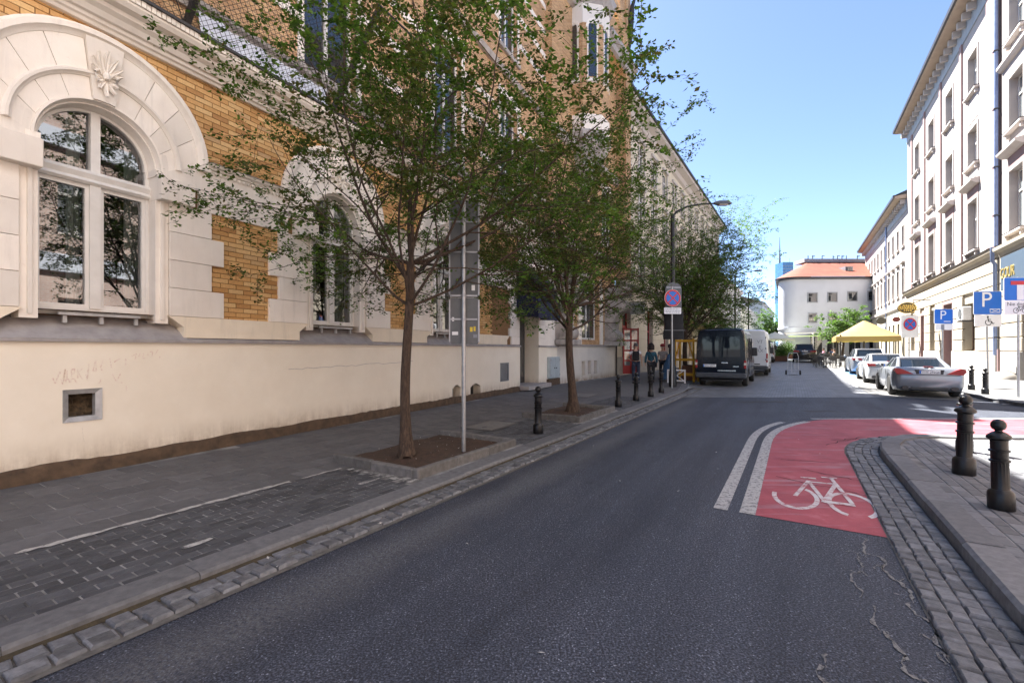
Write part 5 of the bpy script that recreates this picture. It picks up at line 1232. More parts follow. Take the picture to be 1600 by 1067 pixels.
for z in (2.2,4.2,8.5,11,14,17,20): mb.box(-.12,.12,.03,.27,z,z+.06)
mb.build('pipe_clamp',M['roof_dark'],dp)
# nearer house at the frame edge
RN0=20.0; NL=13.0
Rn=right_frame('street_house','pale four-storey house cut by the picture edge with slate-blue shop panel',RN0,CR)
nops=[]
for x in (30.35,26.2,22.0):
    for z0,z1 in ((7.3,10.35),(12.3,14.9),(16.7,19.2)): nops.append((x-RN0,x-RN0+1.65,z0,z1))
mb=MB(); wall_open(mb,0,NL,6.6,21.0,nops,0,.36); mb.add([(0,0,0),(0,-12,0),(0,-12,22),(0,0,22)],[(0,1,2,3)]); mb.build('wall',M['stucco_pale'],Rn,recalc=False)
for i,q in enumerate(nops): dressed_window(Rn,*q,i%3==0)
mb=MB(); sweep(mb,[(0,15.7),(.1,15.72),(.22,15.85),(.22,15.98),(0,16.05)],0,NL); mb.build('string_course',M['stucco_trim'],Rn)
mb=MB(); sweep(mb,[(0,6.3),(.10,6.33),(.14,6.5),(.34,6.62),(.36,6.78),(0,6.9)],0,NL); mb.build('string_course',M['stucco_sand'],Rn)
eaves(Rn,NL,22.2,0,.95,True)
ngo=[(8.2,10.4,.14,4.2),(3,5.5,1.4,4.3)]
mb=MB(); wall_open(mb,0,NL,.05,6.6,ngo,-.04,.45); mb.build('ground_floor_wall',M['stucco_sand'],Rn,recalc=False); rustic(Rn,NL,ngo)
for q in ngo: window(Rn,1,*q,-.40,M['wood_brown'],M['pane_dark'],.08,1,.7)
sp=thing('shop_sign','slate-blue shop panel with gilded letters on the house at the picture edge','sign',tuple(S(RN0+10.55,CR-.13,0)),RZ)
mb=MB(); mb.cbox(-2.4,1.9,0,.08,4.55,6.2,.015); mb.build('board',M['panel_blue'],sp)
put_text('GOUR',sp,(1.0,.095,5.35),.75,M['gold'],'y+','lettering',.8,.02)
st=thing('pipe_boot','rounded grey stone guard at the foot of a brown pipe','guard stone',tuple(S(31.0,CR-.45,.115)),RZ)
mb=MB(); mb.lathe([(.55,0),(.52,.18),(.36,.36),(.16,.46),(.01,.48)],14); mb.build('stone',M['grey_plinth'],st,50); mb=MB(); mb.tube([(0,.22,.4),(0,.22,1.5)],.06,8); mb.build('pipe',M['pinkish'],st)
# lower house further along
RF0=55.8; FL=29
Rf=right_frame('long_house','lower cream house with narrow windows behind the oval shop signs',RF0,CR)
fops=[]; x=1.2
while x<FL-1.2:
    fops += [(x,x+1.05,6.9,9.5),(x,x+1.05,11.6,13.6)]; x+=2.55
mb=MB(); wall_open(mb,0,FL,6.3,16.0,fops,0,.25); mb.add([(FL,0,0),(FL,-12,0),(FL,-12,16),(FL,0,16)],[(0,1,2,3)]); mb.build('wall',M['stucco_pale'],Rf,recalc=False)
for i,q in enumerate(fops):
    window(Rf,1,*q,-.2,M['white_frame'],M['pane_dark'],.09,1,.66)
    mb=MB(); a,b,c,d=q; mb.box(a-.1,a-.001,0,.05,c,d+.12); mb.box(b+.001,b+.1,0,.05,c,d+.12); mb.box(a,b,0,.05,d+.001,d+.12); mb.box(a-.18,b+.18,0,.16,c-.14,c-.001)
    if i%2==0: mb.box(a-.22,b+.22,0,.26,d+.45,d+.6)
    mb.build('window_surround',M['stucco_trim'],Rf)
fg=[(1.0+2.55*k,2.2+2.55*k,.3,4.2) for k in range(11)]
mb=MB(); wall_open(mb,0,FL,.05,6.3,fg,0,.3); mb.build('ground_floor_wall',M['stucco_cream'],Rf,recalc=False)
for q in fg: window(Rf,1,*q,-.24,M['wood_brown'],M['pane_dark'],.09,1,.7)
mb=MB(); sweep(mb,[(0,5.6),(.2,5.7),(.25,5.95),(0,6.05)],0,FL); mb.build('string_course',M['stucco_trim'],Rf)
eaves(Rf,FL,15.9,0,.9,True)
mb=MB(); mb.tube([(10.5,.12,.3),(10.5,.12,15.8)],.08,8); mb.build('downpipe',M['pipe_blue'],Rf)
# ------------------------------------------------------------------ white house with red roof closing the street
YW=62.0; wz=.55
Wb=thing('white_house','white house with rounded corner and red tiled roof closing the street','building',(0,0,0))
xl,xr=37.4,62.0; rc=1.5
def plan_off(d):
    q=[(xl+rc-(rc+d)*cos(rad(t)),YW+rc-(rc+d)*sin(rad(t))) for t in range(-20,91,10)]
    e=q[0]; return [(e[0]+10.5,e[1]+17),(e[0]+.25,e[1]+.40)]+q+[(xl+rc+.4,YW-d-.01),(xr,YW-.7-d),(xr,YW+19+d)]
plan=plan_off(0)
EV=11.15
mb=MB(); mb.prism(plan,wz-1,EV,'z'); mb.build('wall',M['stucco_white'],Wb,25)
offp=plan_off
mb=MB(); mb.prism(offp(.35),EV,EV+.3,'z'); mb.build('eaves_board',M['roof_dark'],Wb)
e0=[(x,y,EV+.3) for x,y in offp(.45)]; n=len(e0)
def ridge(x,y): return (min(max(x+2.5,45.0),xr),YW+7.0 if y<YW+6 else YW+8.5,14.9)
mb=MB(); r0=[ridge(x,y) for x,y,z in e0]; mb.add(e0+r0,[(i,i+1,n+i+1,n+i) for i in range(n-1)]); mb.build('roof',M['tiles'],Wb,recalc=False)
mb=MB(); mb.box(44.0,xr,YW+6.5,YW+9,14.75,15.25); mb.build('ridge_parapet',M['frieze'],Wb)
random.seed(4); x=44.6
for k in range(17):
    if k in (2,3,7,8): x+=1.0 if k in(3,7) else .8
    mb=MB(); mb.box(x,x+.10,YW+6.6,YW+6.7,15.25,15.75)
    if k%3: mb.box(x+.12,x+.42,YW+6.6,YW+6.7,15.66,15.75)
    if k%2: mb.box(x+.12,x+.36,YW+6.6,YW+6.7,15.46,15.54)
    mb.build('roof_letter',M['sign_back'],Wb); x+=.66
mb=MB(); mb.box(47.0,48.1,YW+2.2,YW+4,12.4,13.3); dm=mb.build('roof_dormer',M['zinc'],Wb); mb=MB(); mb.box(47.15,47.95,YW+2.17,YW+2.2,12.5,13.2); mb.build('pane',M['pane_dark'],dm)
def yw(x): return YW-.7*(x-(xl+rc))/(xr-xl-rc)
for (x,z,wd) in [(40.9,8.65,1.15),(43.55,8.7,1.15),(46.2,8.8,1.15),(48.9,8.85,1.2),(40.9,5.9,1.0),(43.55,5.95,1.0),(46.2,6.0,1.0),(48.9,6.0,1.0)]:
    h=1.15; y=yw(x)
    mb=MB(); mb.box(x-wd/2-.12,x+wd/2+.12,y-.06,y+.01,z-h/2-.12,z-h/2); mb.box(x-wd/2-.12,x+wd/2+.12,y-.06,y+.01,z+h/2,z+h/2+.12); mb.box(x-wd/2-.12,x-wd/2,y-.06,y+.01,z-h/2,z+h/2); mb.box(x+wd/2,x+wd/2+.12,y-.06,y+.01,z-h/2,z+h/2); w_=mb.build('window',M['frieze'],Wb)
    mb=MB(); mb.add([(x-wd/2,y-.02,z-h/2),(x+wd/2,y-.02,z-h/2),(x+wd/2,y-.02,z+h/2),(x-wd/2,y-.02,z+h/2)],[(0,1,2,3)]); mb.build('pane',M['pane_dark'],w_,recalc=False)
mb=MB(); mb.prism(offp(.12),4.35,4.6,'z'); mb.build('string_course',M['stucco_white'],Wb)
for x in (41.4,43.6,46.5,49.2,52):
    y=yw(x); mb=MB(); mb.box(x-.75,x+.75,y-.05,y+.02,.5,3.6); w_=mb.build('shop_window',M['pane_dark'],Wb); mb=MB(); mb.box(x-.04,x+.04,y-.09,y-.051,.5,3.6); mb.box(x-.75,x+.75,y-.09,y-.051,2.6,2.68); mb.build('glazing_bar',M['white_frame'],w_)
mb=MB(); mb.box(40.2,47.5,yw(42)-1.0,yw(42)+.02,3.75,3.95); mb.box(40.2,47.5,yw(42)-1.0,yw(42)-.9,3.5,3.75); mb.build('shop_canopy',M['frieze'],Wb)
# ------------------------------------------------------------------ glass tower far away
T=thing('glass_tower','slender blue glass tower with a tall mast far behind the white house','tower',(421,700,0))
tw=10.4
mb=MB(); mb.box(-tw,tw-5,-10,10,-5,134); mb.build('tower_shaft',M['blue_glass'],T); mb=MB(); mb.box(tw-4.99,tw+1,-8,10,-5,118); mb.build('tower_wing',M['blue_glass'],T)
mb=MB()
for k in range(30): mb.box(-tw-.2,tw-4.8,-10.3,-10.001,k*4.4,k*4.4+.7)
mb.build('floor_bands',M['frieze'],T)
mb=MB(); mb.box(tw-4.8,tw+1.3,-8.4,-8.001,60,118); mb.build('pale_cladding',M['stucco_far'],T)
mb=MB(); mb.tube([(-9.2,0,134),(-9.2,0,150),(-9.2,0,174)],[1.4,.8,.25],6); mb.box(-10.2,-8.2,-1,1,140,142); mb.box(-10,-8.4,-1,1,152,153.2); mb.tube([(6,0,118),(6,0,142)],[.35,.15],5); mb.build('mast',M['sign_back'],T)
# ------------------------------------------------------------------ house opposite the brick building, outside the picture, mirrored in its windows; made tall and pale above to bounce light
M['brick_salmon']=brick_far('salmon_brick',(.55,.40,.33),(.48,.335,.27),(.55,.52,.48))
M['brick_pale']=brick_far('pale_bounce_brick',(.80,.80,.80),(.75,.75,.755),(.76,.76,.76))  # near-white upper wall, paled to throw sunlight onto the shaded facade
Op=thing('opposite_house','unseen house across the road, salmon brick below, upper wall paled to bounce light, mirrored in the arched windows','building',tuple(S(-42,5.2,0)),RZ)
oo=[]; OL=52.3; OH=19.0
for k in range(14):
    x=1.4+k*3.7
    for z0,z1 in ((1.2,3.4),(5.6,7.8),(13.4,15.4)): oo.append((x,x+1.2,z0,z1))
mb=MB(); wall_open(mb,0,OL,0,11.0,[q for q in oo if q[2]<9.9],0,.25); mb.build('lower_wall',M['brick_salmon'],Op,recalc=False)
mb=MB(); wall_open(mb,0,OL,11.0,OH,[q for q in oo if q[2]>9.9],0,.25); mb.add([(OL,0,0),(OL,-9,0),(OL,-9,OH),(OL,0,OH)],[(0,1,2,3)]); mb.add([(0,0,OH),(OL,0,OH),(OL,-9,OH),(0,-9,OH)],[(0,1,2,3)]); mb.build('wall',M['brick_pale'],Op,recalc=False)
for q in oo: window(Op,1,*q,-.2,M['white_frame'],M['pane_grey'],.09,1,.66)
for z in (4.3,8.6,10.8,16.4,18.4): mb=MB(); mb.box(0,OL,0,.12,z,z+.6); mb.build('stone_band',M['stucco_white'],Op)
# ------------------------------------------------------------------ trees
def tree(name,label,base,seed,fork,trunk_r,crown_c,crown_r,top,n_limb=9,leaves=20000,leaf_size=.06,lmats=None,group=None,lean=(0,0),limb_len=None,droop=.0,bark=M['bark'],low=0.0,cut=None):
    rnd=random.Random(seed); t=thing(name,label,'tree',tuple(base),0,group)
    wood=MB(); twigs=[]
    cc=Vector(crown_c); cr=Vector(crown_r)
    def env(p): q=p-cc; return (q.x/cr.x)**2+(q.y/cr.y)**2+(q.z/cr.z)**2
    def grow(p,d,L,r,lev,out=None):
        n=max(4,int(L/.22)); pts=[p.copy()]; rr=[r]; d=d.normalized(); st=L/n
        for i in range(n):
            up=.05 if lev==0 else (-.015 if lev==1 else -.03)
            d=(d+Vector((rnd.uniform(-1,1),rnd.uniform(-1,1),rnd.uniform(-.8,.8)))*(.13+.04*lev)+Vector((0,0,up-droop))).normalized()
            p=p+d*st; e=env(p)
            if (e>1.0+rnd.random()*.35 or (cut and cut(p))) and i>1: 
                pts.append(p.copy()); rr.append(r*.25); break
            pts.append(p.copy()); rr.append(max(.0022,r*(1-.80*(i+1)/n)))
            if lev<3 and i>=(1 if lev else 2):
                prob=(.85,.95,.75)[lev]
                if rnd.random()<prob:
                    ax=d.orthogonal().normalized(); ax=Matrix.Rotation(rnd.uniform(0,2*pi),3,d)@ax
                    nd=(d*cos(rad(rnd.uniform(35,65)))+ax*sin(rad(rnd.uniform(40,70))))
                    nd.z=nd.z*.6+(.10 if lev==0 else .0); grow(p,nd,L*rnd.uniform(.32,.58)*(1-.35*i/n),rr[-1]*rnd.uniform(.5,.7),lev+1)
        wood.tube(pts,rr,(8,6,4,3)[lev],0,False)
        if lev>=1:
            for a_,b_ in zip(pts,pts[1:]): twigs.append((a_,b_,lev))
    # trunk
    k=9; pts=[];rr=[]
    for i in range(k+1):
        f=i/k; pts.append(Vector((lean[0]*f+.035*sin(f*5+seed),lean[1]*f+.03*sin(f*4+seed*2),fork*f))); rr.append(trunk_r*((1.75 if i==0 else 1.22 if i==1 else 1.05)-.28*f))
    tr=MB(); tr.tube(pts,rr,12,0,False)
    for i in range(5):                                    # root flare and knots
        q=2*pi*i/5+seed; tr.tube([(pts[1].x+cos(q)*trunk_r*.5,pts[1].y+sin(q)*trunk_r*.5,fork*.16),(cos(q)*trunk_r*1.1,sin(q)*trunk_r*1.1,.05),(cos(q)*trunk_r*1.9,sin(q)*trunk_r*1.9,-.05)],[trunk_r*.3,trunk_r*.5,trunk_r*.35],6,0,False)
    tr.build('trunk',bark,t,60,recalc=False)
    tip=pts[-1]
    for i in range(n_limb):
        q=2*pi*i/n_limb*1.0+rnd.uniform(-.3,.3); el=rad(rnd.uniform(28,78)) if i%3 else rad(rnd.uniform(70,85))
        if i<low*n_limb: el=rad(rnd.uniform(8,26))
        st=pts[-1-(i%3)] if i>1 else tip
        L=(limb_len or crown_r[2]*1.15)*rnd.uniform(.8,1.1)
        grow(st.copy(),Vector((cos(q)*cos(el),sin(q)*cos(el),sin(el))),L,trunk_r*rnd.uniform(.22,.38),0)
    wood.build('limbs',bark,t,60,recalc=False)
    # leaves along the twigs
    tot=sum((b-a).length*(.55,.55,1.8,3.2)[l] for a,b,l in twigs); mats=lmats or [M['leaf']]
    mbs=[MB() for _ in mats]; dens=leaves/max(tot,.01)
    for a_,b_,l in twigs:
        m=(b_-a_).length*(.55,.55,1.8,3.2)[l]*dens; m=int(m)+(rnd.random()<m-int(m))
        clump=.5+.5*noise.noise((a_+cc)*.9+Vector((seed*3.1,0,0)))
        ml=mats.index(mats[0]) if clump>.42 or len(mats)==1 else 1
        for _ in range(m):
            f=rnd.random(); p=a_.lerp(b_,f)+Vector((rnd.gauss(0,.032),rnd.gauss(0,.032),rnd.gauss(-.008,.022)))
            s=leaf_size*rnd.uniform(.6,1.25); u=Vector((rnd.uniform(-1,1),rnd.uniform(-1,1),rnd.uniform(-.55,.35))).normalized()
            v=u.cross(Vector((rnd.uniform(-.6,.6),rnd.uniform(-.6,.6),1))).normalized(); w_=u.cross(v)
            A_=p; T_=p+u*s; mid=p+u*s*.48; B1=mid+v*s*.30+w_*s*.07; B2=mid-v*s*.30+w_*s*.07
            mbs[ml].add([tuple(A_),tuple(B1),tuple(T_),tuple(B2)],[(0,1,2),(0,2,3)])
    crown=None
    for mb,mt in zip(mbs,mats):
        if mb.f:
            o=mb.build('crown',mt,t,None,False); o['kind']='stuff'
    return t
gt='street trees planted along the left kerb'
tree('street_tree','nearest street tree with sparse arching branches in the soil pit beside the sign pole',(-1.46,6.30,.14),3,2.65,.072,(-.05,.2,4.75),(3.6,3.3,3.2),8.5,16,52000,.060,[M['leaf'],M['leaf_rust']],gt,(.02,.02),3.9,.012,low=.42)
tree('street_tree','second street tree with reddish trunk in the pit behind the bollard',(1.42,10.75,.14),8,2.45,.098,(1.3,.0,5.0),(4.5,3.3,3.5),8.6,18,54000,.066,[M['leaf'],M['leaf_rust']],gt,(-.06,0),4.5,.008,low=.3,cut=lambda p:p.x>1.3 and p.z<3.3)
tree('street_tree','third street tree rising behind the round no-stopping sign',tuple(S(25.6,-4.9,.085)),15,2.6,.13,(.9,.0,6.9),(4.7,4.2,4.7),9.5,17,62000,.10,[M['leaf']],gt,(0,0),5.8,.0,low=.25)
tree('terrace_tree','light green tree behind the yellow terrace canopy in front of the white house',tuple(S(58,4.4)),22,2.0,.12,(0,0,4.8),(3.1,3.1,3.0),8,11,9000,.20,[M['leaf_light']],None,(0,0),3.2,.0,low=.3)
tree('far_tree','bright green tree at the far end of the street left of the white house',tuple(S(86,-3.2)),31,2.4,.16,(0,0,5.6),(3.2,3.2,4.2),9,11,8000,.28,[M['leaf_light']],None,(0,0),4.0,.0,low=.3)
tree('far_tree','small dim tree far behind the delivery vans on the left pavement',tuple(S(44,-6.0)),37,2.4,.12,(0,0,5.0),(2.2,2.2,2.8),8,9,6000,.16,[M['leaf']],None,(0,0),3.0,.0,low=.3)
# ------------------------------------------------------------------ vehicles: local x forward from the rear bumper, y to the left, z up
def smooth01(t): t=max(0,min(1,t)); return t*t*(3-2*t)
def lerp_pts(pts,x):
    if x<=pts[0][0]: return pts[0][1]
    for (a,va),(b,vb) in zip(pts,pts[1:]):
        if x<=b: return va+(vb-va)*smooth01((x-a)/(b-a))
    return pts[-1][1]
def body_mesh(L,W,top,under,wf,wheels,prof,step=.055):
    rings=[]; n=int(L/step); xs=[L*i/n for i in range(n+1)]
    for x in xs:
        zb=lerp_pts(under,x); zt=lerp_pts(top,x)
        for xw,Rw in wheels:
            if abs(x-xw)<Rw: zb=max(zb,.32+math.sqrt(Rw*Rw-(x-xw)**2))
        zb=min(zb,zt-.12); hw=W/2*lerp_pts(wf,x); half=prof(hw,zb,zt)
        ring=[(x,y,z) for y,z in half]+[(x,-y,z) for y,z in half[::-1] if y>1e-4]
        rings.append(ring)
    mb=MB(); mb.loft(rings); return mb
def wheel(parent,x,y,r,w,side,rim=M['alloy'],spokes=10):
    t=MB(); pr=[(r*.62,-w/2),(r*.9,-w/2),(r*.98,-w*.38),(r,-w*.2),(r,w*.2),(r*.98,w*.38),(r*.9,w/2),(r*.62,w/2)]
    t.lathe(pr,26,(0,0,0),ax='y'); o=t.build('wheel',M['rubber'],parent,40); o.location=(x,y,r)
    k=MB(); yo=side*w*.42; k.lathe([(r*.02,yo-side*.04),(r*.64,yo-side*.04),(r*.66,yo+side*.012),(r*.58,yo+side*.012),(r*.56,yo-side*.03),(r*.02,yo-side*.03)],24,ax='y')
    for i in range(spokes):
        q=2*pi*i/spokes; c,s=cos(q),sin(q); wd=r*.055
        k.add([(c*r*.12-s*wd,yo+side*.005,s*r*.12+c*wd),(c*r*.12+s*wd,yo+side*.005,s*r*.12-c*wd),(c*r*.6+s*wd*.8,yo+side*.01,s*r*.6-c*wd*.8),(c*r*.6-s*wd*.8,yo+side*.01,s*r*.6+c*wd*.8),
               (c*r*.12-s*wd,yo-side*.03,s*r*.12+c*wd),(c*r*.12+s*wd,yo-side*.03,s*r*.12-c*wd),(c*r*.6+s*wd*.8,yo-side*.03,s*r*.6-c*wd*.8),(c*r*.6-s*wd*.8,yo-side*.03,s*r*.6+c*wd*.8)],[(0,1,2,3),(0,1,5,4),(1,2,6,5),(2,3,7,6),(3,0,4,7)])
    k.lathe([(.002,yo+side*.015),(r*.14,yo+side*.012),(r*.16,yo-side*.02),(.002,yo-side*.02)],12,ax='y'); k.build('rim',rim,o,40)
    return o
def plate(parent,x,y,z,txt,w=.52,h=.115):
    mb=MB(); mb.cbox(x-.012,x,y-w/2,y+w/2,z-h/2,z+h/2,.004); p=mb.build('number_plate',M['sign_white'],parent)
    mb=MB(); mb.box(x-.014,x-.0122,y+w/2-.05,y+w/2-.004,z-h/2+.006,z+h/2-.006); mb.build('plate_band',M['sign_blue'],p)
    put_text(txt,p,(x-.0135,y-.02,z-.002),h*.95,M['ink'],'x-','lettering',.82,.001)
def car(name,label,a,c,paint,L=4.5,W=1.82,roof=1.30,belt=.93,deck=.95,hood=.88,gh=(.95,1.6,2.35,3.1),hwb=.70,hwt=.56,wb=(.95,3.55),R=.33,tail='wedge',plate_txt=None,cat='car',extra=None,rim=M['alloy'],drz=0,group=None):
    t=thing(name,label,cat,tuple(S(a,c)+Vector((0,0,.018))),RZ+drz,group)
    prof=lambda hw,zb,zt:[(0,zb),(hw*.80,zb),(hw*.94,zb+.03),(hw*.985,zb+(zt-zb)*.22),(hw,zb+(zt-zb)*.5),(hw*.985,zb+(zt-zb)*.78),(hw*.95,zt-.06),(hw*.86,zt-.012),(hw*.5,zt+.012),(0,zt+.018)]
    top=[(0,deck-.16),(.10,deck-.03),(.22,deck),(gh[0],belt+.03),(gh[3],belt),(L-.7,hood-.10),(L-.2,.68),(L,.52)]
    und=[(0,.33),(.12,.24),(.4,.20),(L-.5,.18),(L,.30)]
    wf=[(0,.80),(.10,.92),(.35,.985),(.9,1.0),(L*.5,.985),(L-.9,.97),(L-.3,.86),(L,.62)]
    body_mesh(L,W,top,und,wf,[(wb[0],R+.05),(wb[1],R+.05)],prof).build('body',paint,t,42)
    # glasshouse
    x0,x1,x2,x3=gh; zb0=lerp_pts(top,x0)-.03; zb3=lerp_pts(top,x3)-.03; zr=roof-.03
    lo=[(x0,-hwb*.93,zb0),(x0,hwb*.93,zb0),(x3,hwb,zb3),(x3,-hwb,zb3)]; mid=[((x0+x3)/2,-hwb*1.06,lerp_pts(top,(x0+x3)/2)-.02)]
    hi=[(x1,-hwt*.95,zr),(x1,hwt*.95,zr),(x2,hwt,zr),(x2,-hwt,zr)]
    g=MB(); ym=hwb*1.05; xm=(x0+x3)/2; xt=(x1+x2)/2
    V=[lo[0],lo[1],(xm,ym,belt),lo[2],lo[3],(xm,-ym,belt),hi[0],hi[1],(xt,hwt*1.03,zr+.015),hi[2],hi[3],(xt,-hwt*1.03,zr+.015)]
    g.add(V,[(0,1,7,6),(1,2,8,7),(2,3,9,8),(3,4,10,9),(4,5,11,10),(5,0,6,11),(6,7,8,9,10,11)]); gl=g.build('glasshouse',M['car_glass'],t)
    rings=[]
    for i in range(9):
        f=i/8; x=x1-.05+(x2-x1+.10)*f; zz=roof-.02+.03*sin(pi*(.15+.7*f)); hw=hwt*(.97+.06*sin(pi*f))
        rings.append([(x,hw,zz-.035),(x,hw*.9,zz),(x,hw*.4,zz+.015),(x,-hw*.4,zz+.015),(x,-hw*.9,zz),(x,-hw,zz-.035),(x,-hw*.9,zz-.05),(x,hw*.9,zz-.05)])
    mb=MB(); mb.loft(rings); mb.build('roof',paint,t,60)
    mb=MB()
    for sg in (-1,1):
        mb.tube([(x0-.06,sg*hwb*.95,zb0),((x0+x1)/2,sg*(hwb*.93+hwt*.95)/2,(zb0+zr)/2+.02),(x1,sg*hwt*.97,zr+.005)],[.075,.06,.045],6)
        mb.tube([(x3,sg*hwb,zb3),((x3+x2)/2,sg*(hwb+hwt)/2,(zb3+zr)/2),(x2,sg*hwt,zr)],.035,6); mb.tube([(xm-.1,sg*ym*.98,belt),(xt-.1,sg*hwt*1.03,zr)],.03,5)
        mb.tube([(x0,sg*hwb*.95,zb0+.035),(xm,sg*ym,belt+.01),(x3,sg*hwb,zb3+.035)],.018,5)
    mb.build('pillars',paint,t,60)
    for sg in (-1,1):
        for xw in wb: wheel(t,xw,sg*(W/2-.115),R,.22,sg,rim)
        mb=MB(); mb.ellipsoid((x3-.35,sg*(W/2+.06),belt+.06),(.07,.11,.07),8,6); mb.tube([(x3-.33,sg*(W/2-.12),belt-.01),(x3-.35,sg*(W/2+.02),belt+.04)],.02,5); mb.build('mirror',paint,t,60)
        mb=MB()
        if tail=='wedge': mb.prism([(sg*W*.215,deck-.215),(sg*W*.44,deck-.23),(sg*W*.478,deck-.13),(sg*W*.466,deck-.04),(sg*W*.42,deck-.025),(sg*W*.36,deck-.07)],-.012,.30,'x')
        else: mb.prism([(sg*W*.20,deck-.20),(sg*W*.455,deck-.21),(sg*W*.465,deck-.07),(sg*W*.24,deck-.10)],-.012,.28,'x')
        tl=mb.build('tail_lamp',M['lamp_red'],t)
        mb=MB(); mb.lathe([(.05,-.05),(.075,-.05),(.078,.1),(.05,.1)],14,(.0,sg*W*.33,.315),ax='x'); o=mb.build('exhaust_pipe',M['steel_dark'],t,40); o.scale=(1,1.25,.85); o.location=(.02,-sg*W*.33*.25,.315*.15)
    mb=MB(); mb.prism([(-.33,deck-.215),(.33,deck-.215),(.36,deck-.07),(-.36,deck-.07)],-.006,.06,'x'); mb.build('plate_recess',M['plastic'],t)
    plate(t,-.010,0,deck-.145,plate_txt or 'WW 292GE')
    mb=MB(); mb.box(-.012,.05,-W*.40,W*.40,deck-.252,deck-.236); mb.build('boot_seam',M['plastic'],t)
    mb=MB(); mb.box(-.003,.1,-W*.38,W*.38,.36,.368); mb.box(-.01,.2,-W*.25,W*.25,.275,.345); mb.build('diffuser',M['plastic'],t)
    mb=MB(); mb.box(.11,.2,-.12,.12,deck+.016,deck+.034); mb.build('brake_light',M['lamp_red'],t)
    mb=MB(); mb.lathe([(.002,-.008),(.03,-.008),(.03,.02),(.002,.02)],12,(.02,0,deck-.035),ax='x'); mb.build('badge',M['chrome'],t)
    mb=MB()
    for sg in (-1,1):
        mb.box(wb[0]+.55,wb[0]+.56,sg*(W/2-.012)-.006,sg*(W/2-.012)+.006,.32,belt-.06); mb.box(wb[1]-.62,wb[1]-.61,sg*(W/2-.012)-.006,sg*(W/2-.012)+.006,.32,belt-.06)
    mb.build('door_seams',M['plastic'],t)
    return t
car('roadster','silver two-door roadster parked first in the row behind the black bollard',19.75,3.78,M['paint_silver'],4.53,1.84,1.30,.93,.99,.86,(.92,1.62,2.3,3.1),.70,.55,(.98,3.54),.335,'wedge','WW 292GE')
car('coupe','white coupe parked between the silver roadster and the silver estate car',26.4,3.75,M['paint_white_car'],4.4,1.80,1.36,.97,1.02,.9,(.55,1.5,2.4,3.15),.70,.56,(.92,3.5),.335,'band','WW 4471')
car('estate_car','silver estate car parked furthest of the three in the sunny row',33.0,3.8,M['paint_silver'],4.6,1.84,1.52,1.02,1.08,.95,(.25,.7,2.5,3.3),.74,.60,(.95,3.7),.34,'band','WW 8102')
car('suv','dark brown off-road car driving away at the end of the street',52.0,.95,M['paint_dark'],4.7,2.0,1.78,1.15,1.22,1.05,(.12,.55,2.6,3.4),.82,.66,(.95,3.8),.38,'band','WW 5513')
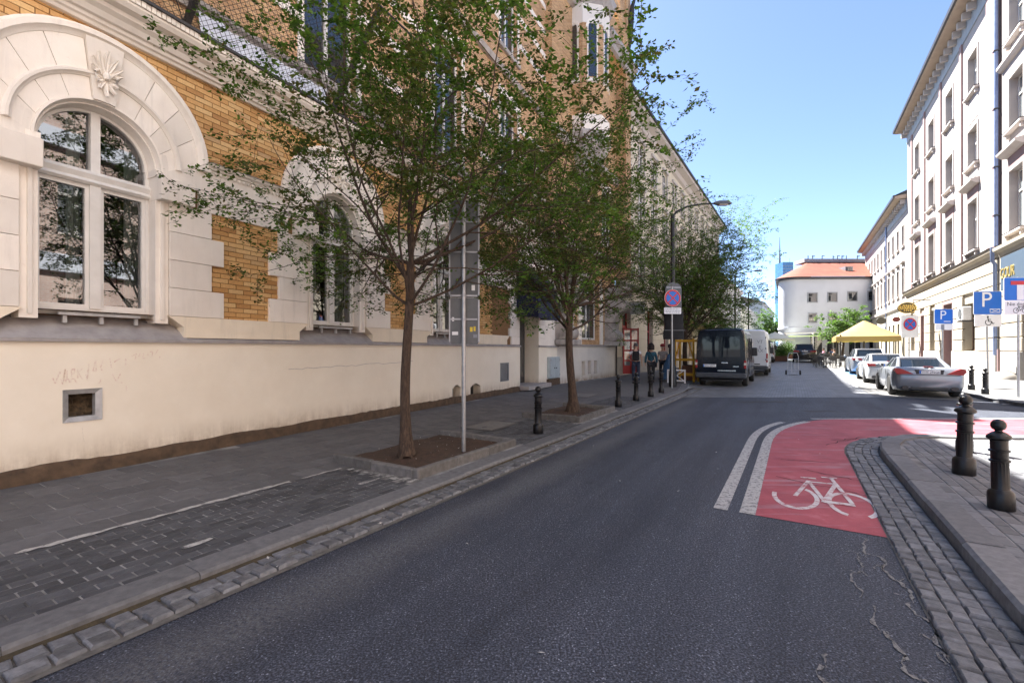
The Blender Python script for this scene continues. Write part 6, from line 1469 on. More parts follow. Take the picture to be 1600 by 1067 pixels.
def van(name,label,a,c,paint,L,W,H,plate_y,txt,dark=True):
    t=thing(name,label,'van',tuple(S(a,c)+Vector((0,0,.006))),RZ)
    prof=lambda hw,zb,zt:[(0,zb),(hw*.86,zb),(hw*.96,zb+.05),(hw,zb+(zt-zb)*.12),(hw,zb+(zt-zb)*.34),(hw*.985,zb+(zt-zb)*.42),(hw*.965,zb+(zt-zb)*.65),(hw*.92,zt-.30),(hw*.875,zt-.12),(hw*.80,zt-.04),(hw*.6,zt-.01),(0,zt)]
    top=[(0,H-.10),(.10,H-.02),(.4,H),(L-2.1,H-.02),(L-1.5,H-.3),(L-.9,1.45),(L-.35,1.15),(L,.85)]
    und=[(0,.40),(.2,.34),(L-.4,.28),(L,.35)]; wf=[(0,.955),(.07,.99),(.25,1.0),(L-1.2,1.0),(L-.4,.9),(L,.7)]
    body_mesh(L,W,top,und,wf,[(1.05,.42),(L-.95,.42)],prof,.07).build('body',paint,t,38)
    hw=W/2
    # rear doors: two leaves with recessed windows
    for sg in (-1,1):
        mb=MB(); y0,y1=(.012,hw*.86) if sg>0 else (-hw*.86,-.012)
        mb.prism([(y0,.62),(y1,.62),(y1*.985 if abs(y1)>abs(y0) else y1,1.5),(y1*.95 if abs(y1)>abs(y0) else y1,H-.18),(y0*.95 if abs(y0)>abs(y1) else y0,H-.18),(y0*.985 if abs(y0)>abs(y1) else y0,1.5)],-.022,.02,'x'); dr=mb.build('rear_door',paint,t)
        if dark:
            mb=MB(); ya,yb=(.06,hw*.77) if sg>0 else (-hw*.77,-.06); mb.prism([(ya,1.28),(yb,1.28),(yb*.96 if abs(yb)>abs(ya) else yb,H-.38),(ya*.96 if abs(ya)>abs(yb) else ya,H-.38)],-.030,-.02,'x'); mb.build('pane',M['car_glass'],dr)
        else:
            mb=MB(); ya,yb=sorted((sg*.08,sg*hw*.76)); mb.cbox(-.030,-.018,ya,yb,1.30,H-.42,.004); mb.build('door_panel',paint,dr)
        for z in (.95,1.6,H-.5):
            mb=MB(); mb.cbox(-.03,.02,sg*hw*.89-.02,sg*hw*.89+.02,z-.05,z+.05,.006); mb.build('hinge',M['plastic'],dr)
        # lamp column
        mb=MB(); mb.prism([(sg*hw*.905,.80),(sg*hw*.985,.80),(sg*hw*.99,1.30 if not dark else 1.12),(sg*hw*.91,1.32 if not dark else 1.14)],-.02,.14,'x'); tl=mb.build('tail_lamp',M['lamp_red'],t)
        mb=MB(); mb.prism([(sg*hw*.91,.93),(sg*hw*.985,.93),(sg*hw*.985,1.03),(sg*hw*.91,1.03)],-.026,.10,'x'); mb.build('lamp_lens',M['lamp_clear'],tl)
        # mirror
        mb=MB(); mb.cbox(L-1.75,L-1.6,sg*(hw+.08)-.09,sg*(hw+.08)+.12,1.28,1.68,.03); mb.tube([(L-1.6,sg*hw*.97,1.32),(L-1.68,sg*(hw+.05),1.36)],.04,6); mb.build('mirror',M['plastic'],t)
        for xw in (1.05,L-.95): wheel(t,xw,sg*(hw-.14),.335,.22,sg,M['bumper_grey'],8)
        mb=MB(); mb.box(1.7,L-1.8,sg*(hw-.008)-.01,sg*(hw-.008)+.012,.66,.78); mb.build('side_rub_strip',M['bumper_grey'],t)
        mb=MB(); mb.prism([(L-2.55,1.32),(L-1.45,1.32),(L-1.7,1.95),(L-2.5,1.97)],sg*hw*.955,sg*hw*1.0,'y'); mb.build('side_window',M['car_glass'],t)
        for xs_ in (L-2.75,1.6): mb=MB(); mb.box(xs_,xs_+.015,sg*hw*.95,sg*hw*1.004,.5,2.1); mb.build('door_seam',M['plastic'],t)
    mb=MB(); mb.add([(L-1.48,-hw*.82,H-.34),(L-1.48,hw*.82,H-.34),(L-.86,hw*.9,1.5),(L-.86,-hw*.9,1.5)],[(0,1,2,3)]); mb.build('windscreen',M['car_glass'],t,recalc=False)
    mb=MB(); mb.cbox(-.09,.2,-hw*.99,hw*.99,.36,.60,.05); mb.cbox(-.11,.1,-hw*.55,hw*.55,.40,.50,.02); mb.build('bumper',M['bumper_grey'],t)
    mb=MB(); mb.box(-.045,-.022,-hw*.60,hw*.10,.66,.72); mb.cbox(-.05,-.022,-.30,-.05,1.0,1.05,.006); mb.build('door_handle',M['chrome'] if dark else M['plastic'],t)
    mb=MB(); mb.tube([(.15,.3,.22),(.9,.32,.25)],.035,8); mb.box(.3,.9,-hw*.8,hw*.8,.22,.30); mb.build('underbody',M['plastic'],t)
    plate(t,-.024,plate_y,.90,txt)
    return t
vn=van('panel_van','dark navy panel van parked at the kerb with reflecting rear windows',21.3,-2.66,M['paint_navy'],5.6,2.02,2.52,.42,'WU 54571')
mb=MB(); mb.box(-.031,-.0225,-.72,-.50,.86,.89); mb.build('badge',M['chrome'],vn)
wv=van('panel_van','white high-roof panel van parked ahead of the dark navy van',30.0,-2.25,M['paint_white'],5.4,2.05,2.72,.4,'WU 54571',False)
for s_,z in (('VT',1.98),('E',1.66),('RX',1.46)): put_text(s_,wv,(-.034,-.62,z),.26,M['print_grey'],'x-','lettering',1,.002)
van('panel_van','small white van far ahead beyond the two parked delivery vans',50,-2.5,M['paint_white'],4.6,1.9,2.0,.3,'WU 54571',True)
# hand truck standing alone on the setts
ht=thing('hand_truck','empty steel hand truck standing alone on the setts','hand truck',tuple(S(32.1,-.0)),RZ)
mb=MB()
for y in (-.27,-.09,.09,.27): mb.tube([(.0,y,.1),(.05,y,1.12 if abs(y)>.2 else .95)],.016,6)
mb.build('uprights',M['galv'],ht)
mb=MB(); mb.tube([(.06,-.27,1.10),(.08,-.2,1.32),(.08,.2,1.32),(.06,.27,1.10)],.016,6)
for z in (.3,.95): mb.tube([(.02,-.27,z),(.02,.27,z)],.014,6)
mb.build('crossbars',M['galv'],ht); mb=MB(); mb.box(-.25,.02,-.25,.25,.02,.035); mb.build('toe_plate',M['steel_dark'],ht)
for sg in (-1,1):
    mb=MB(); mb.lathe([(.03,-.04),(.13,-.045),(.14,0),(.13,.045),(.03,.04)],16,(.08,sg*.36,.14),ax='y'); mb.build('wheel',M['rubber'],ht,40)
# ------------------------------------------------------------------ bollards
def bollard_mesh(n=24):
    parts={}
    mb=MB(); mb.lathe([(.095,0),(.098,.01),(.098,.15),(.09,.17),(.072,.19)],20); parts['base']=mb
    mb=MB(); prof=[]
    rings=[]
    def ring(r,z,flute=0): return [((r-(flute if k%2 else 0))*cos(2*pi*k/32),(r-(flute if k%2 else 0))*sin(2*pi*k/32),z) for k in range(32)]
    rings=[ring(.068,.18),ring(.066,.20),ring(.066,.21,.007),ring(.064,.46,.007),ring(.064,.47),ring(.064,.63),ring(.066,.68)]
    mb.loft(rings); parts['shaft']=mb
    mb=MB(); mb.lathe([(.060,.45),(.076,.455),(.078,.47),(.060,.48)],20); mb.lathe([(.06,.545),(.076,.55),(.078,.565),(.06,.575)],20); parts['collar']=mb
    mb=MB(); mb.lathe([(.066,.66),(.088,.675),(.092,.69),(.085,.705),(.05,.735),(.028,.745),(.028,.755),(.048,.768),(.058,.795),(.055,.825),(.035,.852),(.003,.862)],20); parts['ball_cap']=mb
    return {k:v.mesh(k,[M['cast_iron']],40) for k,v in parts.items()}
BM=bollard_mesh()
def bollard(loc,label,group,sc=1.0,rz=0,tilt=(0,0)):
    t=thing('bollard',label,'bollard',loc,rz,group); t.scale=(sc,sc,sc); t.rotation_euler=(tilt[0],tilt[1],rz)
    for k,me in BM.items(): link(k,me,t)
    return t
gl_='black bollards along the left kerb'; gr_='black bollards on the right pavements'
bollard((.48,8.36,PT),'black ball-topped bollard standing alone in front of the second tree pit',gl_)
for p,l in (((2.86,12.24),'black bollard beyond the second tree, first of the row of four'),((3.73,13.67),'black bollard second of the row of four, before the backpack man'),((4.52,14.82),'black bollard third of the row of four, before the curly-haired person'),((5.31,16.19),'black bollard last of the row of four, next to the no-stopping sign pole')):
    bollard((p[0],p[1],PT),l,gl_,1.0,random.random())
bollard((5.40,5.44,.111),'tall fluted black bollard on the corner pavement, the further of the nearest two',gr_,1.10,.3,(.01,.02))
bollard((4.57,4.25,.111),'thick fluted black bollard nearest the camera on the corner pavement',gr_,.97,.9,(-.02,.03))
bollard((6.62,6.66,.111),'black bollard mostly hidden behind the tall fluted corner bollard',gr_,1.0)
bollard(tuple(S(21.2,5.45,.115)),'black bollard right behind the silver roadster, nearest of three',gr_,1.0)
bollard(tuple(S(23.2,5.6,.115)),'black bollard between the roadster and the wall, middle of three',gr_,1.05)
bollard(tuple(S(26.2,5.6,.12)),'black bollard beside the roadster roof, furthest of three',gr_,1.0)
# ------------------------------------------------------------------ signs
def pole(t,h,r=.03,x=0,y=0,z0=-.02,lean=0):
    mb=MB(); mb.tube([(x,y,z0),(x+lean*.5,y,h*.5),(x+lean,y,h)],r,12); mb.build('pole',M['galv'],t,50)
    mb=MB(); mb.lathe([(r*1.25,0),(r*1.3,.02),(r*1.02,.035)],12,(x+lean,y,h-.01)); mb.build('pole_cap',M['sign_back'],t)
def disc(name,mat,t,c,r,y0,y1,n=32):
    mb=MB(); mb.lathe([(r,0),(r,y1-y0)],n,(c[0],y0,c[1]),ax='y'); return mb.build(name,mat,t)
def rplate(t,name,mat,x0,x1,z0,z1,y0=-.02,y1=0,ch=.02):
    mb=MB(); mb.prism([(x0+ch,z0),(x1-ch,z0),(x1,z0+ch),(x1,z1-ch),(x1-ch,z1),(x0+ch,z1),(x0,z1-ch),(x0,z0+ch)],y0,y1,'y'); return mb.build(name,mat,t)
def no_stop(t,z,r,y=-.06):
    o=disc('sign_face',M['sign_red'],t,(0,z),r,y,y+.02); disc('blue_field',M['sign_blue'],o,(0,z),r*.80,y-.004,y)
    mb=MB(); 
    for q in (45,-45):
        c_,s_=cos(rad(q)),sin(rad(q)); w_=r*.075; l=r*.80; mb.add([(c_*l-s_*w_,y-.008,z+s_*l+c_*w_),(c_*l+s_*w_,y-.008,z+s_*l-c_*w_),(-c_*l+s_*w_,y-.008,z-s_*l-c_*w_),(-c_*l-s_*w_,y-.008,z-s_*l+c_*w_)],[(0,1,2,3)])
    mb.build('red_cross',M['sign_red'],o,recalc=False); disc('rim',M['sign_white'],o,(0,z),r*1.02,y+.002,y+.018); return o
# back of a tall information board on a galvanised pole, in the first tree pit
t=thing('information_sign','grey back of a tall narrow board on a galvanised pole in the tree pit','sign',(-.715,6.74,.10),rad(4))
pole(t,3.95,.032)
for i,(z0,z1) in enumerate(((2.95,3.72),(2.28,2.94),(1.58,2.27))):
    o=rplate(t,'board_panel',M['sign_back'],-.22+.012*i*.5,.23,z0,z1,.05,.08,.03)
    mb=MB(); mb.box(-.22,-.20,.04,.09,z0+.03,z1-.03); mb.box(.21,.235,.04,.09,z0+.03,z1-.03); mb.build('panel_edge',M['zinc'],o)
for z in (1.95,2.3,2.95,3.4):
    mb=MB(); mb.box(-.20,.20,.033,.05,z-.012,z+.012); mb.lathe([(.038,-.02),(.038,.02)],10,(0,0,z)); mb.build('clamp',M['zinc'],t)
for (x,z,w_,h_,m) in ((.14,2.42,.05,.08,'sign_white'),(.11,1.80,.04,.07,'sticker_y'),(.16,1.81,.03,.07,'sticker_y'),(-.13,1.74,.09,.05,'sign_white'),(.17,1.70,.06,.05,'print_grey'),(-.16,1.95,.03,.06,'sign_white')):
    mb=MB(); mb.box(x-w_/2,x+w_/2,.0475,.0495,z-h_/2,z+h_/2); mb.build('sticker',M[m],t)
# no-stopping sign by the kerb
t=thing('no_stopping_sign','round blue and red no-stopping sign with white plate on a pole by the lamp post','sign',(6.38,18.15,PT),rad(8))
pole(t,4.05,.03); no_stop(t,3.58,.335); rplate(t,'plate',M['sign_white'],-.36,.36,2.95,3.20,-.06,-.04,.02)
mb=MB()
for z in (3.14,3.075,3.01):
    x=-.30
    while x<.28: l=random.uniform(.03,.12); mb.box(x,min(.3,x+l),-.0625,-.0605,z-.011,z+.011); x+=l+.025
mb.build('small_print',M['print_grey'],t)
# lamp post behind it with sign backs and hoods
t=thing('street_lamp','dark blue-black lamp post with long curved arm behind the no-stopping sign','street lamp',(6.62,18.75,PT),0)
mb=MB(); mb.lathe([(.16,0),(.16,.5),(.13,.7),(.10,.9),(.095,3.0),(.085,7.0),(.07,7.1)],14); mb.build('post',M['cast_iron'],t,40)
mb=MB(); mb.tube([(0,0,7.0),(.15,0,7.2),(.6,.0,7.42),(1.2,0,7.52),(1.75,0,7.55)],[.05,.045,.04,.035,.03],8); mb.build('arm',M['cast_iron'],t,50)
mb=MB(); mb.loft([[(1.7,-.06,7.52),(1.7,.06,7.52),(1.7,.05,7.60),(1.7,-.05,7.60)],[(1.9,-.14,7.5),(1.9,.14,7.5),(1.9,.1,7.64),(1.9,-.1,7.64)],[(2.25,-.15,7.5),(2.25,.15,7.5),(2.25,.1,7.64),(2.25,-.1,7.64)],[(2.42,-.06,7.52),(2.42,.06,7.52),(2.42,.04,7.57),(2.42,-.04,7.57)]]); mb.build('lamp_head',M['sign_back'],t,40)
mb=MB(); mb.cbox(1.88,2.26,-.1,.1,7.465,7.502,.01); mb.build('lamp_lens',M['lamp_clear'],t)
t=thing('covered_sign','rounded grey sign back strapped to the lamp post above the round sign','sign',(6.6,18.62,PT),rad(5))
mb=MB(); pts=[(-.34,3.2),(.34,3.2),(.34,4.0)]+[(.34*cos(rad(q)),4.0+.28*sin(rad(q))) for q in range(15,180,15)]+[(-.34,4.0)]; mb.prism(pts,-.02,.0,'y'); mb.build('plate',M['sign_back'],t); mb=MB(); mb.box(-.3,.3,-.03,-.021,3.5,3.54); mb.box(-.3,.3,-.03,-.021,4.05,4.09); mb.build('rail',M['zinc'],t)
t=thing('covered_sign','sign wrapped in black plastic hanging on the lamp post','wrapped sign',(6.6,18.60,PT),rad(5))
mb=MB(); n=10; vs=[]
for j in range(9):
    for i in range(n): q=2*pi*i/n; z=1.95+1.15*j/8; rx=.42+.04*noise.noise(Vector((i*.9,j*.7,1))); vs.append((cos(q)*rx*(1.05 if j<3 else .98),sin(q)*(.12+.03*noise.noise(Vector((i,j,5))))-.02,z))
mb.add(vs,[(j*n+i,j*n+(i+1)%n,(j+1)*n+(i+1)%n,(j+1)*n+i) for j in range(8) for i in range(n)]+[tuple(range(n)),tuple(range(8*n,9*n))]); mb.build('wrapping',M['bag_black'],t,30); mb=MB(); mb.box(-.43,.43,-.155,-.13,2.3,2.33); mb.build('strap',M['sign_back'],t)
t=thing('projecting_sign','small pale sign board projecting from the cream building among the leaves','sign',tuple(BP(9.2,.1,0)),pi/2-AB)
mb=MB(FY); mb.cbox(-.03,.03,.15,1.05,3.75,4.45,.01); mb.build('board',M['sign_white'],t); mb=MB(FY); mb.tube([(0,-.05,4.5),(0,1.1,4.5)],.025,6); mb.build('bracket',M['steel_dark'],t)
# far lamp posts
for a,c,h,l in ((47,-4.6,8.3,'thin dark lamp post behind the navy van, the nearer of two'),(62,-4.6,8.0,'thin dark lamp post behind the white van, the further of two')):
    t=thing('street_lamp',l,'street lamp',tuple(S(a,c)),RZ); mb=MB(); mb.lathe([(.14,0),(.12,.9),(.09,1.0),(.07,h)],10); mb.build('post',M['cast_iron'],t,40)
    mb=MB(); mb.tube([(0,0,h),(0,-.4,h+.12),(0,-1.6,h+.2)],[.05,.04,.03],6); mb.build('arm',M['cast_iron'],t); mb=MB(); mb.cbox(-.12,.12,-2.2,-1.6,h+.12,h+.26,.03); mb.build('lamp_head',M['sign_back'],t)
# --- parking signs on the right
def p_sign(loc,rz,label,w,h,ph,zc,lean=0,kind='env'):
    t=thing('parking_sign',label,'sign',loc,rz); top=zc+h/2; pole(t,top,.032,lean=lean)
    o=rplate(t,'sign_panel',M['sign_blue'],lean-w/2,lean+w/2,zc-h/2,top,-.06,-.04,.03)
    rim=rplate(o,'panel_rim',M['sign_white'],lean-w/2-.012,lean+w/2+.012,zc-h/2-.012,top+.012,-.056,-.042,.03)
    pl=rplate(t,'plate',M['sign_white'],lean-w/2+.03,lean+w/2,zc-h/2-ph-.02,zc-h/2-.02,-.06,-.04,.02)
    return t,o,pl
w_,h_=.98,.86
t,o,pl=p_sign((18.05,17.25,.115),rad(-4),'blue parking sign with white envelope symbol and wheelchair plate on a leaning pole',w_,h_,.44,3.24,-.07)
put_text('P',t,(-.12,-.064,3.34),.80,M['sign_white'],'y-','lettering',1,.002)
mb=MB(); x0,x1,z0,z1=-.0,.36,2.87,3.02
for q in ((x0,x1,z0,z0+.018),(x0,x1,z1-.018,z1),(x0,x0+.018,z0,z1),(x1-.018,x1,z0,z1)): mb.box(q[0],q[1],-.066,-.0615,q[2],q[3])
def flatbar(mb,p,q,w,y):
    d=Vector((q[0]-p[0],q[1]-p[1])).normalized(); nx,nz=-d.y*w/2,d.x*w/2; mb.add([(p[0]+nx,y,p[1]+nz),(q[0]+nx,y,q[1]+nz),(q[0]-nx,y,q[1]-nz),(p[0]-nx,y,p[1]-nz)],[(0,1,2,3)])
flatbar(mb,(x0,z0),(x1,z1),.014,-.0665); flatbar(mb,(x0,z1),(x1,z0),.014,-.0665); mb.build('envelope_symbol',M['sign_white'],t,recalc=False)
mb=MB(); zc=2.56; xo=-.02
def arcbar(mb,cx,cz,r,t0,t1,w,y,n=16):
    vs=[]
    for i in range(n+1):
        q=rad(t0+(t1-t0)*i/n); vs+=[(cx+(r-w/2)*cos(q),y,cz+(r-w/2)*sin(q)),(cx+(r+w/2)*cos(q),y,cz+(r+w/2)*sin(q))]
    mb.add(vs,[(2*i,2*i+1,2*i+3,2*i+2) for i in range(n)])
arcbar(mb,xo-.03,zc-.05,.105,130,370,.028,-.0645); arcbar(mb,xo-.05,zc+.155,.018,0,360,.035,-.0645)
flatbar(mb,(xo-.05,zc+.12),(xo-.03,zc-.02),.036,-.0645); flatbar(mb,(xo-.04,zc+.06),(xo+.06,zc+.055),.026,-.0645); flatbar(mb,(xo-.03,zc-.015),(xo+.085,zc-.02),.032,-.0645); flatbar(mb,(xo+.08,zc-.015),(xo+.13,zc-.11),.030,-.0645); flatbar(mb,(xo+.12,zc-.105),(xo+.18,zc-.08),.026,-.0645)
mb.build('wheelchair_symbol',M['ink'],t,recalc=False)
# dead-end sign with bicycle plate
t=thing('dead_end_sign','blue dead-end sign with red bar and bicycle plate at the picture edge','sign',(15.82,14.22,.11),rad(-4)); pole(t,3.72,.034)
o=rplate(t,'sign_panel',M['sign_blue'],-.46,.46,3.02,3.72,-.06,-.04,.03); rplate(o,'panel_rim',M['sign_white'],-.472,.472,3.008,3.732,-.056,-.042,.03)
mb=MB(); mb.box(-.10,.10,-.066,-.0605,3.03,3.50); mb.build('white_stem',M['sign_white'],t); mb=MB(); mb.box(-.28,.28,-.07,-.0605,3.50,3.62); mb.build('red_bar',M['sign_red'],t)
rplate(t,'plate',M['sign_white'],-.47,.46,2.58,3.0,-.06,-.04,.02); put_text('Nie dotyczy',t,(-.0,-.064,2.90),.16,M['ink'],'y-','lettering',1.0,.002)
mb=MB()
for cx in (-.13,.13): arcbar(mb,cx,2.70,.075,0,360,.016,-.0645,20)
for p,q in (((-.13,2.70),(-.05,2.81)),((-.05,2.81),(.08,2.81)),((.08,2.83),(.13,2.70)),((-.05,2.81),(0,2.70)),((0,2.70),(.08,2.81)),((0,2.70),(-.13,2.70)),((-.08,2.83),(-.02,2.83)),((.05,2.85),(.11,2.84))): flatbar(mb,p,q,.016,-.0648)
mb.build('bicycle_symbol',M['ink'],t,recalc=False)
p0=S(25.1,5.2,.115)
t,o,pl=p_sign(tuple(p0),rad(-4),'smaller blue parking sign with grey plate behind the silver roadster',.70,.58,.24,2.83)
put_text('P',t,(-.03,-.064,2.87),.52,M['sign_white'],'y-','lettering',1,.002); mb=MB(); mb.box(-.0,.26,-.064,-.0605,2.61,2.64); mb.build('small_print',M['sign_white'],t)
mb=MB(); mb.box(-.1,.02,-.066,-.0605,2.28,2.50); mb.build('plate_symbol',M['print_grey'],t)
p0=S(31.4,5.2,.18)
t=thing('no_stopping_sign','round no-stopping sign on a white board behind the parked coupe','sign',tuple(p0),rad(-4)); pole(t,3.15,.032); no_stop(t,2.74,.33,-.07); rplate(t,'plate',M['sign_white'],-.42,.42,2.05,2.36,-.06,-.04,.02); rplate(t,'back_board',M['sign_white'],-.44,.44,2.36,3.2,-.045,-.03,.02)
# oval shop signs
def oval(a,c,z,rx,rz,label,mat,gold=True):
    t=thing('shop_sign',label,'sign',tuple(S(a,c,0)),rad(-6)); mb=MB(); n=28
    mb.prism([(rx*cos(2*pi*i/n),z+rz*sin(2*pi*i/n)) for i in range(n)],-.05,.05,'y'); o=mb.build('oval_board',mat,t)
    if gold:
        mb=MB(); 
        for i in range(n):
            q0,q1=2*pi*i/n,2*pi*(i+1)/n; mb.add([(rx*k*cos(q),-.054,z+rz*k*sin(q)) for q,k in ((q0,1),(q1,1),(q1,.9),(q0,.9))],[(0,1,2,3)])
        for k,(wd,dz) in enumerate(((.5,.45),(.8,.22),(.85,.0),(.75,-.22),(.4,-.5))):
            x=-rx*wd
            while x<rx*wd: l=random.uniform(.05,.14); mb.add([(x,-.054,z+rz*dz-.05),(x+l,-.054,z+rz*dz-.05),(x+l,-.054,z+rz*dz+.05),(x,-.054,z+rz*dz+.05)],[(0,1,2,3)]); x+=l+.05
        mb.build('gilding',M['gold'],o,recalc=False)
    mb=MB(); mb.tube([(rx*.7,0,z+rz*.7),(rx*.7,.05,z+rz+.15),(1.7,.1,z+rz+.15)],.03,6); mb.build('bracket',M['steel_dark'],t)
oval(44.8,7.3,4.73,.65,.43,'gold and black oval shop sign hanging from the corner house',M['oval_dark'])
oval(51.0,7.6,4.2,.30,.22,'small dark red oval shop sign beyond the golden one',M['oval_red'],False)
oval(59.0,7.6,4.5,.46,.36,'plain black oval shop sign next to the yellow canopy',M['oval_dark'],False)
# ------------------------------------------------------------------ things on the left pavement near the vans
t=thing('steel_rack','yellow painted steel rack standing between the sign pole and the navy van','rack',tuple(S(22.7,-4.40,PT)),RZ-.2)
mb=MB()
for x in (0,.55):
    for y in (-.45,.45): mb.tube([(x,y,0),(x,y*.96,2.05)],.05,4)
mb.build('uprights',M['yellow_steel'],t); mb=MB()
for z in (.35,1.05,1.95):
    for x in (0,.55): mb.box(x-.04,x+.04,-.47,.47,z-.05,z+.05)
    for y in (-.45,.45): mb.box(0,.55,y-.035,y+.035,z-.045,z+.045)
mb.tube([(0,-.45,1.1),(0,-.2,1.9)],.035,4); mb.tube([(0,.45,1.1),(0,.2,1.9)],.035,4); mb.build('rails',M['yellow_steel'],t)
t=thing('trestle','low white wooden trestle with crossed slats in front of the yellow rack','trestle',tuple(S(21.7,-4.55,PT)),RZ+.1)
mb=MB(); mb.box(-.03,.03,-.40,-.34,0,.62); mb.box(-.03,.03,.34,.40,0,.62); mb.box(-.03,.03,-.34,.34,.56,.62); mb.box(-.03,.03,-.34,.34,.08,.14); mb.build('frame',M['white_wood'],t)
for sg in (-1,1):
    mb=MB(); mb.add([(sg*.004-.02,-.33,.14 if sg>0 else .56),(sg*.004-.02,-.28,.14 if sg>0 else .56),(sg*.004-.02,.33,.56 if sg>0 else .14),(sg*.004-.02,.28,.56 if sg>0 else .14),(sg*.004+.01,-.33,.14 if sg>0 else .56),(sg*.004+.01,-.28,.14 if sg>0 else .56),(sg*.004+.01,.33,.56 if sg>0 else .14),(sg*.004+.01,.28,.56 if sg>0 else .14)],[(0,1,2,3),(4,5,6,7),(0,1,5,4),(1,2,6,5),(2,3,7,6),(3,0,4,7)]); mb.build('slat',M['white_wood'],t)
t=thing('draped_stand','stand draped with crumpled blue tarpaulin behind the no-stopping sign pole','covered stand',tuple(S(22.6,-5.05,PT)),RZ)
mb=MB(); n=14; vs=[]
for j in range(9):
    f=j/8
    for i in range(n): q=2*pi*i/n; r=(.08+.30*(1-f)**.8)*(1+.28*noise.noise(Vector((i*.8,j*.55,4)))); vs.append((cos(q)*r,sin(q)*r*1.1,.12+1.2*f+.05*noise.noise(Vector((i,j,8)))))
mb.add(vs,[(j*n+i,j*n+(i+1)%n,(j+1)*n+(i+1)%n,(j+1)*n+i) for j in range(8) for i in range(n)]+[tuple(range(8*n,9*n))]); mb.build('tarpaulin',M['tarp_blue'],t,35)
mb=MB(); mb.tube([(0,0,0),(0,0,1.65)],.04,8); mb.ellipsoid((0,0,1.7),(.09,.09,.11),8,6); mb.build('stand_post',M['bag_black'],t)
t=thing('planter_box','brown wooden planter box beside the navy van on the pavement','planter',tuple(S(24.3,-4.4,PT)),RZ)
mb=MB(); mb.cbox(-.35,.35,-.35,.35,0,.75,.02); mb.build('box',M['planter'],t); mb=MB(); mb.cbox(-.32,.32,-.32,.32,.70,.765,.01); mb.build('soil',M['soil'],t)
# ------------------------------------------------------------------ terrace at the far right
def chair_proto(label,group):
    t=thing('terrace_chair',label,'chair',(0,0,0),0,group)
    mb=MB(); mb.cbox(-.22,.22,-.22,.22,.43,.46,.01); mb.build('seat',M['plastic'],t)
    mb=MB(); mb.cbox(-.22,.22,-.235,-.205,.55,.86,.01); mb.build('backrest',M['plastic'],t)
    for x in (-.2,.2):
        for y in (-.2,.2): mb=MB(); mb.tube([(x*1.1,y*1.1,0),(x,y,.44 if y>0 else .86)],.016,5); mb.build('leg',M['steel_dark'],t)
    return t
gch='dark terrace chairs under the trees'
proto=None; random.seed(9); spots=[]
for i in range(8):
    for j in range(3): spots.append((41.5+i*2.2+random.uniform(-.3,.3),1.75+j*.8+random.uniform(-.1,.1),random.uniform(-1,1)+(0 if j%2 else pi)))
for i,(a,c,rz) in enumerate(spots):
    if proto is None: proto=o=chair_proto('dark slender chair on the terrace beside the parked cars',gch)
    else: o=copy_tree(proto)
    o.location=S(a,c)+Vector((0,0,.02)); o.rotation_euler=(0,0,rz)
gtb='round terrace tables'
for i in range(6):
    t=thing('terrace_table','small dark round table among the terrace chairs','table',tuple(S(42.6+i*2.9,2.15+.8*(i%2))+Vector((0,0,.02))),0,gtb)
    mb=MB(); mb.lathe([(.38,.72),(.40,.73),(.40,.75),(.38,.76)],16); mb.build('table_top',M['plastic'],t); mb=MB(); mb.lathe([(.24,0),(.24,.02),(.03,.04),(.03,.72)],10); mb.build('pedestal',M['steel_dark'],t)
# screen of dark slats by the terrace
t=thing('terrace_barrier','dark slatted barrier at the near corner of the terrace','barrier',tuple(S(56,2.9)),RZ)
for k in range(12): mb=MB(); mb.box(k*.22,k*.22+.12,-.02,.02,.05,1.0); mb.build('slat',M['plastic'],t)
mb=MB(); mb.box(-.05,2.6,.021,.06,.9,.97); mb.box(-.05,2.6,.021,.06,.2,.27); mb.build('rail',M['steel_dark'],t)
# yellow canopy
t=thing('terrace_canopy','large yellow canvas canopy on dark posts over the terrace','canopy',tuple(S(46.5,4.9)),RZ)
hx,hy=2.35,2.0; n=8; mb=MB(); vs=[];ap=3.7
for i in range(n+1):
    for j in range(n+1):
        x=-hx+2*hx*i/n; y=-hy+2*hy*j/n; d=max(abs(x)/hx,abs(y)/hy); vs.append((x,y,ap-1.35*d**1.15-.08*sin(pi*(d))+.02*noise.noise(Vector((x*2,y*2,0)))))
mb.add(vs,[(i*(n+1)+j,(i+1)*(n+1)+j,(i+1)*(n+1)+j+1,i*(n+1)+j+1) for i in range(n) for j in range(n)])
def val(p,q,k=12):
    vs=[]
    for i in range(k+1):
        f=i/k; x=p[0]+(q[0]-p[0])*f; y=p[1]+(q[1]-p[1])*f; vs+=[(x,y,ap-1.35),(x,y,ap-1.35-.36-.05*(i%2))]
    mb.add(vs,[(2*i,2*i+2,2*i+3,2*i+1) for i in range(k)])
val((-hx,-hy),(hx,-hy)); val((hx,-hy),(hx,hy)); val((hx,hy),(-hx,hy)); val((-hx,hy),(-hx,-hy)); mb.build('canvas',M['yellow_cloth'],t,30,recalc=False)
for x in (-hx+.3,hx-.3):
    for y in (-hy+.3,hy-.3): mb=MB(); mb.tube([(x,y,0),(x,y,ap-1.2)],.05,6); mb.build('post',M['steel_dark'],t)
mb=MB(); mb.tube([(0,0,0),(0,0,ap)],.06,8); mb.build('mast',M['steel_dark'],t)
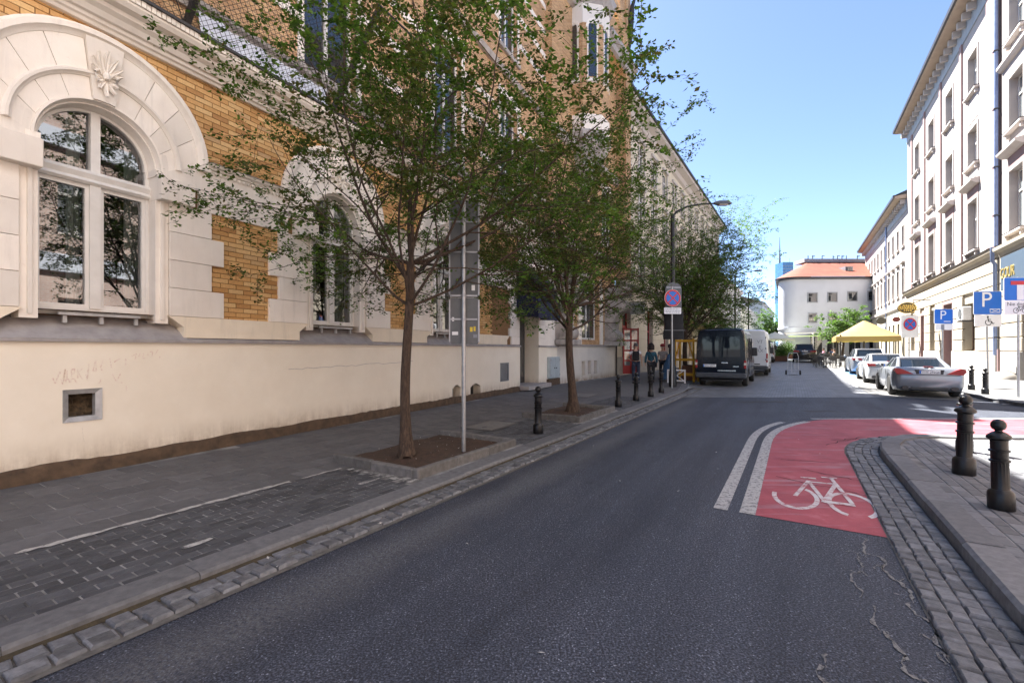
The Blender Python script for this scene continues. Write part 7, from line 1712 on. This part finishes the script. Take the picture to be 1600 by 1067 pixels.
# pergola, white parasol, hedge planters at the end of the street
t=thing('pergola','white terrace pergola with pale canvas before the white house','pergola',tuple(S(70,1.2)),RZ)
mb=MB()
for y in (-4,-1,2): 
    for x in (0,3): mb.box(x-.07,x+.07,y-.07,y+.07,0,3.0)
mb.build('posts',M['white_frame'],t); mb=MB()
for y in (-4,-1,2): mb.box(-.2,3.2,y-.05,y+.05,3.0,3.15)
for x in (0,1.5,3): mb.box(x-.05,x+.05,-4.2,2.2,3.151,3.28)
mb.build('beams',M['white_frame'],t); mb=MB(); mb.box(.1,2.9,-3.9,1.9,2.75,2.8); mb.build('canvas',M['white_cloth'],t)
t=thing('parasol','white parasol open over the pavement behind the small white van','parasol',tuple(S(58,-1.7)),0)
mb=MB(); n=8; rim=[(1.9*cos(2*pi*i/n),1.9*sin(2*pi*i/n),2.35) for i in range(n)]; mb.add([(0,0,3.1)]+rim+[(x,y,2.15) for x,y,z in rim],[(0,1+i,1+(i+1)%n) for i in range(n)]+[(1+i,1+(i+1)%n,9+(i+1)%n,9+i) for i in range(n)]); mb.build('canopy',M['white_cloth'],t,recalc=False); mb=MB(); mb.tube([(0,0,0),(0,0,3.15)],.04,6); mb.build('pole',M['white_frame'],t)
def shrub(loc,label,seed):
    t=thing('hedge_planter',label,'planter',loc,RZ); mb=MB(); mb.cbox(-.5,.5,-.6,.6,0,.55,.02); mb.build('box',M['planter'],t); rnd=random.Random(seed); mb=MB()
    for _ in range(1500):
        p=Vector((rnd.gauss(0,.3),rnd.gauss(0,.35),.55+abs(rnd.gauss(.5,.4)))); u=Vector((rnd.uniform(-1,1),rnd.uniform(-1,1),rnd.uniform(-1,1))).normalized(); v=u.orthogonal().normalized(); s=.16; mb.add([tuple(p),tuple(p+u*s*.5+v*s*.3),tuple(p+u*s),tuple(p+u*s*.5-v*s*.3)],[(0,1,2,3)])
    o=mb.build('foliage',M['leaf_light'],t,None,False); o['kind']='stuff'
shrub(tuple(S(55,-1.1)),'leafy green planter between the small white van and the dark off-road car',3); shrub(tuple(S(63,-.6)),'leafy green planter in front of the pergola behind the dark off-road car',4)
# ------------------------------------------------------------------ people
def skin_obj(name,verts,edges,radii,mat,parent,sub=2,root=0):
    me=bpy.data.meshes.new(name); me.from_pydata([tuple(v) for v in verts],edges,[]); me.materials.append(mat); o=link(name,me,parent)
    m=o.modifiers.new('Skin','SKIN'); m.use_smooth_shade=True; m.branch_smoothing=.4
    sv=me.skin_vertices[0].data
    for i,r in enumerate(radii): sv[i].radius=(r,r) if not isinstance(r,tuple) else r
    sv[root].use_root=True
    s=o.modifiers.new('Subsurf','SUBSURF'); s.levels=sub; s.render_levels=sub; return o
def person(label,loc,rz,h,top,bottom,hair,pose='stand',shoe=M['shoe'],bulk=1.0,akimbo=False,stride=.0,sleeve=.5,curly=False,cap=None,backpack=None,strap=None):
    t=thing('person',label,'person',loc,rz); k=h/1.75; t.scale=(k,k,k)
    sit=(pose=='sit'); zp=.95 if not sit else .52
    P={'pel':(0,0,zp),'spi':(0,.0,zp+.2),'che':(0,.01,zp+.42),'nec':(0,.0,zp+.55),'h0':(0,.025,zp+.64),'h1':(0,.03,zp+.74)}
    for sg,s in ((1,'l'),(-1,'r')):
        P['sh'+s]=(sg*.175,0,zp+.47)
        if akimbo and s=='r': P['el'+s]=(sg*.40,-.08,zp+.22); P['wr'+s]=(sg*.22,.02,zp+.08)
        elif sit: P['el'+s]=(sg*.24,.02,zp+.2); P['wr'+s]=(sg*.16,.26,zp+.2)
        else: P['el'+s]=(sg*.245,-.03,zp+.20); P['wr'+s]=(sg*.26,.05,zp-.04)
        w_=Vector(P['wr'+s]); d=(w_-Vector(P['el'+s])).normalized(); P['ha'+s]=tuple(w_+d*.08)
        P['hi'+s]=(sg*.095,0,zp-.05); st=stride*sg
        if sit: P['kn'+s]=(sg*.12,.42,zp); P['an'+s]=(sg*.12,.42,.09); P['to'+s]=(sg*.13,.56,.045)
        else: P['kn'+s]=(sg*.10,st*.5+.02,.50); P['an'+s]=(sg*.10,st-.02,.09); P['to'+s]=(sg*.12,st+.13,.045)
    names=list(P); ix={n:i for i,n in enumerate(names)}; E=[('pel','spi'),('spi','che'),('che','nec'),('nec','h0'),('h0','h1')]
    Rd=dict(pel=.125,spi=.115,che=.135,nec=.055,h0=.075,h1=.085)
    for s in 'lr':
        E+=[('che','sh'+s),('sh'+s,'el'+s),('el'+s,'wr'+s),('wr'+s,'ha'+s),('pel','hi'+s),('hi'+s,'kn'+s),('kn'+s,'an'+s),('an'+s,'to'+s)]
        Rd.update({'sh'+s:.065,'el'+s:.043,'wr'+s:.028,'ha'+s:.034,'hi'+s:.09,'kn'+s:.058,'an'+s:.04,'to'+s:.035})
        w_=Vector(P['wr'+s]); d=(Vector(P['ha'+s])-w_).normalized(); sd=Vector((0,1,0)); sd=(sd-d*sd.dot(d)).normalized(); pn=d.cross(sd)
        for f in range(5):
            nm='f%s%d'%(s,f); off=(-.03+.018*f) if f<4 else .05; ln=(.075,.088,.085,.07,.03)[f]
            P[nm]=tuple(Vector(P['ha'+s])+sd*off+d*ln+pn*.012); names.append(nm); ix[nm]=len(names)-1; Rd[nm]=.009; E.append(('ha'+s,nm))
    vs=[P[n] for n in names]; skin_obj('body',vs,[(ix[a],ix[b]) for a,b in E],[Rd[n]*(bulk if n in('pel','spi','che') else 1) for n in names],M['skin'],t,1)
    # shirt
    sh=['pel','spi','che','shl','shr']; ve=[P[n] for n in sh]; ed=[(0,1),(1,2),(2,3),(2,4)]; ra=[.150*bulk,.142*bulk,.155*bulk,.085,.085]; ve[0]=(0,0,zp-.02)
    for q,s in ((3,'l'),(4,'r')):
        a=Vector(P['sh'+s]); b=Vector(P['el'+s]); 
        if sleeve<=1: ve.append(tuple(a.lerp(b,max(.35,sleeve)))); ra.append(.07); ed.append((q,len(ve)-1))
        else:
            ve.append(tuple(b)); ra.append(.062); ed.append((q,len(ve)-1)); ve.append(tuple(b.lerp(Vector(P['wr'+s]),.92))); ra.append(.046); ed.append((len(ve)-2,len(ve)-1))
    ve.append((0,.0,zp+.50)); ra.append(.075); ed.append((2,len(ve)-1)); skin_obj('shirt',ve,ed,ra,top,t,1,2)
    tr=['pel','hil','knl','anl','hir','knr','anr']; skin_obj('trousers',[P[n] for n in tr],[(0,1),(1,2),(2,3),(0,4),(4,5),(5,6)],[.138*bulk,.108,.082,.066,.108,.082,.066],bottom,t,1)
    for s in 'lr':
        a=Vector(P['an'+s]); b=Vector(P['to'+s]); mb=MB(); mb.loft([[(a.x-.045,a.y-.07,.0),(a.x+.045,a.y-.07,.0),(a.x+.04,a.y-.06,.10),(a.x-.04,a.y-.06,.10)],[(a.x-.05,a.y+.04,0),(a.x+.05,a.y+.04,0),(a.x+.042,a.y+.03,.11),(a.x-.042,a.y+.03,.11)],[(b.x-.05,b.y,0),(b.x+.05,b.y,0),(b.x+.04,b.y,.065),(b.x-.04,b.y,.065)],[(b.x-.03,b.y+.06,0.01),(b.x+.03,b.y+.06,.01),(b.x+.02,b.y+.05,.04),(b.x-.02,b.y+.05,.04)]]); mb.build('shoe',shoe,t,50)
    # face and hair
    hz=zp+.72; mb=MB(); mb.ellipsoid((0,.125,hz-.015),(.018,.03,.025),6,5); 
    for sg in (-1,1): mb.ellipsoid((sg*.092,.02,hz),(.015,.025,.035),6,5)
    mb.build('face',M['skin'],t,60); mb=MB()
    for sg in (-1,1): mb.ellipsoid((sg*.034,.108,hz+.015),(.013,.008,.009),6,5)
    mb.ellipsoid((0,.106,hz-.06),(.028,.008,.008),6,5); mb.build('eyes_and_mouth',M['hair_dark'],t)
    mb=MB(); n=14; vs=[]
    for j in range(8):
        for i in range(n):
            q=2*pi*i/n; e=pi/2*(j/7)*.98; rr=.118 if not curly else .165+.02*noise.noise(Vector((i*1.3,j*1.1,2)))*2; zlow=-.02 if not curly else -.16
            y=sin(q)*rr*cos(e); z=hz+.035+(sin(e)*rr*1.02 if j else zlow*(1 if sin(q)<.25 else .0)); vs.append((cos(q)*rr*cos(e)*.92,y+.005,z+(.03 if sin(q)>.3 and j<2 else 0)))
    mb.add(vs,[(j*n+i,j*n+(i+1)%n,(j+1)*n+(i+1)%n,(j+1)*n+i) for j in range(7) for i in range(n)]+[tuple(range(n)),tuple(range(7*n,8*n))]); mb.build('hair',hair,t,60)
    if cap: mb=MB(); mb.lathe([(.128,.02),(.13,.06),(.11,.12),(.06,.155),(.003,.16)],14,(0,.015,hz+.02)); mb.prism([(-.09,.1),(.09,.1),(.07,.22),(-.07,.22)],hz+.04,hz+.055,'z'); mb.build('cap',cap,t,60)
    if backpack: mb=MB(); mb.cbox(-.15,.15,-.30,-.13,zp+.08,zp+.50,.05); mb.cbox(-.11,.11,-.345,-.295,zp+.10,zp+.30,.03); mb.tube([(-.12,-.13,zp+.5),(-.12,.05,zp+.58),(-.12,.16,zp+.4),(-.12,.0,zp+.1)],.02,5); mb.tube([(.12,-.13,zp+.5),(.12,.05,zp+.58),(.12,.16,zp+.4),(.12,.0,zp+.1)],.02,5); mb.build('backpack',backpack,t,40)
    if strap: mb=MB(); mb.tube([(-.12,-.02,zp+.58),(-.02,-.165,zp+.40),(.12,-.16,zp+.15),(.17,-.05,zp+.0)],.014,5); mb.cbox(.14,.26,-.06,.08,zp-.22,zp+.0,.02); mb.build('shoulder_bag',strap,t,40)
    return t
ZW=PT+.001
person('person in white T-shirt and jeans with black backpack, hand on hip',(5.62,20.64,ZW),-.25,1.76,M['tee_white'],M['jeans'],M['hair_grey'],akimbo=True,backpack=M['bag_black'],stride=.04,sleeve=.55)
person('person with bushy curly hair in a teal jumper and dark trousers walking away',(6.42,21.0,ZW),-.2,1.72,M['teal'],M['trousers'],M['hair_dark'],curly=True,strap=M['bag_black'],stride=.14,sleeve=2,bulk=1.08)
person('person in dark red cap and grey T-shirt facing the other two',(7.75,23.4,ZW),2.6,1.74,M['tee_grey'],M['trousers'],M['hair_dark'],cap=M['cap_red'],sleeve=.6,bulk=1.1,stride=.05)
for a,c,top,l,rz in ((55.2,2.6,'pink','person in a pink top sitting at the terrace tables',1.2),(59.5,1.6,'tee_white','person in white standing at the entrance of the terrace',2.0),(57.3,3.4,'blue_shirt','person in a blue shirt sitting under the terrace tree',-.6),(50.5,3.2,'tee_grey','person in grey sitting near the canopy post',.4)):
    st=(a==59.5)
    person(l,tuple(S(a,c)+Vector((0,0,.02))),rz,1.72,M[top],M['trousers'],M['hair_dark'],'stand' if st else 'sit')
    if not st: o=copy_tree(proto); o.location=S(a,c)+Vector((0,0,.02)); o.rotation_euler=(0,0,rz)
